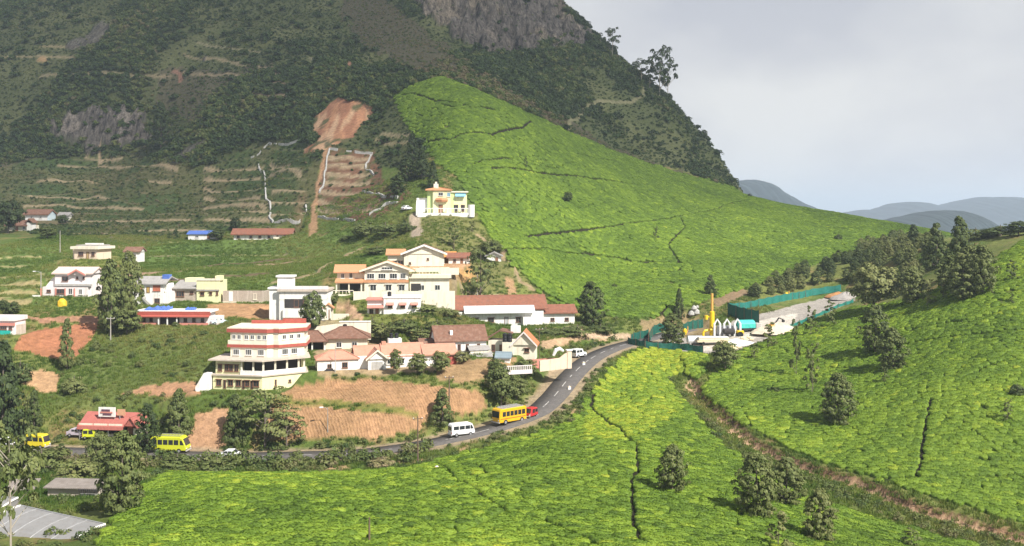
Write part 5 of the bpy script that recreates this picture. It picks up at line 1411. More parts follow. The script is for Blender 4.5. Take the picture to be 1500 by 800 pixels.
# --- upper gabled house
b = Bd('upper', 'gabled_house', 'white house with a wide brown gable above the orange villa')
w = b.blk('wall', -14, 44, 0, 44, -8, 19, CREAM); b.gable(-16, 46, -1, 44, 18, 12, BRT, 'y', 3, wallm=CREAM); b.verge(-16, 46, -1, 18, 12, WHITE, 3)
l = b.blk('side_wing', -38, -14.2, 4, 36, -8, 17, CREAM); b.gable(-39, -14, 2, 38, 16.5, 6, ORT, 'x', 2, wallm=CREAM)
b.win(l['F'], .4, 1, 7, 7, FRB); b.win(l['F'], .78, 1, 7, 7, FRB); b.win(w['F'], .6, 9, 3, 3, FRB, bars=0); b.win(w['F'], .15, 3, 3, 3, FRB, bars=0)
b.blk('garden_wall', -16, 66, -14, -11, -12, -2, CREAM); b.win(w['R'], .4, 3, 8, 8)
# --- huts to its side
b = Bd('hut', 'small_hut', 'low white hut with a rusty red roof beside the gabled house', 'hut')
w = b.blk('wall', -15, 15, 0, 20, -6, 9, WHITE); b.gable(-16, 16, -1, 21, 8.5, 5, RDT, 'x', 2, wallm=WHITE); b.win(w['F'], .3, 2, 4, 4, FRB); b.door(w['F'], .65, 0, 4, 7)
b = Bd('hutb', 'tiny_hut', 'tiny white hut half hidden by trees under the tea hill', 'hut')
w = b.blk('wall', -9, 12, 0, 16, -6, 8, WHITE); b.gable(-10, 13, -1, 17, 7.5, 5, GRT, 'y', 2, wallm=WHITE); b.door(w['F'], .7, 0, 4, 6)
b = Bd(None, 'orange_canopy', 'bright orange sheet canopy behind the small hut', 'canopy', at=(652, 380, 268, 0))
b.add('sheet', MB().prism_x([(-4, 3), (16, 10), (16, 11), (-4, 4)], -14, 16), mat('sheet_orange', (0.72, 0.33, 0.10), 0.6, 0.3, 1.5, 0.05))
for x in (-12, 14): b.blk('post', x - .5, x + .5, -3, -2, -6, 3.2, FRB)

# --- flat white house with awnings
b = Bd('awning', 'awning_house', 'flat white house with pink window awnings under the villa wall')
w = b.blk('wall', -14, 40, 0, 40, -8, 23, WHITE); l = b.blk('porch_wall', -38, -14.2, 4, 36, -8, 20, WHITE); b.blk('roof_slab', -15, 41, -1, 41, 23, 25, WHITE); b.blk('porch_slab', -40, -14.4, 0, 37, 20, 22, PINKB)
for t in (.18, .52, .83):
    b.win(w['F'], t, 9, 7, 5, FRB); c = -14 + 54 * t
    b.add('awning', MB().prism_x([(-5, 13), (-.3, 16), (-.3, 17), (-5, 14)], c - 5.5, c + 5.5), PINKB)
b.add('porch_awning', MB().prism_x([(-5, 9), (3.5, 12), (3.5, 13), (-5, 10)], -38, -14), PINKB); b.door(l['F'], .6, -2, 5, 11); b.win(l['F'], .25, 0, 6, 7, FRB)
b.blk('red_plinth', -39, -14.5, 2.5, 3.9, -4, -1, REDB); b.tank(-6, 12, 25, 3, 7)

# --- long white house with the brown roof
b = Bd('longw', 'long_house', 'long white house with a brown tiled roof beside the tea hill')
w = b.blk('wall', -86, 40, 0, 50, -8, 20, WHITE); b.gable(-88, 44, 2, 52, 24, 16, RDT, 'x', 3, wallm=CREAM); b.add('lean_to_roof', MB().prism_x([(-8, 18), (3, 27), (3, 28.5), (-8, 19.5)], -78, 26), mat('roof_white_sheet', (0.78, 0.78, 0.78), .6, .08, 1, wave=('X', 1.4, 0.9)))
w2 = b.blk('end_wall', 40.2, 88, 6, 44, -8, 16, WHITE); b.gable(40, 90, 4, 46, 16, 9, RDT, 'x', 2, wallm=WHITE)
for t, ww in ((.20, 9), (.38, 9), (.70, 7)): b.win(w['F'], t, 4, ww, 7, FRB, hood=.3)
b.door(w['F'], .56, -1, 6, 13, mat('door_grey', (.45, .45, .45), .6, .2)); b.win(w['L'], .5, 8, 5, 10, FRB); b.win(w2['F'], .3, 4, 6, 5, FRB); b.win(w2['F'], .75, 4, 6, 5, FRB)
b.add('porch', MB().box(8, 24, -9, -.2, -8, 12), WHITE); b.blk('plinth', -88, 90, -2, -.2, -8, -3, CREAM)

# --- brown roofed cottage with white gable
b = Bd('gableb', 'gable_cottage', 'brown tiled cottage with a blank white gable end')
w = b.blk('wall', -50, 22, 0, 44, -8, 18, WHITE); b.gable(-52, 23, -1, 45, 18, 18, BRT, 'x', 2.5, wallm=WHITE)
b.blk('gable_render', 22.1, 23, 0, 44, -8, 17.5, WHITE)
for t in (.25, .45, .62, .85): b.win(w['F'], t, 3, 4.5, 9, FRB, bars=1)
b.tank(-62, 26, 10, 4, 8); b.add('chimney', MB().box(-30, -26, 6, 10, 22, 32), WHITE)
b.blk('back_wing', -70, -50.2, 16, 40, -8, 10, WHITE); b.gable(-72, -50, 14, 42, 10, 7, BRT, 'x', 2)
b.add('porch_roof', MB().prism_x([(-16, 4), (-1, 9), (-1, 10), (-16, 5)], -6, 26), GRT); b.blk('porch_wall', -4, 24, -15, -13, -8, 3, CREAM)

# --- little orange roofed house with the black tanks
b = Bd('tank', 'tank_house', 'cream house with an orange tiled roof and black water tanks')
w = b.blk('wall', 0, 32, 0, 36, -8, 16, CREAM); b.gable(-2, 33, -2, 38, 15, 18, mat('roof_bright_tile', (0.62, 0.22, 0.10), .85, .15, 1.2, .03, wave=('X', 1.5, .75)), 'y', 2.5, wallm=CREAM); b.verge(-2, 33, -2, 15, 18, PINKW, 2.5)
l = b.blk('side_wing', -38, -.2, 8, 36, -8, 20, CREAM); b.add('side_roof', MB().prism_y([(-44, 19), (-20, 34), (-2, 30), (-2, 31.5), (-20, 35.5), (-44, 20.5)], 6, 38), BRT)
b.win(w['F'], .62, 4, 7, 6, FRB, hood=.35); b.win(l['F'], .2, 4, 5, 10, FRB); b.door(l['F'], .5, 2, 5, 12); b.win(l['F'], .8, 4, 5, 9, FRB)
b.blk('tank_stand', -16, 0, -4, 6, -8, 19, CREAM)
for i, x in enumerate((-12.5, -5.5)): b.tank(x, 0, 19, 3.6, 13)
b.blk('roof_box', -6, 8, 20, 30, 30, 40, WHITE)
b = Bd(None, 'garden_shed', 'small shed with a slate-blue roof before the tank house', 'shed', at=(735, 532, 198, -8))
w = b.blk('wall', -8, 12, 0, 14, -5, 8, WHITE); b.gable(-9, 13, -1, 15, 8, 6, mat('roof_slate_blue', (.25, .32, .36), .8, .2, 1, wave=('X', 1.4, .8)), 'x', 1.5, wallm=WHITE); b.win(w['F'], .5, 1, 6, 4)
b = Bd(None, 'grey_shed', 'grey sheet-roofed shed against the blank gable', 'shed', at=(704, 528, 199, 6))
w = b.blk('wall', -14, 16, 0, 14, -5, 6, CREAM); b.add('roof', MB().prism_x([(-2, 5), (15, 10), (15, 11), (-2, 6)], -16, 18), GRT); b.win(w['F'], .3, 0, 5, 4)

# --- pink railing and peach gateway
b = Bd(None, 'pink_railing', 'pink and white garden railing on the bank above the road', 'railing', at=(742, 545, 193, 18))
mb = MB().box(-4, 40, 0, 1.2, -4, 2).box(-4, 40, 0.2, 1, 7.5, 8.6); b.add('rail', mb, PINKW)
for i in range(15): b.blk('baluster', -3.6 + i * 3, -2.6 + i * 3, .1, 1.1, 2, 7.5, PINKW)
b = Bd(None, 'peach_gateway', 'peach compound wall rising to a white-topped gateway by the road', 'wall', at=(800, 538, 199, 22))
b.add('wall', MB().prism_y([(-10, -6), (34, -4), (34, 20), (22, 12), (-10, 10)], 0, 3), PEACH); b.blk('pier', 34, 41, -1, 4, -4, 22, PEACH); b.blk('pier_cap', 33, 42, -2, 5, 22, 24, WHITE)
b.add('gate_arch', MB().tube([(12, 1, 16), (16, 1, 24), (22, 1, 26), (28, 1, 22)], [2, 3, 3, 2], 8), WHITE)
b.add('terrace_wall', MB().box(-24, 22, 16, 18, -4, 10), PINKB)

# --- long salmon roofed house
b = Bd('pink', 'salmon_roof_house', 'long white house with salmon tiled gables along the ploughed field')
w = b.blk('wall', -36, 62, 0, 40, -8, 18, WHITE); b.gable(-38, 16, 4, 44, 17, 12, PKT, 'x', 2.5, wallm=WHITE); b.gable(2, 62, 2, 44, 17, 14, PKT, 'x', 2.5, wallm=WHITE)
g = b.blk('porch_wall', -22, 4, -12, 0, -8, 15, WHITE); b.gable(-24, 6, -14, 18, 15, 12, PKT, 'y', 2, wallm=WHITE); b.verge(-24, 6, -14, 15, 12, CREAM, 2)
b.blk('porch_shade', -17, -1, -12.6, -12.1, -2, 11, CONC)  # grey panel on the porch front paints its shaded mouth
l = b.blk('hip_wing', -94, -36.2, -4, 34, -8, 16, WHITE); b.hip(-94, -36, -4, 34, 16, 10, PKT, 2.5); b.win(l['F'], .3, 3, 6, 6, FRB); b.win(l['F'], .68, 3, 8, 8, FRB)
w2 = b.blk('east_wall', 62.2, 108, -2, 38, -8, 18, WHITE); b.gable(62, 110, -3, 40, 17.5, 11, PKT, 'x', 2.5, wallm=PINKW)
for t in (.58, .88): b.win(w2['F'], t, -2, 16, 17, PINKB, 'shutter_panel', bars=1, glass=REDB)
for t in (.48, .66, .88): b.win(w['F'], t, 5, 8, 8, FRAME, hood=.4)
b.door(w['F'], .52, -2, 5, 12); b.blk('tank_room', 14, 34, 34, 48, 20, 38, WHITE); b.tank(19, 40, 38, 3, 8); b.tank(27, 40, 38, 3, 8); b.add('chimney', MB().box(2, 8, 20, 26, 22, 36), PKT); b.blk('step', -40, 70, -16, -13, -10, -6, BRT)
b.add('dark_trolley', MB().box(-84, -70, -9, -5, -6, 1).box(-82, -72, -8.4, -5.6, 1, 3), DARK)

# --- brown hip-roofed bungalow
b = Bd('hip', 'hip_roof_bungalow', 'brown hip-roofed bungalow with an open corner verandah')
w = b.blk('wall', -16, 48, 6, 52, -8, 16, CREAM); b.hip(-18, 50, 4, 54, 16, 14, BRT, 3)
v_ = b.blk('verandah_wall', -50, -16.2, 12, 40, -8, 10, PINKW); b.hip(-52, -12, -4, 40, 13, 13, BRT, 3, 16)
for x, y_ in ((-50, -2), (-32, -2), (-14, -2), (-50, 14)): b.blk('post', x - 1, x + 1, y_ - 1, y_ + 1, -8, 12.5, WHITE)
b.blk('verandah_parapet', -52, -14, -5, -3.4, -8, -1, PINKB); b.blk('verandah_shade', -48, -17, 11.2, 11.8, -6, 11, DARK); b.win(w['F'], .35, 2, 8, 8); b.win(w['F'], .7, 2, 8, 8); b.tank(14, 48, 24, 3.4, 8)  # dark panel behind the posts paints the verandah's shade
b = Bd(None, 'retaining_wall', 'cream boundary wall behind the hip-roofed bungalow', 'wall', at=(505, 490, 212, 5)); b.add('wall', MB().prism_y([(-46, -8), (38, -8), (38, 18), (10, 18), (-40, 12), (-46, 4)], 0, 3), CREAM); b.blk('coping', -8, 38, -.8, 3.8, 18, 19.5, WHITE)
b = Bd(None, 'orange_gateway', 'small orange-tiled gateway beside the round tree', 'gateway', at=(481, 463, 219, 0))
for x in (-5, 5): b.blk('pier', x - 1.6, x + 1.6, 0, 4, -6, 12, CREAM)
b.gable(-7, 7, -2, 6, 12, 5, ORT, 'y', 1.5, wallm=CREAM); b.blk('side_wall', 7, 30, 1, 3, -6, 3, CREAM)

# --- green villa on the hill
b = Bd('green', 'green_villa', 'pale green two-storey villa with blue canopies and white terrace railing')
w = b.blk('wall', -16, 10, 0, 30, -6, 34, YELW); b.blk('corner_pier', -24, -16.2, 4, 28, -6, 33, LIME); w2 = b.blk('right_wing', 10.2, 34, 3, 28, -6, 30, YELW); b.blk('lime_pier', 9.4, 14.6, 1.6, 3.2, -6, 32, LIME)
b.hip(-25, 10, 0, 30, 34, 3.2, ORT, 2); b.blk('roof_slab', 10, 36, 0, 30, 30, 32, CREAM); b.add('chimney', MB().box(-15, -8, 12, 17, 34, 43).box(-13, -10, 13, 16, 43, 46), CREAM)
b.add('blue_canopy', MB().prism_x([(-2, 24), (2.8, 28), (2.8, 29), (-2, 25)], 17, 32), mat('sheet_sky_blue', (.25, .55, .75), .5, .15)); b.win(w['F'], .45, 25, 7, 5, FRAME, bars=1); b.win(w['F'], .9, 24, 5, 6, FRAME, glass=mat('glass_blue', (.12, .3, .42), .2, .1))
b.add('balcony', MB().tube([(-11, -1, 19), (-3, -4, 19), (5, -1, 19)], [3, 3.4, 3], 8), ORT); b.door(w['F'], .45, 0, 6, 12); b.win(w2['F'], .3, 2, 8, 10, FRB); b.win(w2['F'], .75, 3, 6, 9, FRB)
b.blk('terrace', -38, 40, -14, 0, -6, 0, WHITE); b.rail(-38, 40, -14, 0, 7, WHITE, 16); b.add('end_drum', MB().cyl((40, -11), 5, -6, 12, 12), WHITE); b.add('ramp_wall', MB().prism_x([(-14, -4), (30, 6), (30, 20), (14, 22), (-14, 6)], -40, -38.5), WHITE); b.blk('drive_wall', -38.4, -23, 8, 10, 0, 22, WHITE)

# --- long red-roofed farm house and hillside cottages
b = Bd('redl', 'long_farmhouse', 'long low whitewashed house with a dull red roof under the terraces')
w = b.blk('wall', -40, 42, 0, 26, -4, 8, WHITE); b.gable(-42, 44, -2, 28, 7.5, 6.5, RDT, 'x', 2, wallm=CREAM)
for t in (.08, .3, .46, .62, .9): b.win(w['F'], t, 2, 4, 4, FRB, bars=0)
b.door(w['F'], .77, -1, 3, 7, DARK); b.blk('porch', 18, 26, -6, -.2, -3, 4, CREAM)
b = Bd(None, 'sheeted_shed', 'low shed under blue plastic sheets beside the farmhouse', 'shed', at=(296, 348, 336, 4)); w = b.blk('wall', -20, 22, 0, 14, -4, 5, WHITE); b.add('roof', MB().prism_x([(-2, 4.5), (15, 9), (15, 10), (-2, 5.5)], -22, 24), BLUE); b.win(w['F'], .3, 0, 5, 3); b.door(w['F'], .7, -2, 4, 6)
b = Bd('wl', 'hillside_cottage', 'white cottage with a brown roof and pale blue gable end'); w = b.blk('wall', -18, 16, 0, 22, -4, 9, WHITE); b.gable(-19, 17, -1, 23, 8.5, 6, BRT, 'x', 1.5, wallm=mat('wall_ice_blue', (.62, .74, .80), .85, .1)); b.win(w['F'], .3, 3, 3, 3); b.win(w['F'], .7, 3, 3, 3)
b.blk('blue_end', 16.1, 16.8, 0, 22, -4, 8.6, MATS['wall_ice_blue'])
b = Bd('wl2', 'old_cottage', 'old brown-roofed cottage half under the big tree'); w = b.blk('wall', -22, 14, 0, 22, -4, 8, CREAM); b.gable(-24, 8, -2, 24, 7.5, 6, BRT, 'x', 2, wallm=CREAM); b.blk('white_annex', 9, 17, -3, 8, -4, 12, WHITE); b.gable(8, 18, -4, 9, 12, 4, BRT, 'y', 1); b.door(w['F'], .4, -1, 4, 7); b.win(w['F'], .7, 2, 4, 4)
b = Bd(None, 'white_shed', 'small white shed next to the hillside cottages', 'shed', at=(93, 322, 396, 0)); w = b.blk('wall', -7, 7, 0, 12, -4, 6, WHITE); b.gable(-8, 8, -1, 13, 6, 3, GRT, 'x', 1, wallm=WHITE); b.door(w['F'], .3, -1, 3, 5)
b = Bd(None, 'half_hidden_house', 'white house corner showing over the tall tree pair', at=(196, 378, 272, 0)); w = b.blk('wall', -13, 8, 0, 22, -6, 9, WHITE); b.gable(-14, 9, -1, 23, 9, 5, BRT, 'x', 1.5, wallm=WHITE); b.win(w['F'], .7, 2, 4, 4)
b = Bd('peach', 'peach_house', 'flat-roofed peach house with a thick cornice above the pinkish house'); w = b.blk('wall', -20, 16, 0, 38, -6, 15, PEACH); l = b.blk('side_block', -30, -20.2, 12, 40, -6, 14, PEACH); b.blk('cornice', -24, 20, -4, 42, 15, 19, CREAM); b.blk('roof_terrace', -22, 14, 8, 38, 19.1, 21, GRT); b.blk('roof_ridge', -18, 10, 24, 28, 21, 23, WHITE); b.win(w['F'], .3, 5, 8, 6, FRB, bars=2); b.door(w['F'], .6, -1, 4, 12, mat('door_tan', (.45, .32, .15), .6)); b.win(w['F'], .84, 5, 5, 6, FRB); b.win(w['L'], .5, 4, 8, 7, FRB)
b = Bd('pinkw', 'pinkish_house', 'two-storey pinkish white house with an arched porch and stepped side')
w = b.blk('wall', -18, 36, 0, 36, -6, 34, PINKW); b.gable(-20, 38, -1, 38, 33, 7, mat('roof_pale_pink', (.70, .55, .48), .85, .15, 1, wave=('X', 1.4, .85)), 'x', 2, wallm=PINKW); b.gable(6, 28, -4, 12, 32, 6, MATS['roof_pale_pink'], 'y', 2, wallm=PINKW); b.verge(6, 28, -4, 32, 6, PINKB, 2)
b.add('side_steps', MB().prism_y([(-34, -6), (-18.2, -6), (-18.2, 30), (-24, 26), (-34, 14)], 4, 30), PINKW); b.blk('balcony_slab', -16, 38, -6, -.2, 15, 18, CONC); b.blk('ground_front', -34, 34, -5, -.4, -6, 14, PINKW)
b.win(((-34, -5), (34, -5)), .40, 4, 12, 7, FRB, bars=2); b.win(((-34, -5), (34, -5)), .14, 6, 6, 4, FRB); b.win(((-34, -5), (34, -5)), .62, 3, 6, 9, FRAME); b.win(((-34, -5), (34, -5)), .84, 3, 5, 8, FRAME); b.win(w['F'], .28, 22, 9, 7, FRB); b.win(w['F'], .62, 25, 3, 4, FRB, bars=0); b.win(w['F'], .80, 25, 3, 4, FRB, bars=0)
for x in (-36, -14, 0, 14): b.blk('pilaster', x - .8, x + .8, -6.2, -5.1, -6, 12, PINKB)
b.blk('low_wall', -48, -36.5, -8, -6, -4, 2, WHITE)
b = Bd('wgrey', 'shuttered_house', 'white two-storey house with rust shutters under a grey sheet roof'); w = b.blk('wall', -26, 20, 0, 36, -8, 30, WHITE); b.add('roof', MB().prism_x([(-3, 29), (18, 39), (40, 33), (40, 34.5), (18, 40.5), (-3, 30.5)], -28, 25), GRT)
for t in (.20, .78): b.win(w['F'], t, 20, 11, 8, SHUT, glass=SHUT)
b.door(w['F'], .50, 17, 5, 9, mat('door_ochre', (.5, .33, .1), .6)); b.win(w['R'], .35, 4, 5, 8); b.win(w['F'], .8, 2, 8, 7, FRB); b.add('outside_stair', MB().prism_y([(-14, 12), (-12, 13), (8, -4), (8, -7), (5, -7)], -4, -1), CONC); b.add('roof_sheet', MB().box(14, 24, 10, 20, 37, 43), BLUE); b.blk('back_wall_strip', 20.1, 24, 4, 36, -8, 18, PINKW)
b = Bd('cream', 'cream_house', 'plain cream house beside its unplastered older half'); w = b.blk('wall', 0, 34, 0, 34, -8, 30, YELW); b.blk('stair_head', 27, 36, 2, 14, 30, 37, YELW); b.blk('parapet', -1, 35, -1, 1, 30.1, 33, CREAM); b.blk('string_ledge', 0, 34, -1.4, -.2, 15, 17, GRT)
w2 = b.blk('old_wall', -36, -.2, 2, 34, -8, 18, BLOCK); b.add('roof', MB().prism_x([(-2, 17.5), (36, 27), (36, 28.5), (-2, 19)], -38, 0), GRT); b.blk('back_block', -28, -4, 28, 44, 10, 32, YELW); b.win(w2['F'], .3, 6, 12, 8, FRB, bars=2); b.win(w2['F'], .78, 10, 5, 4, FRB); b.win(w['F'], .25, 8, 6, 5, FRB, hood=.3); b.win(w['F'], .62, 9, 4, 4, FRB, hood=.3); b.win(w['F'], .9, 9, 3, 8, FRB)
b = Bd('unfin', 'block_shell', 'roofless bare block wall with a whitewashed patch', 'building'); w = b.blk('wall', -31, 30, 0, 3, -8, 17, BLOCK); b.blk('side_wall', 27, 30, 3.1, 30, -8, 16, BLOCK); b.blk('side_wall', -31, -28, 3.1, 30, -8, 15, BLOCK); b.blk('plaster_patch', -22, -16, -.5, -.1, 2, 16, WHITE); b.win(w['F'], .78, 4, 5, 9, CREAM, glass=BLOCK); b.blk('plinth', -32, 31, -1.6, -.2, -8, 1, CREAM)
b = Bd('row', 'row_house', 'low white row house with red bands and blue roof sheets'); w = b.blk('wall', -56, 50, 2, 34, -8, 18, PINKW); b.blk('roof_slab', -60, 54, -3, 38, 18, 20.5, WHITE)
b.blk('red_band', -60.5, 54.5, -3.8, -3.1, 14, 20, REDB); b.add('red_canopy', MB().prism_x([(-8, 12), (1.8, 16), (1.8, 17), (-8, 13)], -60, 54), REDB); b.blk('red_plinth', -52, -22, -2, 1.8, -6, 3, PINKB); b.blk('red_plinth', 8, 50, -2, 1.8, -6, 3, PINKB); b.blk('porch_shade', -21, 7, 1.2, 1.9, -4, 12, DARK)  # near-black porch panel paints the shade under the canopy
for x in (-21, -8, 6): b.blk('post', x - .8, x + .8, -6, -4.5, -6, 12.5, WHITE)
for t in (.10, .20, .68, .80, .92): b.win(w['F'], t, 4, 5, 6, FRB)
sh_ = MB()
for x0, x1, yy, hh_ in ((-48, -12, 6, 3.0), (12, 26, 10, 2.6), (-40, -14, 22, 3.4)):
    n_ = 8
    for i in range(n_):
        a = x0 + (x1 - x0) * i / n_; c = x0 + (x1 - x0) * (i + 1) / n_; za = 21 + hh_ * abs(math.sin(i * 1.3)); zc = 21 + hh_ * abs(math.sin((i + 1) * 1.3))
        sh_.poly([(a, yy, za), (c, yy, zc), (c, yy + 11, zc + 1.2), (a, yy + 11, za + 1.2), (a, yy, 20.6), (c, yy, 20.6), (c, yy + 11, 20.6), (a, yy + 11, 20.6)], [(0, 1, 2, 3), (4, 7, 6, 5), (0, 4, 5, 1), (1, 5, 6, 2), (2, 6, 7, 3), (3, 7, 4, 0)])
b.add('plastic_sheet', sh_, BLUE); b.blk('side_room', 54.5, 66, 6, 26, -6, 12, PINKW)
b = Bd('teal', 'teal_wall_house', 'pink and white house with a teal lower wall'); w = b.blk('wall', -40, 20, 0, 30, -10, 20, PINKW); b.blk('teal_panel', -40, 14, -1, -.1, -8, 6, TEALP); b.blk('pink_band', -41, 21, -2, -.2, 13, 17, PINKB); b.blk('roof_slab', -42, 22, -3, 32, 20, 26, PINKW); b.win(w['F'], .72, 7, 10, 5, FRB, bars=2); b.win(w['F'], .9, 7, 5, 5, FRB); b.blk('side_stair', 20.2, 26, 4, 20, -10, 14, SLAB)

# --- red roadside shop with its roof board
RSH = mat('roof_red_sheet', (0.46, 0.15, 0.12), 0.55, 0.15, 1.0, 0.02, wave=('X', 1.2, 0.82))
b = Bd('shop', 'red_shop', 'red sheet-roofed roadside shop with a board on its roof', 'shop')
w = b.blk('wall', -40, 32, 8, 44, -6, 16, PINKB); b.add('roof', MB().prism_x([(-2, 13), (22, 27), (46, 17), (46, 18.4), (22, 28.4), (-2, 14.4)], -46, 34), RSH)
b.gable(26, 44, -4, 34, 13, 12, RSH, 'y', 2, wallm=RSH); b.add('curved_awning', MB().prism_x([(-9, 8), (-8, 12), (-4, 15), (0, 16), (0, 17), (-5, 16), (-9, 13), (-10, 8)], -45, 26), RSH)
for i in range(3): b.blk('awning_panel', -43 + i * 23, -22 + i * 23, -7.6, -6.9, 13.4, 16.6, CREAM)
for x in (-42, -20, 2, 24): b.blk('post', x - .7, x + .7, -7, -5.8, -8, 12, STEEL)
b.blk('shop_front', -38, 24, 7, 7.8, -4, 10, DARK); b.blk('counter', -34, -8, 0, 4, -6, 0, REDB); b.blk('counter', -4, 16, 0, 4, -6, 0, CREAM)  # dark front sheet paints the shaded inside of the shop
sg = b.add('roof_board', MB().box(-20, 6, 6, 7.5, 24, 38), WHITE); b.add('board_mark', MB().box(-15, -2, 5.2, 5.8, 32, 35).box(-13, 0, 5.3, 5.9, 26.5, 29), mat('board_print', (.12, .06, .09), .7), sg); b.add('board_mark', MB().box(-17, 2, 5.1, 5.6, 29.6, 31.6), PINKB, sg)
for x in (-18, 4, 12): b.blk('board_leg', x - .5, x + .5, 8, 9, 18, 26, STEEL)
b.add('side_board', MB().box(8, 20, 8, 9.5, 26, 35), mat('board_ochre', (.6, .34, .2), .7)); b.blk('side_room', 34, 42, 6, 30, -6, 8, CREAM); b.door(w['F'], .97, -4, 5, 11)
# ------------------------------------------------------------------ vehicles
TYRE = mat('tyre', (0.02, 0.02, 0.02), 0.9, 0.2, 4)
RIM = mat('wheel_rim', (0.45, 0.45, 0.45), 0.4, 0.1, 4, metal=0.5)
LAMP = mat('lamp_glass', (0.75, 0.73, 0.65), 0.15, 0.05, 4, spec=0.7)
REDL = mat('lamp_red', (0.45, 0.03, 0.02), 0.25, 0.05, 4)
VGL = mat('vehicle_glass', (0.03, 0.035, 0.04), 0.08, 0.1, 2, spec=0.8)
VWH = mat('paint_white', (0.80, 0.80, 0.80), 0.3, 0.04, 1, spec=0.5)
VYE = mat('paint_yellow', (0.75, 0.42, 0.015), 0.35, 0.06, 1, spec=0.5)
VLM = mat('paint_lime', (0.58, 0.62, 0.03), 0.35, 0.06, 1, spec=0.5)
VRD = mat('paint_red', (0.50, 0.03, 0.03), 0.35, 0.08, 1, spec=0.5)
VGR = mat('paint_grey_roof', (0.42, 0.40, 0.38), 0.5, 0.1, 1)

def vehicle(name, label, cat, u, v, heading, L, Wd, Hh, prof, paint_m, sidewins, wheels_x, wr=0.42, front=None, rear=None, group=None, roof=None, band=None, Y=None, zoff=0.0):
    """x forward; prof = side outline in fractions of L (x) and H (z); windows as fractions"""
    p = G(u, v) if Y is None else W(u, v, Y)
    root = empty(name, (p.x, p.y, p.z + zoff), heading, label=label, cat=cat, group=group)
    P = [((x - .5) * L, z * Hh) for x, z in prof]
    body = MB().prism_y(P, -Wd / 2, Wd / 2).build('body', paint_m, root, bevel=0.10)
    hw = Wd / 2
    for (x0, x1, z0, z1, sl) in sidewins:
        for sgn in (-1, 1):
            a = (x0 - .5) * L; c = (x1 - .5) * L; s_ = sl * L
            y0, y1 = (hw - .02, hw + .015) if sgn > 0 else (-hw - .015, -hw + .02)
            MB().prism_y([(a, z0 * Hh), (c, z0 * Hh), (c - max(s_, 0), z1 * Hh), (a - min(s_, 0), z1 * Hh)], y0, y1).build('window', VGL, root)
    def face_panel(nm, q, y0, y1, m, par=None):
        # q: two (x,z) points of a sloping end face
        (xa, za), (xb, zb) = [((x - .5) * L, z * Hh) for x, z in q]
        n = Vector((zb - za, 0, -(xb - xa))).normalized() * (1 if za < zb else -1)
        if (n.x > 0) != (xa > 0): n = -n
        o = n * 0.02; i_ = n * -0.03
        pts = [(xa + o.x, y0, za + o.z), (xb + o.x, y0, zb + o.z), (xb + o.x, y1, zb + o.z), (xa + o.x, y1, za + o.z), (xa + i_.x, y0, za + i_.z), (xb + i_.x, y0, zb + i_.z), (xb + i_.x, y1, zb + i_.z), (xa + i_.x, y1, za + i_.z)]
        return MB().poly(pts, [(0, 1, 2, 3), (4, 7, 6, 5), (0, 4, 5, 1), (1, 5, 6, 2), (2, 6, 7, 3), (3, 7, 4, 0)]).build(nm, m, par or root)
    if front: face_panel('windscreen', front, -hw * .86, hw * .86, VGL)
    if rear: face_panel('rear_window', rear, -hw * .8, hw * .8, VGL)
    for x in wheels_x:
        for sgn in (-1, 1):
            xx = (x - .5) * L; y0 = sgn * (hw - .24); y1 = sgn * (hw + .03)
            t = MB().disc_y(y0, y1, xx, wr, wr).build('wheel', TYRE, root)
            MB().disc_y(y1 - sgn * .02, y1 + sgn * .015, xx, wr, wr * .55).build('rim', RIM, t)
    fx = P[0][0] if prof[0][0] > .5 else max(a for a, _ in P)
    fx = max(a for a, _ in P); rx = min(a for a, _ in P)
    for sgn in (-1, 1):
        MB().disc_x(fx - .05, fx + .04, sgn * hw * .72, .30 * Hh, .13).build('headlight', LAMP, root)
        MB().box(rx - .03, rx + .05, sgn * hw * .8 - .1, sgn * hw * .8 + .1, .30 * Hh, .30 * Hh + .2).build('tail_light', REDL, root)
    MB().box(fx - .1, fx + .1, -hw * .96, hw * .96, .12 * Hh, .20 * Hh).build('bumper', VGR, root, bevel=.03)
    MB().box(rx - .1, rx + .1, -hw * .96, hw * .96, .12 * Hh, .20 * Hh).build('bumper', VGR, root, bevel=.03)
    if roof:
        mb = MB().box(-L * .42, L * .36, -hw * .8, hw * .8, Hh + .005, Hh + .05)
        ro = mb.build('roof_panel', roof, root)
        rk = MB()
        for i in range(9):
            xx = -L * .38 + i * L * .085; rk.box(xx - .02, xx + .02, -hw * .74, hw * .74, Hh + .14, Hh + .18)
        rk.box(-L * .4, L * .32, -hw * .74, -hw * .70, Hh + .1, Hh + .2).box(-L * .4, L * .32, hw * .70, hw * .74, Hh + .1, Hh + .2)
        rk.build('roof_rack', STEEL, ro)
    if band:
        for sgn in (-1, 1):
            y0, y1 = (hw - .02, hw + .012) if sgn > 0 else (-hw - .012, -hw + .02)
            MB().box(-L * .46, L * .46, y0, y1, band[1] * Hh, band[2] * Hh).build('side_stripe', band[0], root)
    return root

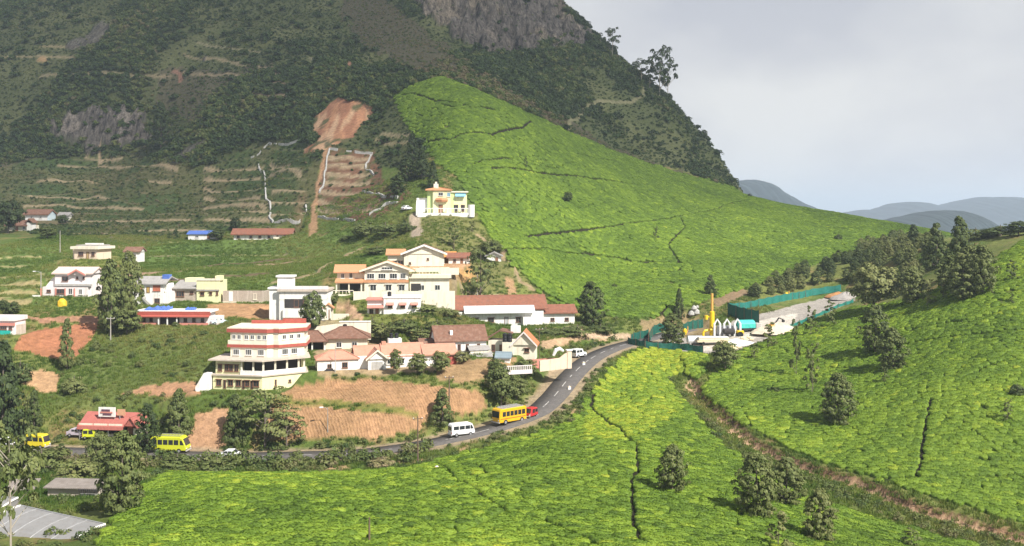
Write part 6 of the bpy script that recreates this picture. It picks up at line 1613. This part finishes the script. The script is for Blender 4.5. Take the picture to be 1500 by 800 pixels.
def road_heading(u):
    pu = U0 + F * ROAD[:, 0] / ROAD[:, 1]
    i = int(np.argmin(np.abs(pu - u))); i = min(max(i, 2), len(ROAD) - 3)
    d = ROAD[i + 2] - ROAD[i - 2]
    return math.atan2(d[1], d[0])
BUSP = [(0, .14), (.99, .14), (1.0, .42), (.985, .9), (.96, 1.0), (.03, 1.0), (0, .9)]
VANP = [(0, .16), (.97, .16), (1.0, .30), (.985, .46), (.90, .92), (.84, 1.0), (.06, 1.0), (0, .86)]
CARP = [(0, .20), (1.0, .20), (1.0, .45), (.93, .56), (.70, .64), (.56, .98), (.26, 1.0), (.10, .66), (0, .60)]
SUVP = [(0, .18), (1.0, .18), (1.0, .48), (.97, .56), (.72, .60), (.63, .97), (.60, 1.0), (.02, 1.0), (0, .9)]
wins = lambda n, a, b, z0, z1, g=.012: [(a + (b - a) * i / n + g, a + (b - a) * (i + 1) / n - g, z0, z1, 0) for i in range(n)]
hd = road_heading(743)
vehicle('yellow_bus', 'bright yellow bus with a grey roof coming down the road bend', 'bus', 746, 619, hd + math.pi, 6.2, 2.2, 2.75, BUSP, VYE, wins(6, .05, .90, .52, .82), (.18, .78), .45, ((1.0, .46), (.988, .86)), ((0, .5), (0, .82)), roof=VGR, band=(VRD, .36, .40))
vehicle('white_van', 'white rounded van climbing the road ahead of the yellow bus', 'van', 676, 638, road_heading(676), 4.3, 1.75, 2.15, VANP, VWH, [(.08, .30, .56, .84, 0), (.33, .55, .56, .84, 0), (.58, .78, .56, .84, 0), (.80, .93, .56, .84, .07)], (.2, .80), .33, ((.985, .5), (.905, .90)), ((0, .5), (0, .8)))
root = vehicle('auto_rickshaw', 'small red three-wheeler close behind the yellow bus', 'rickshaw', 778, 611, road_heading(780) + math.pi, 2.4, 1.35, 1.75, [(0, .16), (.95, .16), (1.0, .34), (.93, .5), (.80, .95), (.70, 1.0), (.06, .97), (0, .6)], VRD, [(.42, .72, .48, .86, .06), (.08, .36, .52, .84, 0)], (.2,), .24, ((.94, .52), (.82, .92)), ((0, .5), (.04, .9)))
t_ = MB().disc_y(-.08, .08, .95, .24, .24).build('wheel', TYRE, root); MB().disc_y(-.1, .1, .95, .24, .12).build('rim', RIM, t_)
vehicle('white_jeep', 'white boxy jeep parked by the peach gateway', 'jeep', 848, 523, road_heading(850) - .5, 3.3, 1.6, 1.85, SUVP, VWH, [(.06, .30, .6, .88, 0), (.34, .58, .6, .88, .03)], (.2, .82), .36, ((.72, .62), (.635, .93)), ((0, .58), (0, .88)))
vehicle('lime_minibus', 'lime yellow minibus with dark windows beside the dense conifer', 'minibus', 250, 662, road_heading(250), 6.2, 2.1, 2.7, VANP, VLM, wins(5, .05, .80, .52, .82) + [(.83, .94, .52, .80, .06)], (.2, .80), .40, ((.985, .48), (.905, .88)), ((0, .5), (0, .8)), roof=VLM)
vehicle('yellow_van', 'yellow high-roofed van with a white front below the huge conifer', 'van', 55, 656, road_heading(54), 3.9, 1.7, 2.35, VANP, mat('paint_taxi', (.72, .58, .03), .35, .06), [(.10, .40, .54, .84, 0), (.44, .68, .54, .84, 0), (.74, .92, .54, .82, .06)], (.2, .8), .34, ((.985, .5), (.905, .9)), ((0, .5), (0, .8)))
vehicle('white_minivan', 'white van half hidden behind the roadside bushes', 'van', 2, 657, road_heading(4), 4.2, 1.75, 2.1, VANP, VWH, [(.08, .30, .56, .84, 0), (.33, .55, .56, .84, 0), (.58, .78, .56, .84, 0), (.80, .93, .56, .84, .07)], (.2, .8), .33, ((.985, .5), (.905, .9)), ((0, .5), (0, .8)))
vehicle('white_car', 'white saloon car on the road beneath the pines', 'car', 334, 671, road_heading(334) + math.pi, 3.9, 1.65, 1.42, CARP, VWH, [(.30, .44, .66, .92, 0), (.46, .64, .66, .92, .09)], (.2, .8), .30, ((.70, .66), (.575, .94)), ((.11, .68), (.24, .94)))
vehicle('parked_car', 'pale blue car parked at the end of the row house', 'car', 321, 475, .5, 3.7, 1.6, 1.45, CARP, mat('paint_ice', (.55, .66, .70), .3, .05), [(.30, .44, .66, .92, 0), (.46, .64, .66, .92, .09)], (.2, .8), .30, ((.70, .66), (.575, .94)), ((.11, .68), (.24, .94)))
vehicle('lilac_car', 'lilac grey car parked in front of the red shop', 'car', 114, 639, -.15, 3.6, 1.6, 1.45, CARP, mat('paint_lilac', (.50, .44, .50), .3, .05), [(.30, .44, .66, .92, 0), (.46, .64, .66, .92, .09)], (.2, .8), .30, ((.70, .66), (.575, .94)), ((.11, .68), (.24, .94)))
vehicle('lime_rickshaw', 'lime three-wheeler standing before the red shop', 'rickshaw', 133, 642, .1, 2.6, 1.35, 1.75, [(0, .16), (.95, .16), (1.0, .34), (.93, .5), (.80, .95), (.70, 1.0), (.06, .97), (0, .6)], VLM, [(.42, .72, .48, .86, .06), (.08, .36, .52, .84, 0)], (.2, .9), .24, ((.94, .52), (.82, .92)), ((0, .5), (.04, .9)))
vehicle('hill_car', 'white hatchback with a teal cover near the green villa', 'car', 596, 308, .8, 3.4, 1.6, 1.45, CARP, VWH, [(.30, .44, .66, .92, 0), (.46, .64, .66, .92, .09)], (.2, .8), .30, ((.70, .66), (.575, .94)), ((.11, .68), (.24, .94)))

# ------------------------------------------------------------------ poles, marker stones, white field walls
POLE = mat('pole_concrete', (0.40, 0.37, 0.33), 0.9, 0.25, 2)
POLB = mat('pole_wood', (0.16, 0.11, 0.08), 0.9, 0.3, 2)
def pole(name, label, u, v, hpx, m, arms=1, lampd=None, r=.11, Y=None):
    p = G(u, v) if Y is None else W(u, v, Y); k = p.y / F; h = hpx * k
    root = empty(name, (p.x, p.y, p.z - .3), 0.3, label=label, cat='pole')
    MB().tube([(0, 0, 0), (0, 0, h * .5), (0, 0, h + .3)], [r * 1.3, r, r * .75], 9).build('shaft', m, root)
    if arms:
        a = MB().box(-.8, .8, -.05, .05, h - .15, h - .03).build('crossarm', m, root)
        for x in (-.7, 0, .7): MB().tube([(x, 0, h - .03), (x, 0, h + .08), (x, 0, h + .14)], [.05, .07, .03], 7).build('insulator', VWH, a)
    if lampd:
        a = MB().tube([(0, 0, h), (lampd * .6, 0, h + .35), (lampd * 1.3, 0, h + .4)], [.05, .04, .04], 6).build('lamp_arm', STEEL, root)
        MB().box(lampd * 1.2 - .3, lampd * 1.2 + .3, -.14, .14, h + .32, h + .48).build('lamp_head', VWH, a)
    return root
pole('power_pole', 'dark wooden power pole at the edge of the tea by the road', 612, 680, 70, POLB, 1)
pole('power_pole', 'dark pole on the bank beside the compact conifer', 658, 588, 38, POLB, 1)
pole('street_lamp', 'slim street lamp standing in the lower ploughed field', 480, 633, 36, STEEL, 0, -.9, .06)
pole('street_lamp', 'street lamp beside the pinkish house', 60, 432, 34, POLE, 0, -1.2)
pole('power_pole', 'concrete pole in the field above the pinkish house', 88, 370, 32, POLE, 0)
pole('power_pole', 'concrete pole at the foot of the tall tree pair', 162, 498, 34, POLE, 1)
pole('power_pole', 'thin pole before the salmon-roofed house', 491, 545, 38, POLE, 0, None, .08)
pole('power_pole', 'short dark post standing among the tea bushes', 541, 800, 42, POLB, 0, None, .09)
pole('power_pole', 'thin pole between tank house and peach gateway', 790, 530, 50, POLB, 1, None, .07)
pole('power_pole', 'concrete pole on the grass under the bare-stemmed pine', 699, 438, 36, POLE, 0, None, .12)
for u, v, lb in ((834, 571, 'white painted marker stone on the outer edge of the bend'), (855, 535, 'white painted marker stone near the parked jeep'), (640, 690, 'white marker stone by the dark power pole')):
    p = G(u, v); root = empty('marker_stone', p, .4, label=lb, cat='marker')
    MB().prism_y([(-.3, -.2), (.3, -.2), (.3, .5), (.15, .72), (-.15, .72), (-.3, .5)], -.14, .14).build('stone', VWH, root, bevel=.04)
    MB().box(-.31, .31, -.15, .15, .52, .6).build('stripe', VYE, root)

WALLW = mat('field_wall_white', (0.45, 0.44, 0.41), 0.9, 0.3, 1.5, .03)
FW = [([(368, 231), (380, 226), (386, 218), (395, 210)], 'upper corner of the left terraces'), ([(395, 210), (420, 212), (428, 210), (440, 206), (452, 203)], 'under the landslide scar'),
      ([(379, 242), (382, 252), (388, 258), (389, 280), (392, 295), (396, 300), (396, 315), (394, 318), (400, 326)], 'running down the left terraces'), ([(402, 327), (430, 326), (440, 323), (447, 319)], 'along the foot of the left terraces'),
      ([(483, 219), (479, 232), (478, 245), (475, 258), (475, 268), (468, 283)], 'running down beside the soil chute'), ([(484, 219), (500, 221), (515, 222), (530, 225), (546, 226)], 'along the top of the brown terraces'),
      ([(544, 228), (536, 247), (548, 257)], 'down the side of the brown terraces'), ([(531, 281), (545, 284), (560, 288), (583, 290)], 'below the dark conifers'), ([(466, 318), (480, 321), (500, 322), (520, 324)], 'along the foot of the brown terraces'),
      ([(541, 315), (556, 308), (566, 299), (582, 297)], 'climbing to the parked hatchback'), ([(448, 302), (449, 310)], 'short stretch by the soil chute')]
for pts, lb in FW:
    w3 = [p for p in (G(u, v) for u, v in pts) if p is not None]
    if len(w3) < 2: continue
    L3 = smooth_line([tuple(p) for p in w3], 1.3)
    mb = MB()
    for i in range(len(L3) - 1):
        if R.random() < .14: continue
        a, c = L3[i], L3[i + 1]
        za, zc = H(a[0], a[1]), H(c[0], c[1]); hgt = .40 + .35 * R.random()
        d = Vector((c[0] - a[0], c[1] - a[1], 0)); d.normalize(); n = Vector((-d.y, d.x, 0)) * (.2 + .12 * R.random())
        A = Vector((a[0], a[1], za)); C_ = Vector((c[0], c[1], zc)); up_ = Vector((0, 0, hgt)); dn = Vector((0, 0, -.6))
        mb.poly([A - n + dn, C_ - n + dn, C_ + n + dn, A + n + dn, A - n + up_, C_ - n + up_, C_ + n + up_, A + n + up_], [(0, 3, 2, 1), (4, 5, 6, 7), (0, 1, 5, 4), (1, 2, 6, 5), (2, 3, 7, 6), (3, 0, 4, 7)])
    mb.build('field_wall', WALLW, label='low whitewashed stone wall ' + lb, cat='wall')

# ------------------------------------------------------------------ netted works yard
NETG = mat('net_green', (0.012, 0.11, 0.08), 0.7, 0.3, 2, .05)
NETT = mat('net_teal', (0.02, 0.19, 0.155), 0.7, 0.3, 2, .05)
YEL = mat('rig_yellow', (0.80, 0.55, 0.02), 0.4, 0.1, 2)
YEO = mat('rig_amber', (0.75, 0.40, 0.10), 0.5, 0.15, 2)
SACK = mat('sack_cream', (0.70, 0.60, 0.40), 0.9, 0.2, 2, .03)
SAND = mat('sand_heap', (0.66, 0.55, 0.42), 0.95, 0.15, 2, .03)
def net_fence(label, pts, h, m, every=4.0, sag=.25):
    w3 = [G(u, v) for u, v in pts]
    L3 = smooth_line([tuple(p) for p in w3 if p is not None], every)
    o = L3[0]; root = empty('net_fence', (o[0], o[1], H(o[0], o[1])), 0, label=label, cat='fence')
    base = Vector(root.location)
    top = []
    for q in L3:
        g_ = Vector((q[0], q[1], H(q[0], q[1]))) - base
        MB().tube([g_ + Vector((0, 0, -.4)), g_ + Vector((0, 0, h + .25))], [.06, .05], 6).build('post', FRB, root)
        top.append(g_)
    for i in range(len(top) - 1):
        a, c = top[i], top[i + 1]; mb = MB(); n = 6
        d = (c - a); nn = Vector((-d.y, d.x, 0)).normalized()
        def P_(t, s, side): return a + d * t + Vector((0, 0, s * h - sag * math.sin(math.pi * t) * s)) + nn * (.18 * math.sin(7 * t + i) * (1 - s) + side * .02)
        for side in (-1, 1):
            pp = [[P_(t / n, s, side) for t in range(n + 1)] for s in (0, .5, 1)]
            fl = [x for r in pp for x in r]; fs = []
            for r_ in range(2):
                for t in range(n): fs.append((r_ * (n + 1) + t, r_ * (n + 1) + t + 1, (r_ + 1) * (n + 1) + t + 1, (r_ + 1) * (n + 1) + t))
            mb.poly(fl, fs)
        mb.build('net_panel', m, root)
net_fence('teal netting fence along the far side of the works yard', [(1068, 455), (1100, 452), (1150, 441), (1190, 433), (1232, 427)], 2.1, NETT)
net_fence('low teal netting along the tea side of the works yard', [(1120, 494), (1160, 480), (1205, 461), (1250, 443)], 1.0, NETT)
net_fence('dark green netting in front of the works yard', [(920, 504), (945, 509), (985, 512), (1030, 517)], 1.6, NETG)
net_fence('dark green netting at the road entrance of the yard', [(924, 504), (928, 499), (950, 494)], 2.0, NETG)
net_fence('dark green netting behind the turquoise sheet', [(1066, 462), (1090, 470), (1112, 474)], 3.4, NETG)
net_fence('dark green netting around the round enclosure in the yard', [(950, 504), (958, 490), (975, 486), (990, 488)], 2.4, NETG)
net_fence('dark green netting at the back of the yellow mast', [(1000, 488), (1015, 482), (1030, 480)], 2.4, NETG)
p = G(1043, 493); k = p.y / F
root = empty('drilling_mast', p, 0, label='tall yellow mast with a thinner amber upper pole and bent pipe', cat='mast')
MB().tube([(0, 0, -.3), (0, 0, 36 * k), (0, 0, 37 * k)], [3.6 * k, 3.6 * k, 2.4 * k], 14).build('lower_tube', YEL, root)
MB().tube([(0, 0, 37 * k), (0, 0, 63 * k)], [1.9 * k, 1.9 * k], 12).build('upper_pole', YEO, root)
MB().tube([(-14 * k, -1, 0), (-14 * k, -1, 6 * k), (-12 * k, -1, 9 * k), (0, -.6, 11 * k)], [.3, .3, .3, .3], 8).build('bent_pipe', YEL, root)
MB().tube([(-8.5 * k, 0, 25 * k), (-8.5 * k, 0, 31 * k)], [2.6 * k, 2.6 * k], 10).build('drum', YEL, root); MB().bar((-8.5 * k, 0, 29 * k), (0, 0, 29 * k), .3).build('bracket', YEL, root)
MB().box(-2.2, 2.2, -1.6, 1.6, -.5, .25).build('base_plate', CONC, root)
p = G(1066, 494); root = empty('mixing_plant', p, .1, label='white arched batching plant beside the yellow mast', cat='machine')
mb = MB()
for x in (-2.6, -.2, 2.4): mb.tube([(x - .7, 0, 0), (x - .7, 0, 3.2), (x, 0, 4.3), (x + .7, 0, 3.2), (x + .7, 0, 0)], [.28] * 5, 8)
mb.build('frame', VWH, root); MB().box(-2.6, 2.6, .4, 2.0, .6, 2.6).build('hopper', STEEL, root, bevel=.2); MB().tube([(-1.2, -.7, 1.5), (1.4, -.7, 1.5)], [.7, .7], 12).build('mixer_drum', DARK, root); MB().disc_y(-1.2, -.5, 2.8, .7, .7).build('wheel', TYRE, root); MB().box(2.2, 3.8, -.8, .6, .8, 1.6).build('engine', YEL, root, bevel=.1)
p = G(1092, 486); root = empty('sheeted_truck', p, .18, label='truck load covered with a bright turquoise sheet', cat='truck')
MB().prism_x([(-1.1, .9), (1.1, .9), (1.1, 2.3), (.5, 2.9), (-.5, 2.7), (-1.1, 2.1)], -2.2, 2.2).build('sheet', TARP, root, bevel=.12); MB().box(-2.4, 2.6, -1.0, 1.0, .5, .88).build('chassis', DARK, root)
for x in (-1.4, 1.6):
    for yv in (-1.05, 1.05): MB().disc_y(yv - .12, yv + .12, x, .45, .45).build('wheel', TYRE, root)
MB().box(2.3, 3.6, -1, 1, .6, 2.1).build('cab', VGR, root, bevel=.12)
p = G(1018, 504); root = empty('white_tank', p, .05, label='white horizontal tank lying at the front of the yard', cat='tank')
MB().tube([(-2, 0, 1), (-1.7, 0, 1), (1.7, 0, 1), (2, 0, 1)], [.4, .95, .95, .4], 14).build('shell', VWH, root, smooth=False); MB().box(.3, 1.0, -1.05, -.9, .8, 1.6).build('hatch', DARK, root)
for x in (-1.2, 1.2): MB().box(x - .2, x + .2, -.7, .7, -.3, .4).build('saddle', CONC, root)
p = G(1045, 505); root = empty('flat_trailer', p, .05, label='long cream trailer bed loaded with boards', cat='trailer')
MB().box(-4, 4, -1.1, 1.1, .7, 1.1).build('bed', SACK, root)
for i in range(4): MB().box(-3.6, 3.4, -.9, .9, 1.12 + i * .2, 1.28 + i * .2).build('board', WHITE if i % 2 else SACK, root)
for x in (-2.6, 2.6):
    for yv in (-1.1, 1.1): MB().disc_y(yv - .1, yv + .1, x, .4, .4).build('wheel', TYRE, root)
def heap(name, label, u, v, rx, ry, h, m, cat, dome=False):
    p = G(u, v); rng = np.random.default_rng(int(u)); n, r_ = 16, 6
    V_ = [(0, 0, h)]; f_ = []
    for i in range(1, r_ + 1):
        for j in range(n):
            a = 2 * math.pi * j / n; q = i / r_; V_.append((rx * q * math.cos(a) * rng.uniform(.92, 1.08), ry * q * math.sin(a) * rng.uniform(.92, 1.08), (h * math.sqrt(max(0, 1 - q * q)) * rng.uniform(.96, 1.04) if dome else h * (1 - q) ** .9 * rng.uniform(.85, 1.1)) - .3 * (i == r_)))
    f_ += [(0, 1 + j, 1 + (j + 1) % n) for j in range(n)]
    for i in range(r_ - 1):
        for j in range(n): a = 1 + i * n; f_.append((a + j, a + n + j, a + n + (j + 1) % n, a + (j + 1) % n))
    MB().poly(V_, f_).build(name, m, loc=p, label=label, cat=cat)
heap('sand_heap', 'pale sand heap spilling over the works yard', 1140, 486, 7, 4, 2.4, SAND, 'heap')
heap('gravel_heap', 'grey gravel heap at the far end of the works yard', 1240, 437, 5, 3.4, 2.0, mat('gravel', (.36, .33, .31), .95, .3, 4, .05), 'heap')
heap('earth_heap', 'orange earth heap beside the gravel at the yard end', 1228, 434, 4, 2.6, 1.4, mat('earth_orange', (.45, .22, .09), .95, .2, 2, .03), 'heap')
heap('cement_heap', 'white spilled cement beside the batching plant', 1078, 503, 5, 3.4, 1.1, WHITE, 'heap')
heap('rubble_heap', 'yellowish rubble heap in front of the trailer', 1062, 511, 3.2, 2, 1.8, mat('rubble_ochre', (.55, .45, .22), .95, .5, 3, .1), 'heap')
heap('yellow_tarp', 'bright yellow plastic-covered heap on the lawn of the pinkish house', 91, 447, 1.15, 1.0, 1.5, mat('tarp_yellow', (.72, .46, .03), .5, .15, 2, .05), 'tarp', True)
for i, (u, v) in enumerate(((1088, 497), (1092, 499), (1097, 496), (1101, 499), (1077, 513), (1083, 511))):
    p = G(u, v); MB().tube([(-.5, 0, .25), (-.42, 0, .3), (.42, 0, .3), (.5, 0, .25)], [.15, .3, .3, .15], 8).build('cement_bag', SACK, loc=p, label='cream cement bag lying by the white cement spill', cat='bag', group='cement bags in the works yard')
p = G(1127, 489); root = empty('orange_excavator', p, .5, label='small orange excavator with a long dark arm over the sand', cat='excavator')
MB().box(-1.2, 1.2, -1, -.5, 0, .6).box(-1.2, 1.2, .5, 1, 0, .6).build('tracks', DARK, root, bevel=.1); MB().box(-1.1, 1.0, -.9, .9, .62, 1.5).build('body', YEL, root, bevel=.1); MB().box(-.2, .9, -.8, .1, 1.5, 2.4).build('cab', YEO, root, bevel=.08)
MB().bar((.9, 0, 1.4), (3.6, .6, 3.6), .25).bar((3.6, .6, 3.6), (5.4, 1.0, 3.0), .2).build('arm', DARK, root); MB().box(5.1, 5.7, .7, 1.3, 2.4, 3.0).build('bucket', DARK, root, bevel=.08)
for u, v, lb in ((1003, 490, 'yellow pump stand in the yard under the dark tree'), (1152, 436, 'yellow drum standing outside the far netting')):
    p = G(u, v); root = empty('pump_stand', p, .2, label=lb, cat='pump')
    MB().tube([(0, 0, 0), (0, 0, 1.2), (0, 0, 1.5)], [.5, .5, .25], 12).build('drum', YEL, root); MB().tube([(.5, 0, .3), (.8, 0, 1.0), (.8, 0, 2.0)], [.12, .12, .12], 7).build('pipe', YEO, root)
p = G(1016, 462); root = empty('whitewashed_rock', p, .3, label='whitewashed boulder pile on the bank behind the mast', cat='rock')
for i, (x, z, r_) in enumerate(((-.7, .5, .9), (.8, .8, 1.0), (.1, 1.9, .8), (1.0, 2.2, .5))):
    MB().tube([(x, 0, z - r_ * .8), (x, 0, z - r_ * .3), (x + .1, 0, z + r_ * .4), (x, 0, z + r_ * .9)], [r_ * .5, r_, r_ * .8, r_ * .25], 8).build('boulder', WALLW, root)

# ------------------------------------------------------------------ greenhouses and low sheds in the near corner
GHS = mat('greenhouse_film', (0.27, 0.265, 0.26), 0.6, 0.15, 0.6, spec=.2, dirt=(.22, .20, .18))
def greenhouse(label, A, B_, width, side, rise):
    """A, B_: the two ends of the upper eave/ridge line; film skin over hoops"""
    A = Vector(A); B_ = Vector(B_); ax = (B_ - A); L = ax.length; ax.normalize()
    yaw = math.atan2(ax.y, ax.x)
    z0 = min(H(A.x, A.y), H(B_.x, B_.y)) - .3
    root = empty('greenhouse', (A.x, A.y, A.z), yaw, label=label, cat='greenhouse')
    n = 10
    sec = [(-width * math.sin(math.pi / 2 * i / n), -rise * (1 - math.cos(math.pi / 2 * i / n))) for i in range(n + 1)]
    nb = max(2, round(L / 2.6))
    for j in range(nb):
        x0, x1 = L * j / nb + .05, L * (j + 1) / nb - .05
        for (i0, i1) in ((0, n // 2), (n // 2, n)):
            mb = MB(); s_ = sec[i0:i1 + 1]
            pts = [(x0, a, b_) for a, b_ in s_] + [(x1, a, b_) for a, b_ in s_] + [(x0, a, b_ - .05) for a, b_ in s_] + [(x1, a, b_ - .05) for a, b_ in s_]
            m_ = len(s_); fs = []
            for i in range(m_ - 1): fs += [(i, i + 1, m_ + i + 1, m_ + i), (2 * m_ + i, 3 * m_ + i, 3 * m_ + i + 1, 2 * m_ + i + 1)]
            fs += [(i, m_ * 2 + i, m_ * 2 + i + 1, i + 1) for i in range(m_ - 1)] + [(m_ + i, m_ + i + 1, m_ * 3 + i + 1, m_ * 3 + i) for i in range(m_ - 1)]
            mb.poly(pts, fs).build('film_panel', GHS, root)
    for j in range(nb + 1):
        x = L * j / nb
        MB().tube([(x, a, b_ + .03) for a, b_ in sec], [.06 if 0 < j < nb else .12] * (n + 1), 6).build('hoop', WHITE if j in (0, nb) else STEEL, root)
    mid = sec[n // 2]
    MB().bar((0, mid[0], mid[1] + .05), (L, mid[0], mid[1] + .05), .14, .1).build('purlin', STEEL, root); MB().bar((0, 0, .05), (L, 0, .05), .16, .12).build('ridge_bar', STEEL, root)
    MB().box(0, L, .02, .1, z0 - A.z, -.02).build('back_wall', GHS, root)
    MB().prism_x([(0, z0 - A.z)] + [(a, b_ - .06) for a, b_ in sec] + [(sec[-1][0], z0 - A.z)], L - .08, L - .02).build('end_wall', GHS, root)
    return root
greenhouse('grey film greenhouse with hooped panels below the low shed', W(30, 741, 117), W(154, 770, 110), 7.5, 1, 4.2)
greenhouse('second hooped greenhouse beside the pale-stemmed eucalyptus', W(-60, 726, 122), W(26, 733, 121), 8.0, 1, 4.6)
b = Bd(None, 'low_shed', 'long low shed with a grey sheet roof and tattered edge', 'shed', at=(108, 728, 130, -5))
WRF = mat('roof_weathered', (0.30, 0.26, 0.23), .9, .3, 1.0, .02, wave=('X', 1.3, .8), dirt=(.2, .16, .13))
w = b.blk('wall', -42, 36, 4, 30, -10, 13, SLAB); b.add('roof', MB().prism_x([(-2, 12), (34, 17), (34, 18.4), (-2, 13.4)], -46, 40), WRF); b.blk('side_wall', 8, 36, 2.6, 3.8, -8, 5, CONC)
for i in range(9): b.add('torn_sheet', MB().prism_y([(8 + i * 3.3, 12.5), (11 + i * 3.3, 12.5), (9.6 + i * 3.3, 8 - (i % 3))], -3.2, -2.7), DARK)
b = Bd(None, 'earth_shed', 'small shed with a buff sheet roof by the eucalyptus', 'shed', at=(36, 724, 134, 8))
w = b.blk('wall', -22, 10, 4, 26, -10, 8, BLOCK); b.add('roof', MB().prism_x([(-2, 6), (30, 14), (30, 15.4), (-2, 7.4)], -26, 14), WRF); b.door(w['F'], .5, -8, 6, 12)
# ------------------------------------------------------------------ far hills and haze
def far_hill(name, label, ridge, Y, depth, base_v, col, seed):
    """ridge: photo pixels of the crest at distance Y"""
    us = np.linspace(ridge[0][0], ridge[-1][0], 260)
    vs = np.interp(us, [r[0] for r in ridge], [r[1] for r in ridge])
    vs = vs + (fbm(us * 0.06, us * 0 + seed, 4, seed) - 0.5) * 9 + (fbm(us * 0.5, us * 0 + seed, 2, seed + 5) - 0.5) * 2.2 + 3
    nr_ = 40
    T = np.linspace(-1, 1, nr_)
    X = ((us - U0) / F * Y)[None, :] + (T * 0)[:, None]
    Yv = Y + T[:, None] * depth + np.zeros((1, len(us)))
    zc = ((HZ - vs) / F * Y)[None, :]
    z0 = -100.0
    prof = np.cos(T * math.pi / 2)[:, None] ** 1.0
    Z = z0 + (zc - z0) * prof + (fbm(X * 0.006 * 1500 / Y, Yv * 0.006 * 1500 / Y, 4, seed + 1) - 0.5) * depth * 0.16 * (1 - prof ** 4)
    ii = np.arange(X.size).reshape(X.shape)
    Qf = np.stack([ii[:-1, :-1], ii[:-1, 1:], ii[1:, 1:], ii[1:, :-1]], -1).reshape(-1, 4)
    m = mat('far_slope_' + str(seed), col, 0.95, 0.5, 0.02, 0)  # blue in the slope colour paints in part of the distance haze
    return link(name, add_mesh(name, np.stack([X, Yv, Z], -1).reshape(-1, 3), Qf, [m], smooth=True), label=label, kind='structure')
far_hill('far_hill', 'hazy wooded hill with a dark crest beyond the tea slope', [(1240, 350), (1290, 322), (1330, 312), (1370, 305), (1400, 308), (1430, 325), (1470, 345), (1520, 352)], 2100, 400, 340, (0.028, 0.046, 0.05), 701)
far_hill('far_hill', 'hazy blue hill showing past the mountain foot', [(960, 300), (1040, 272), (1085, 262), (1110, 264), (1135, 280), (1160, 294), (1190, 306), (1240, 318), (1290, 326)], 2900, 600, 320, (0.03, 0.05, 0.06), 711)
far_hill('far_hill', 'pale distant range with two rounded summits', [(1180, 318), (1240, 312), (1290, 303), (1320, 293), (1345, 297), (1375, 301), (1410, 293), (1440, 286), (1470, 287), (1520, 292), (1600, 300), (1750, 296), (1900, 320)], 4800, 1000, 320, (0.035, 0.055, 0.07), 721)

hz = bpy.data.materials.new('haze_air'); hz.use_nodes = True
hn = hz.node_tree; hn.nodes.clear()
ho = hn.nodes.new('ShaderNodeOutputMaterial'); hv = hn.nodes.new('ShaderNodeVolumePrincipled')
hv.inputs['Color'].default_value = (0.70, 0.81, 0.98, 1); hv.inputs['Density'].default_value = HAZE
hv.inputs['Anisotropy'].default_value = 0.0
hn.links.new(hv.outputs[0], ho.inputs['Volume'])
MB().box(-21000, 21000, -600, 25000, -135, 262).build('haze', hz, label='pale blue haze over the hills', kind='stuff')

# unseen cloud bank up towards the sun, shaped to shade the upper slopes
cm_ = bpy.data.materials.new('cloud_vapour'); cm_.use_nodes = True
cn_ = cm_.node_tree; cn_.nodes.clear()
co_ = cn_.nodes.new('ShaderNodeOutputMaterial'); cv_ = cn_.nodes.new('ShaderNodeVolumePrincipled')
cv_.inputs['Color'].default_value = (0.95, 0.95, 0.95, 1); cv_.inputs['Density'].default_value = 0.0060
cn_.links.new(cv_.outputs[0], co_.inputs['Volume'])
na_, nr2 = 64, 20
zc_ = 900.0
cc = Vector((-90, 612, 60)) + sdir * ((zc_ - 60) / sdir.z)
top, bot = [], []
for i in range(1, nr2 + 1):
    for j in range(na_):
        a = 2 * math.pi * j / na_; q = i / nr2
        wob = 1 + 0.22 * (float(fbm(np.array(math.cos(a) * 2.2 + 9), np.array(math.sin(a) * 2.2), 3, 88)) - .5) * 2
        px_, py_ = 430 * q * wob * math.cos(a), 335 * q * wob * math.sin(a)
        th = 75 * max(0.0, 1 - q * q) ** 0.6 * (0.7 + 0.6 * float(fbm(np.array(px_ * .01), np.array(py_ * .01), 3, 89))) + 0.3
        top.append((px_, py_, th)); bot.append((px_, py_, -th * 0.5))
nV = nr2 * na_
V_ = [(0, 0, 80)] + top + [(0, 0, -40)] + bot
f_ = [(0, 1 + j, 1 + (j + 1) % na_) for j in range(na_)] + [(nV + 1, nV + 2 + (j + 1) % na_, nV + 2 + j) for j in range(na_)]
for i in range(nr2 - 1):
    for j in range(na_):
        a = 1 + i * na_; c2 = nV + 2 + i * na_
        f_ += [(a + j, a + na_ + j, a + na_ + (j + 1) % na_, a + (j + 1) % na_), (c2 + j, c2 + (j + 1) % na_, c2 + na_ + (j + 1) % na_, c2 + na_ + j)]
a = 1 + (nr2 - 1) * na_; c2 = nV + 2 + (nr2 - 1) * na_
for j in range(na_): f_.append((a + j, c2 + j, c2 + (j + 1) % na_, a + (j + 1) % na_))
MB().poly(V_, f_).build('cloud', cm_, loc=cc, label='broad unseen cloud bank shaped to shade the mountain', kind='stuff')
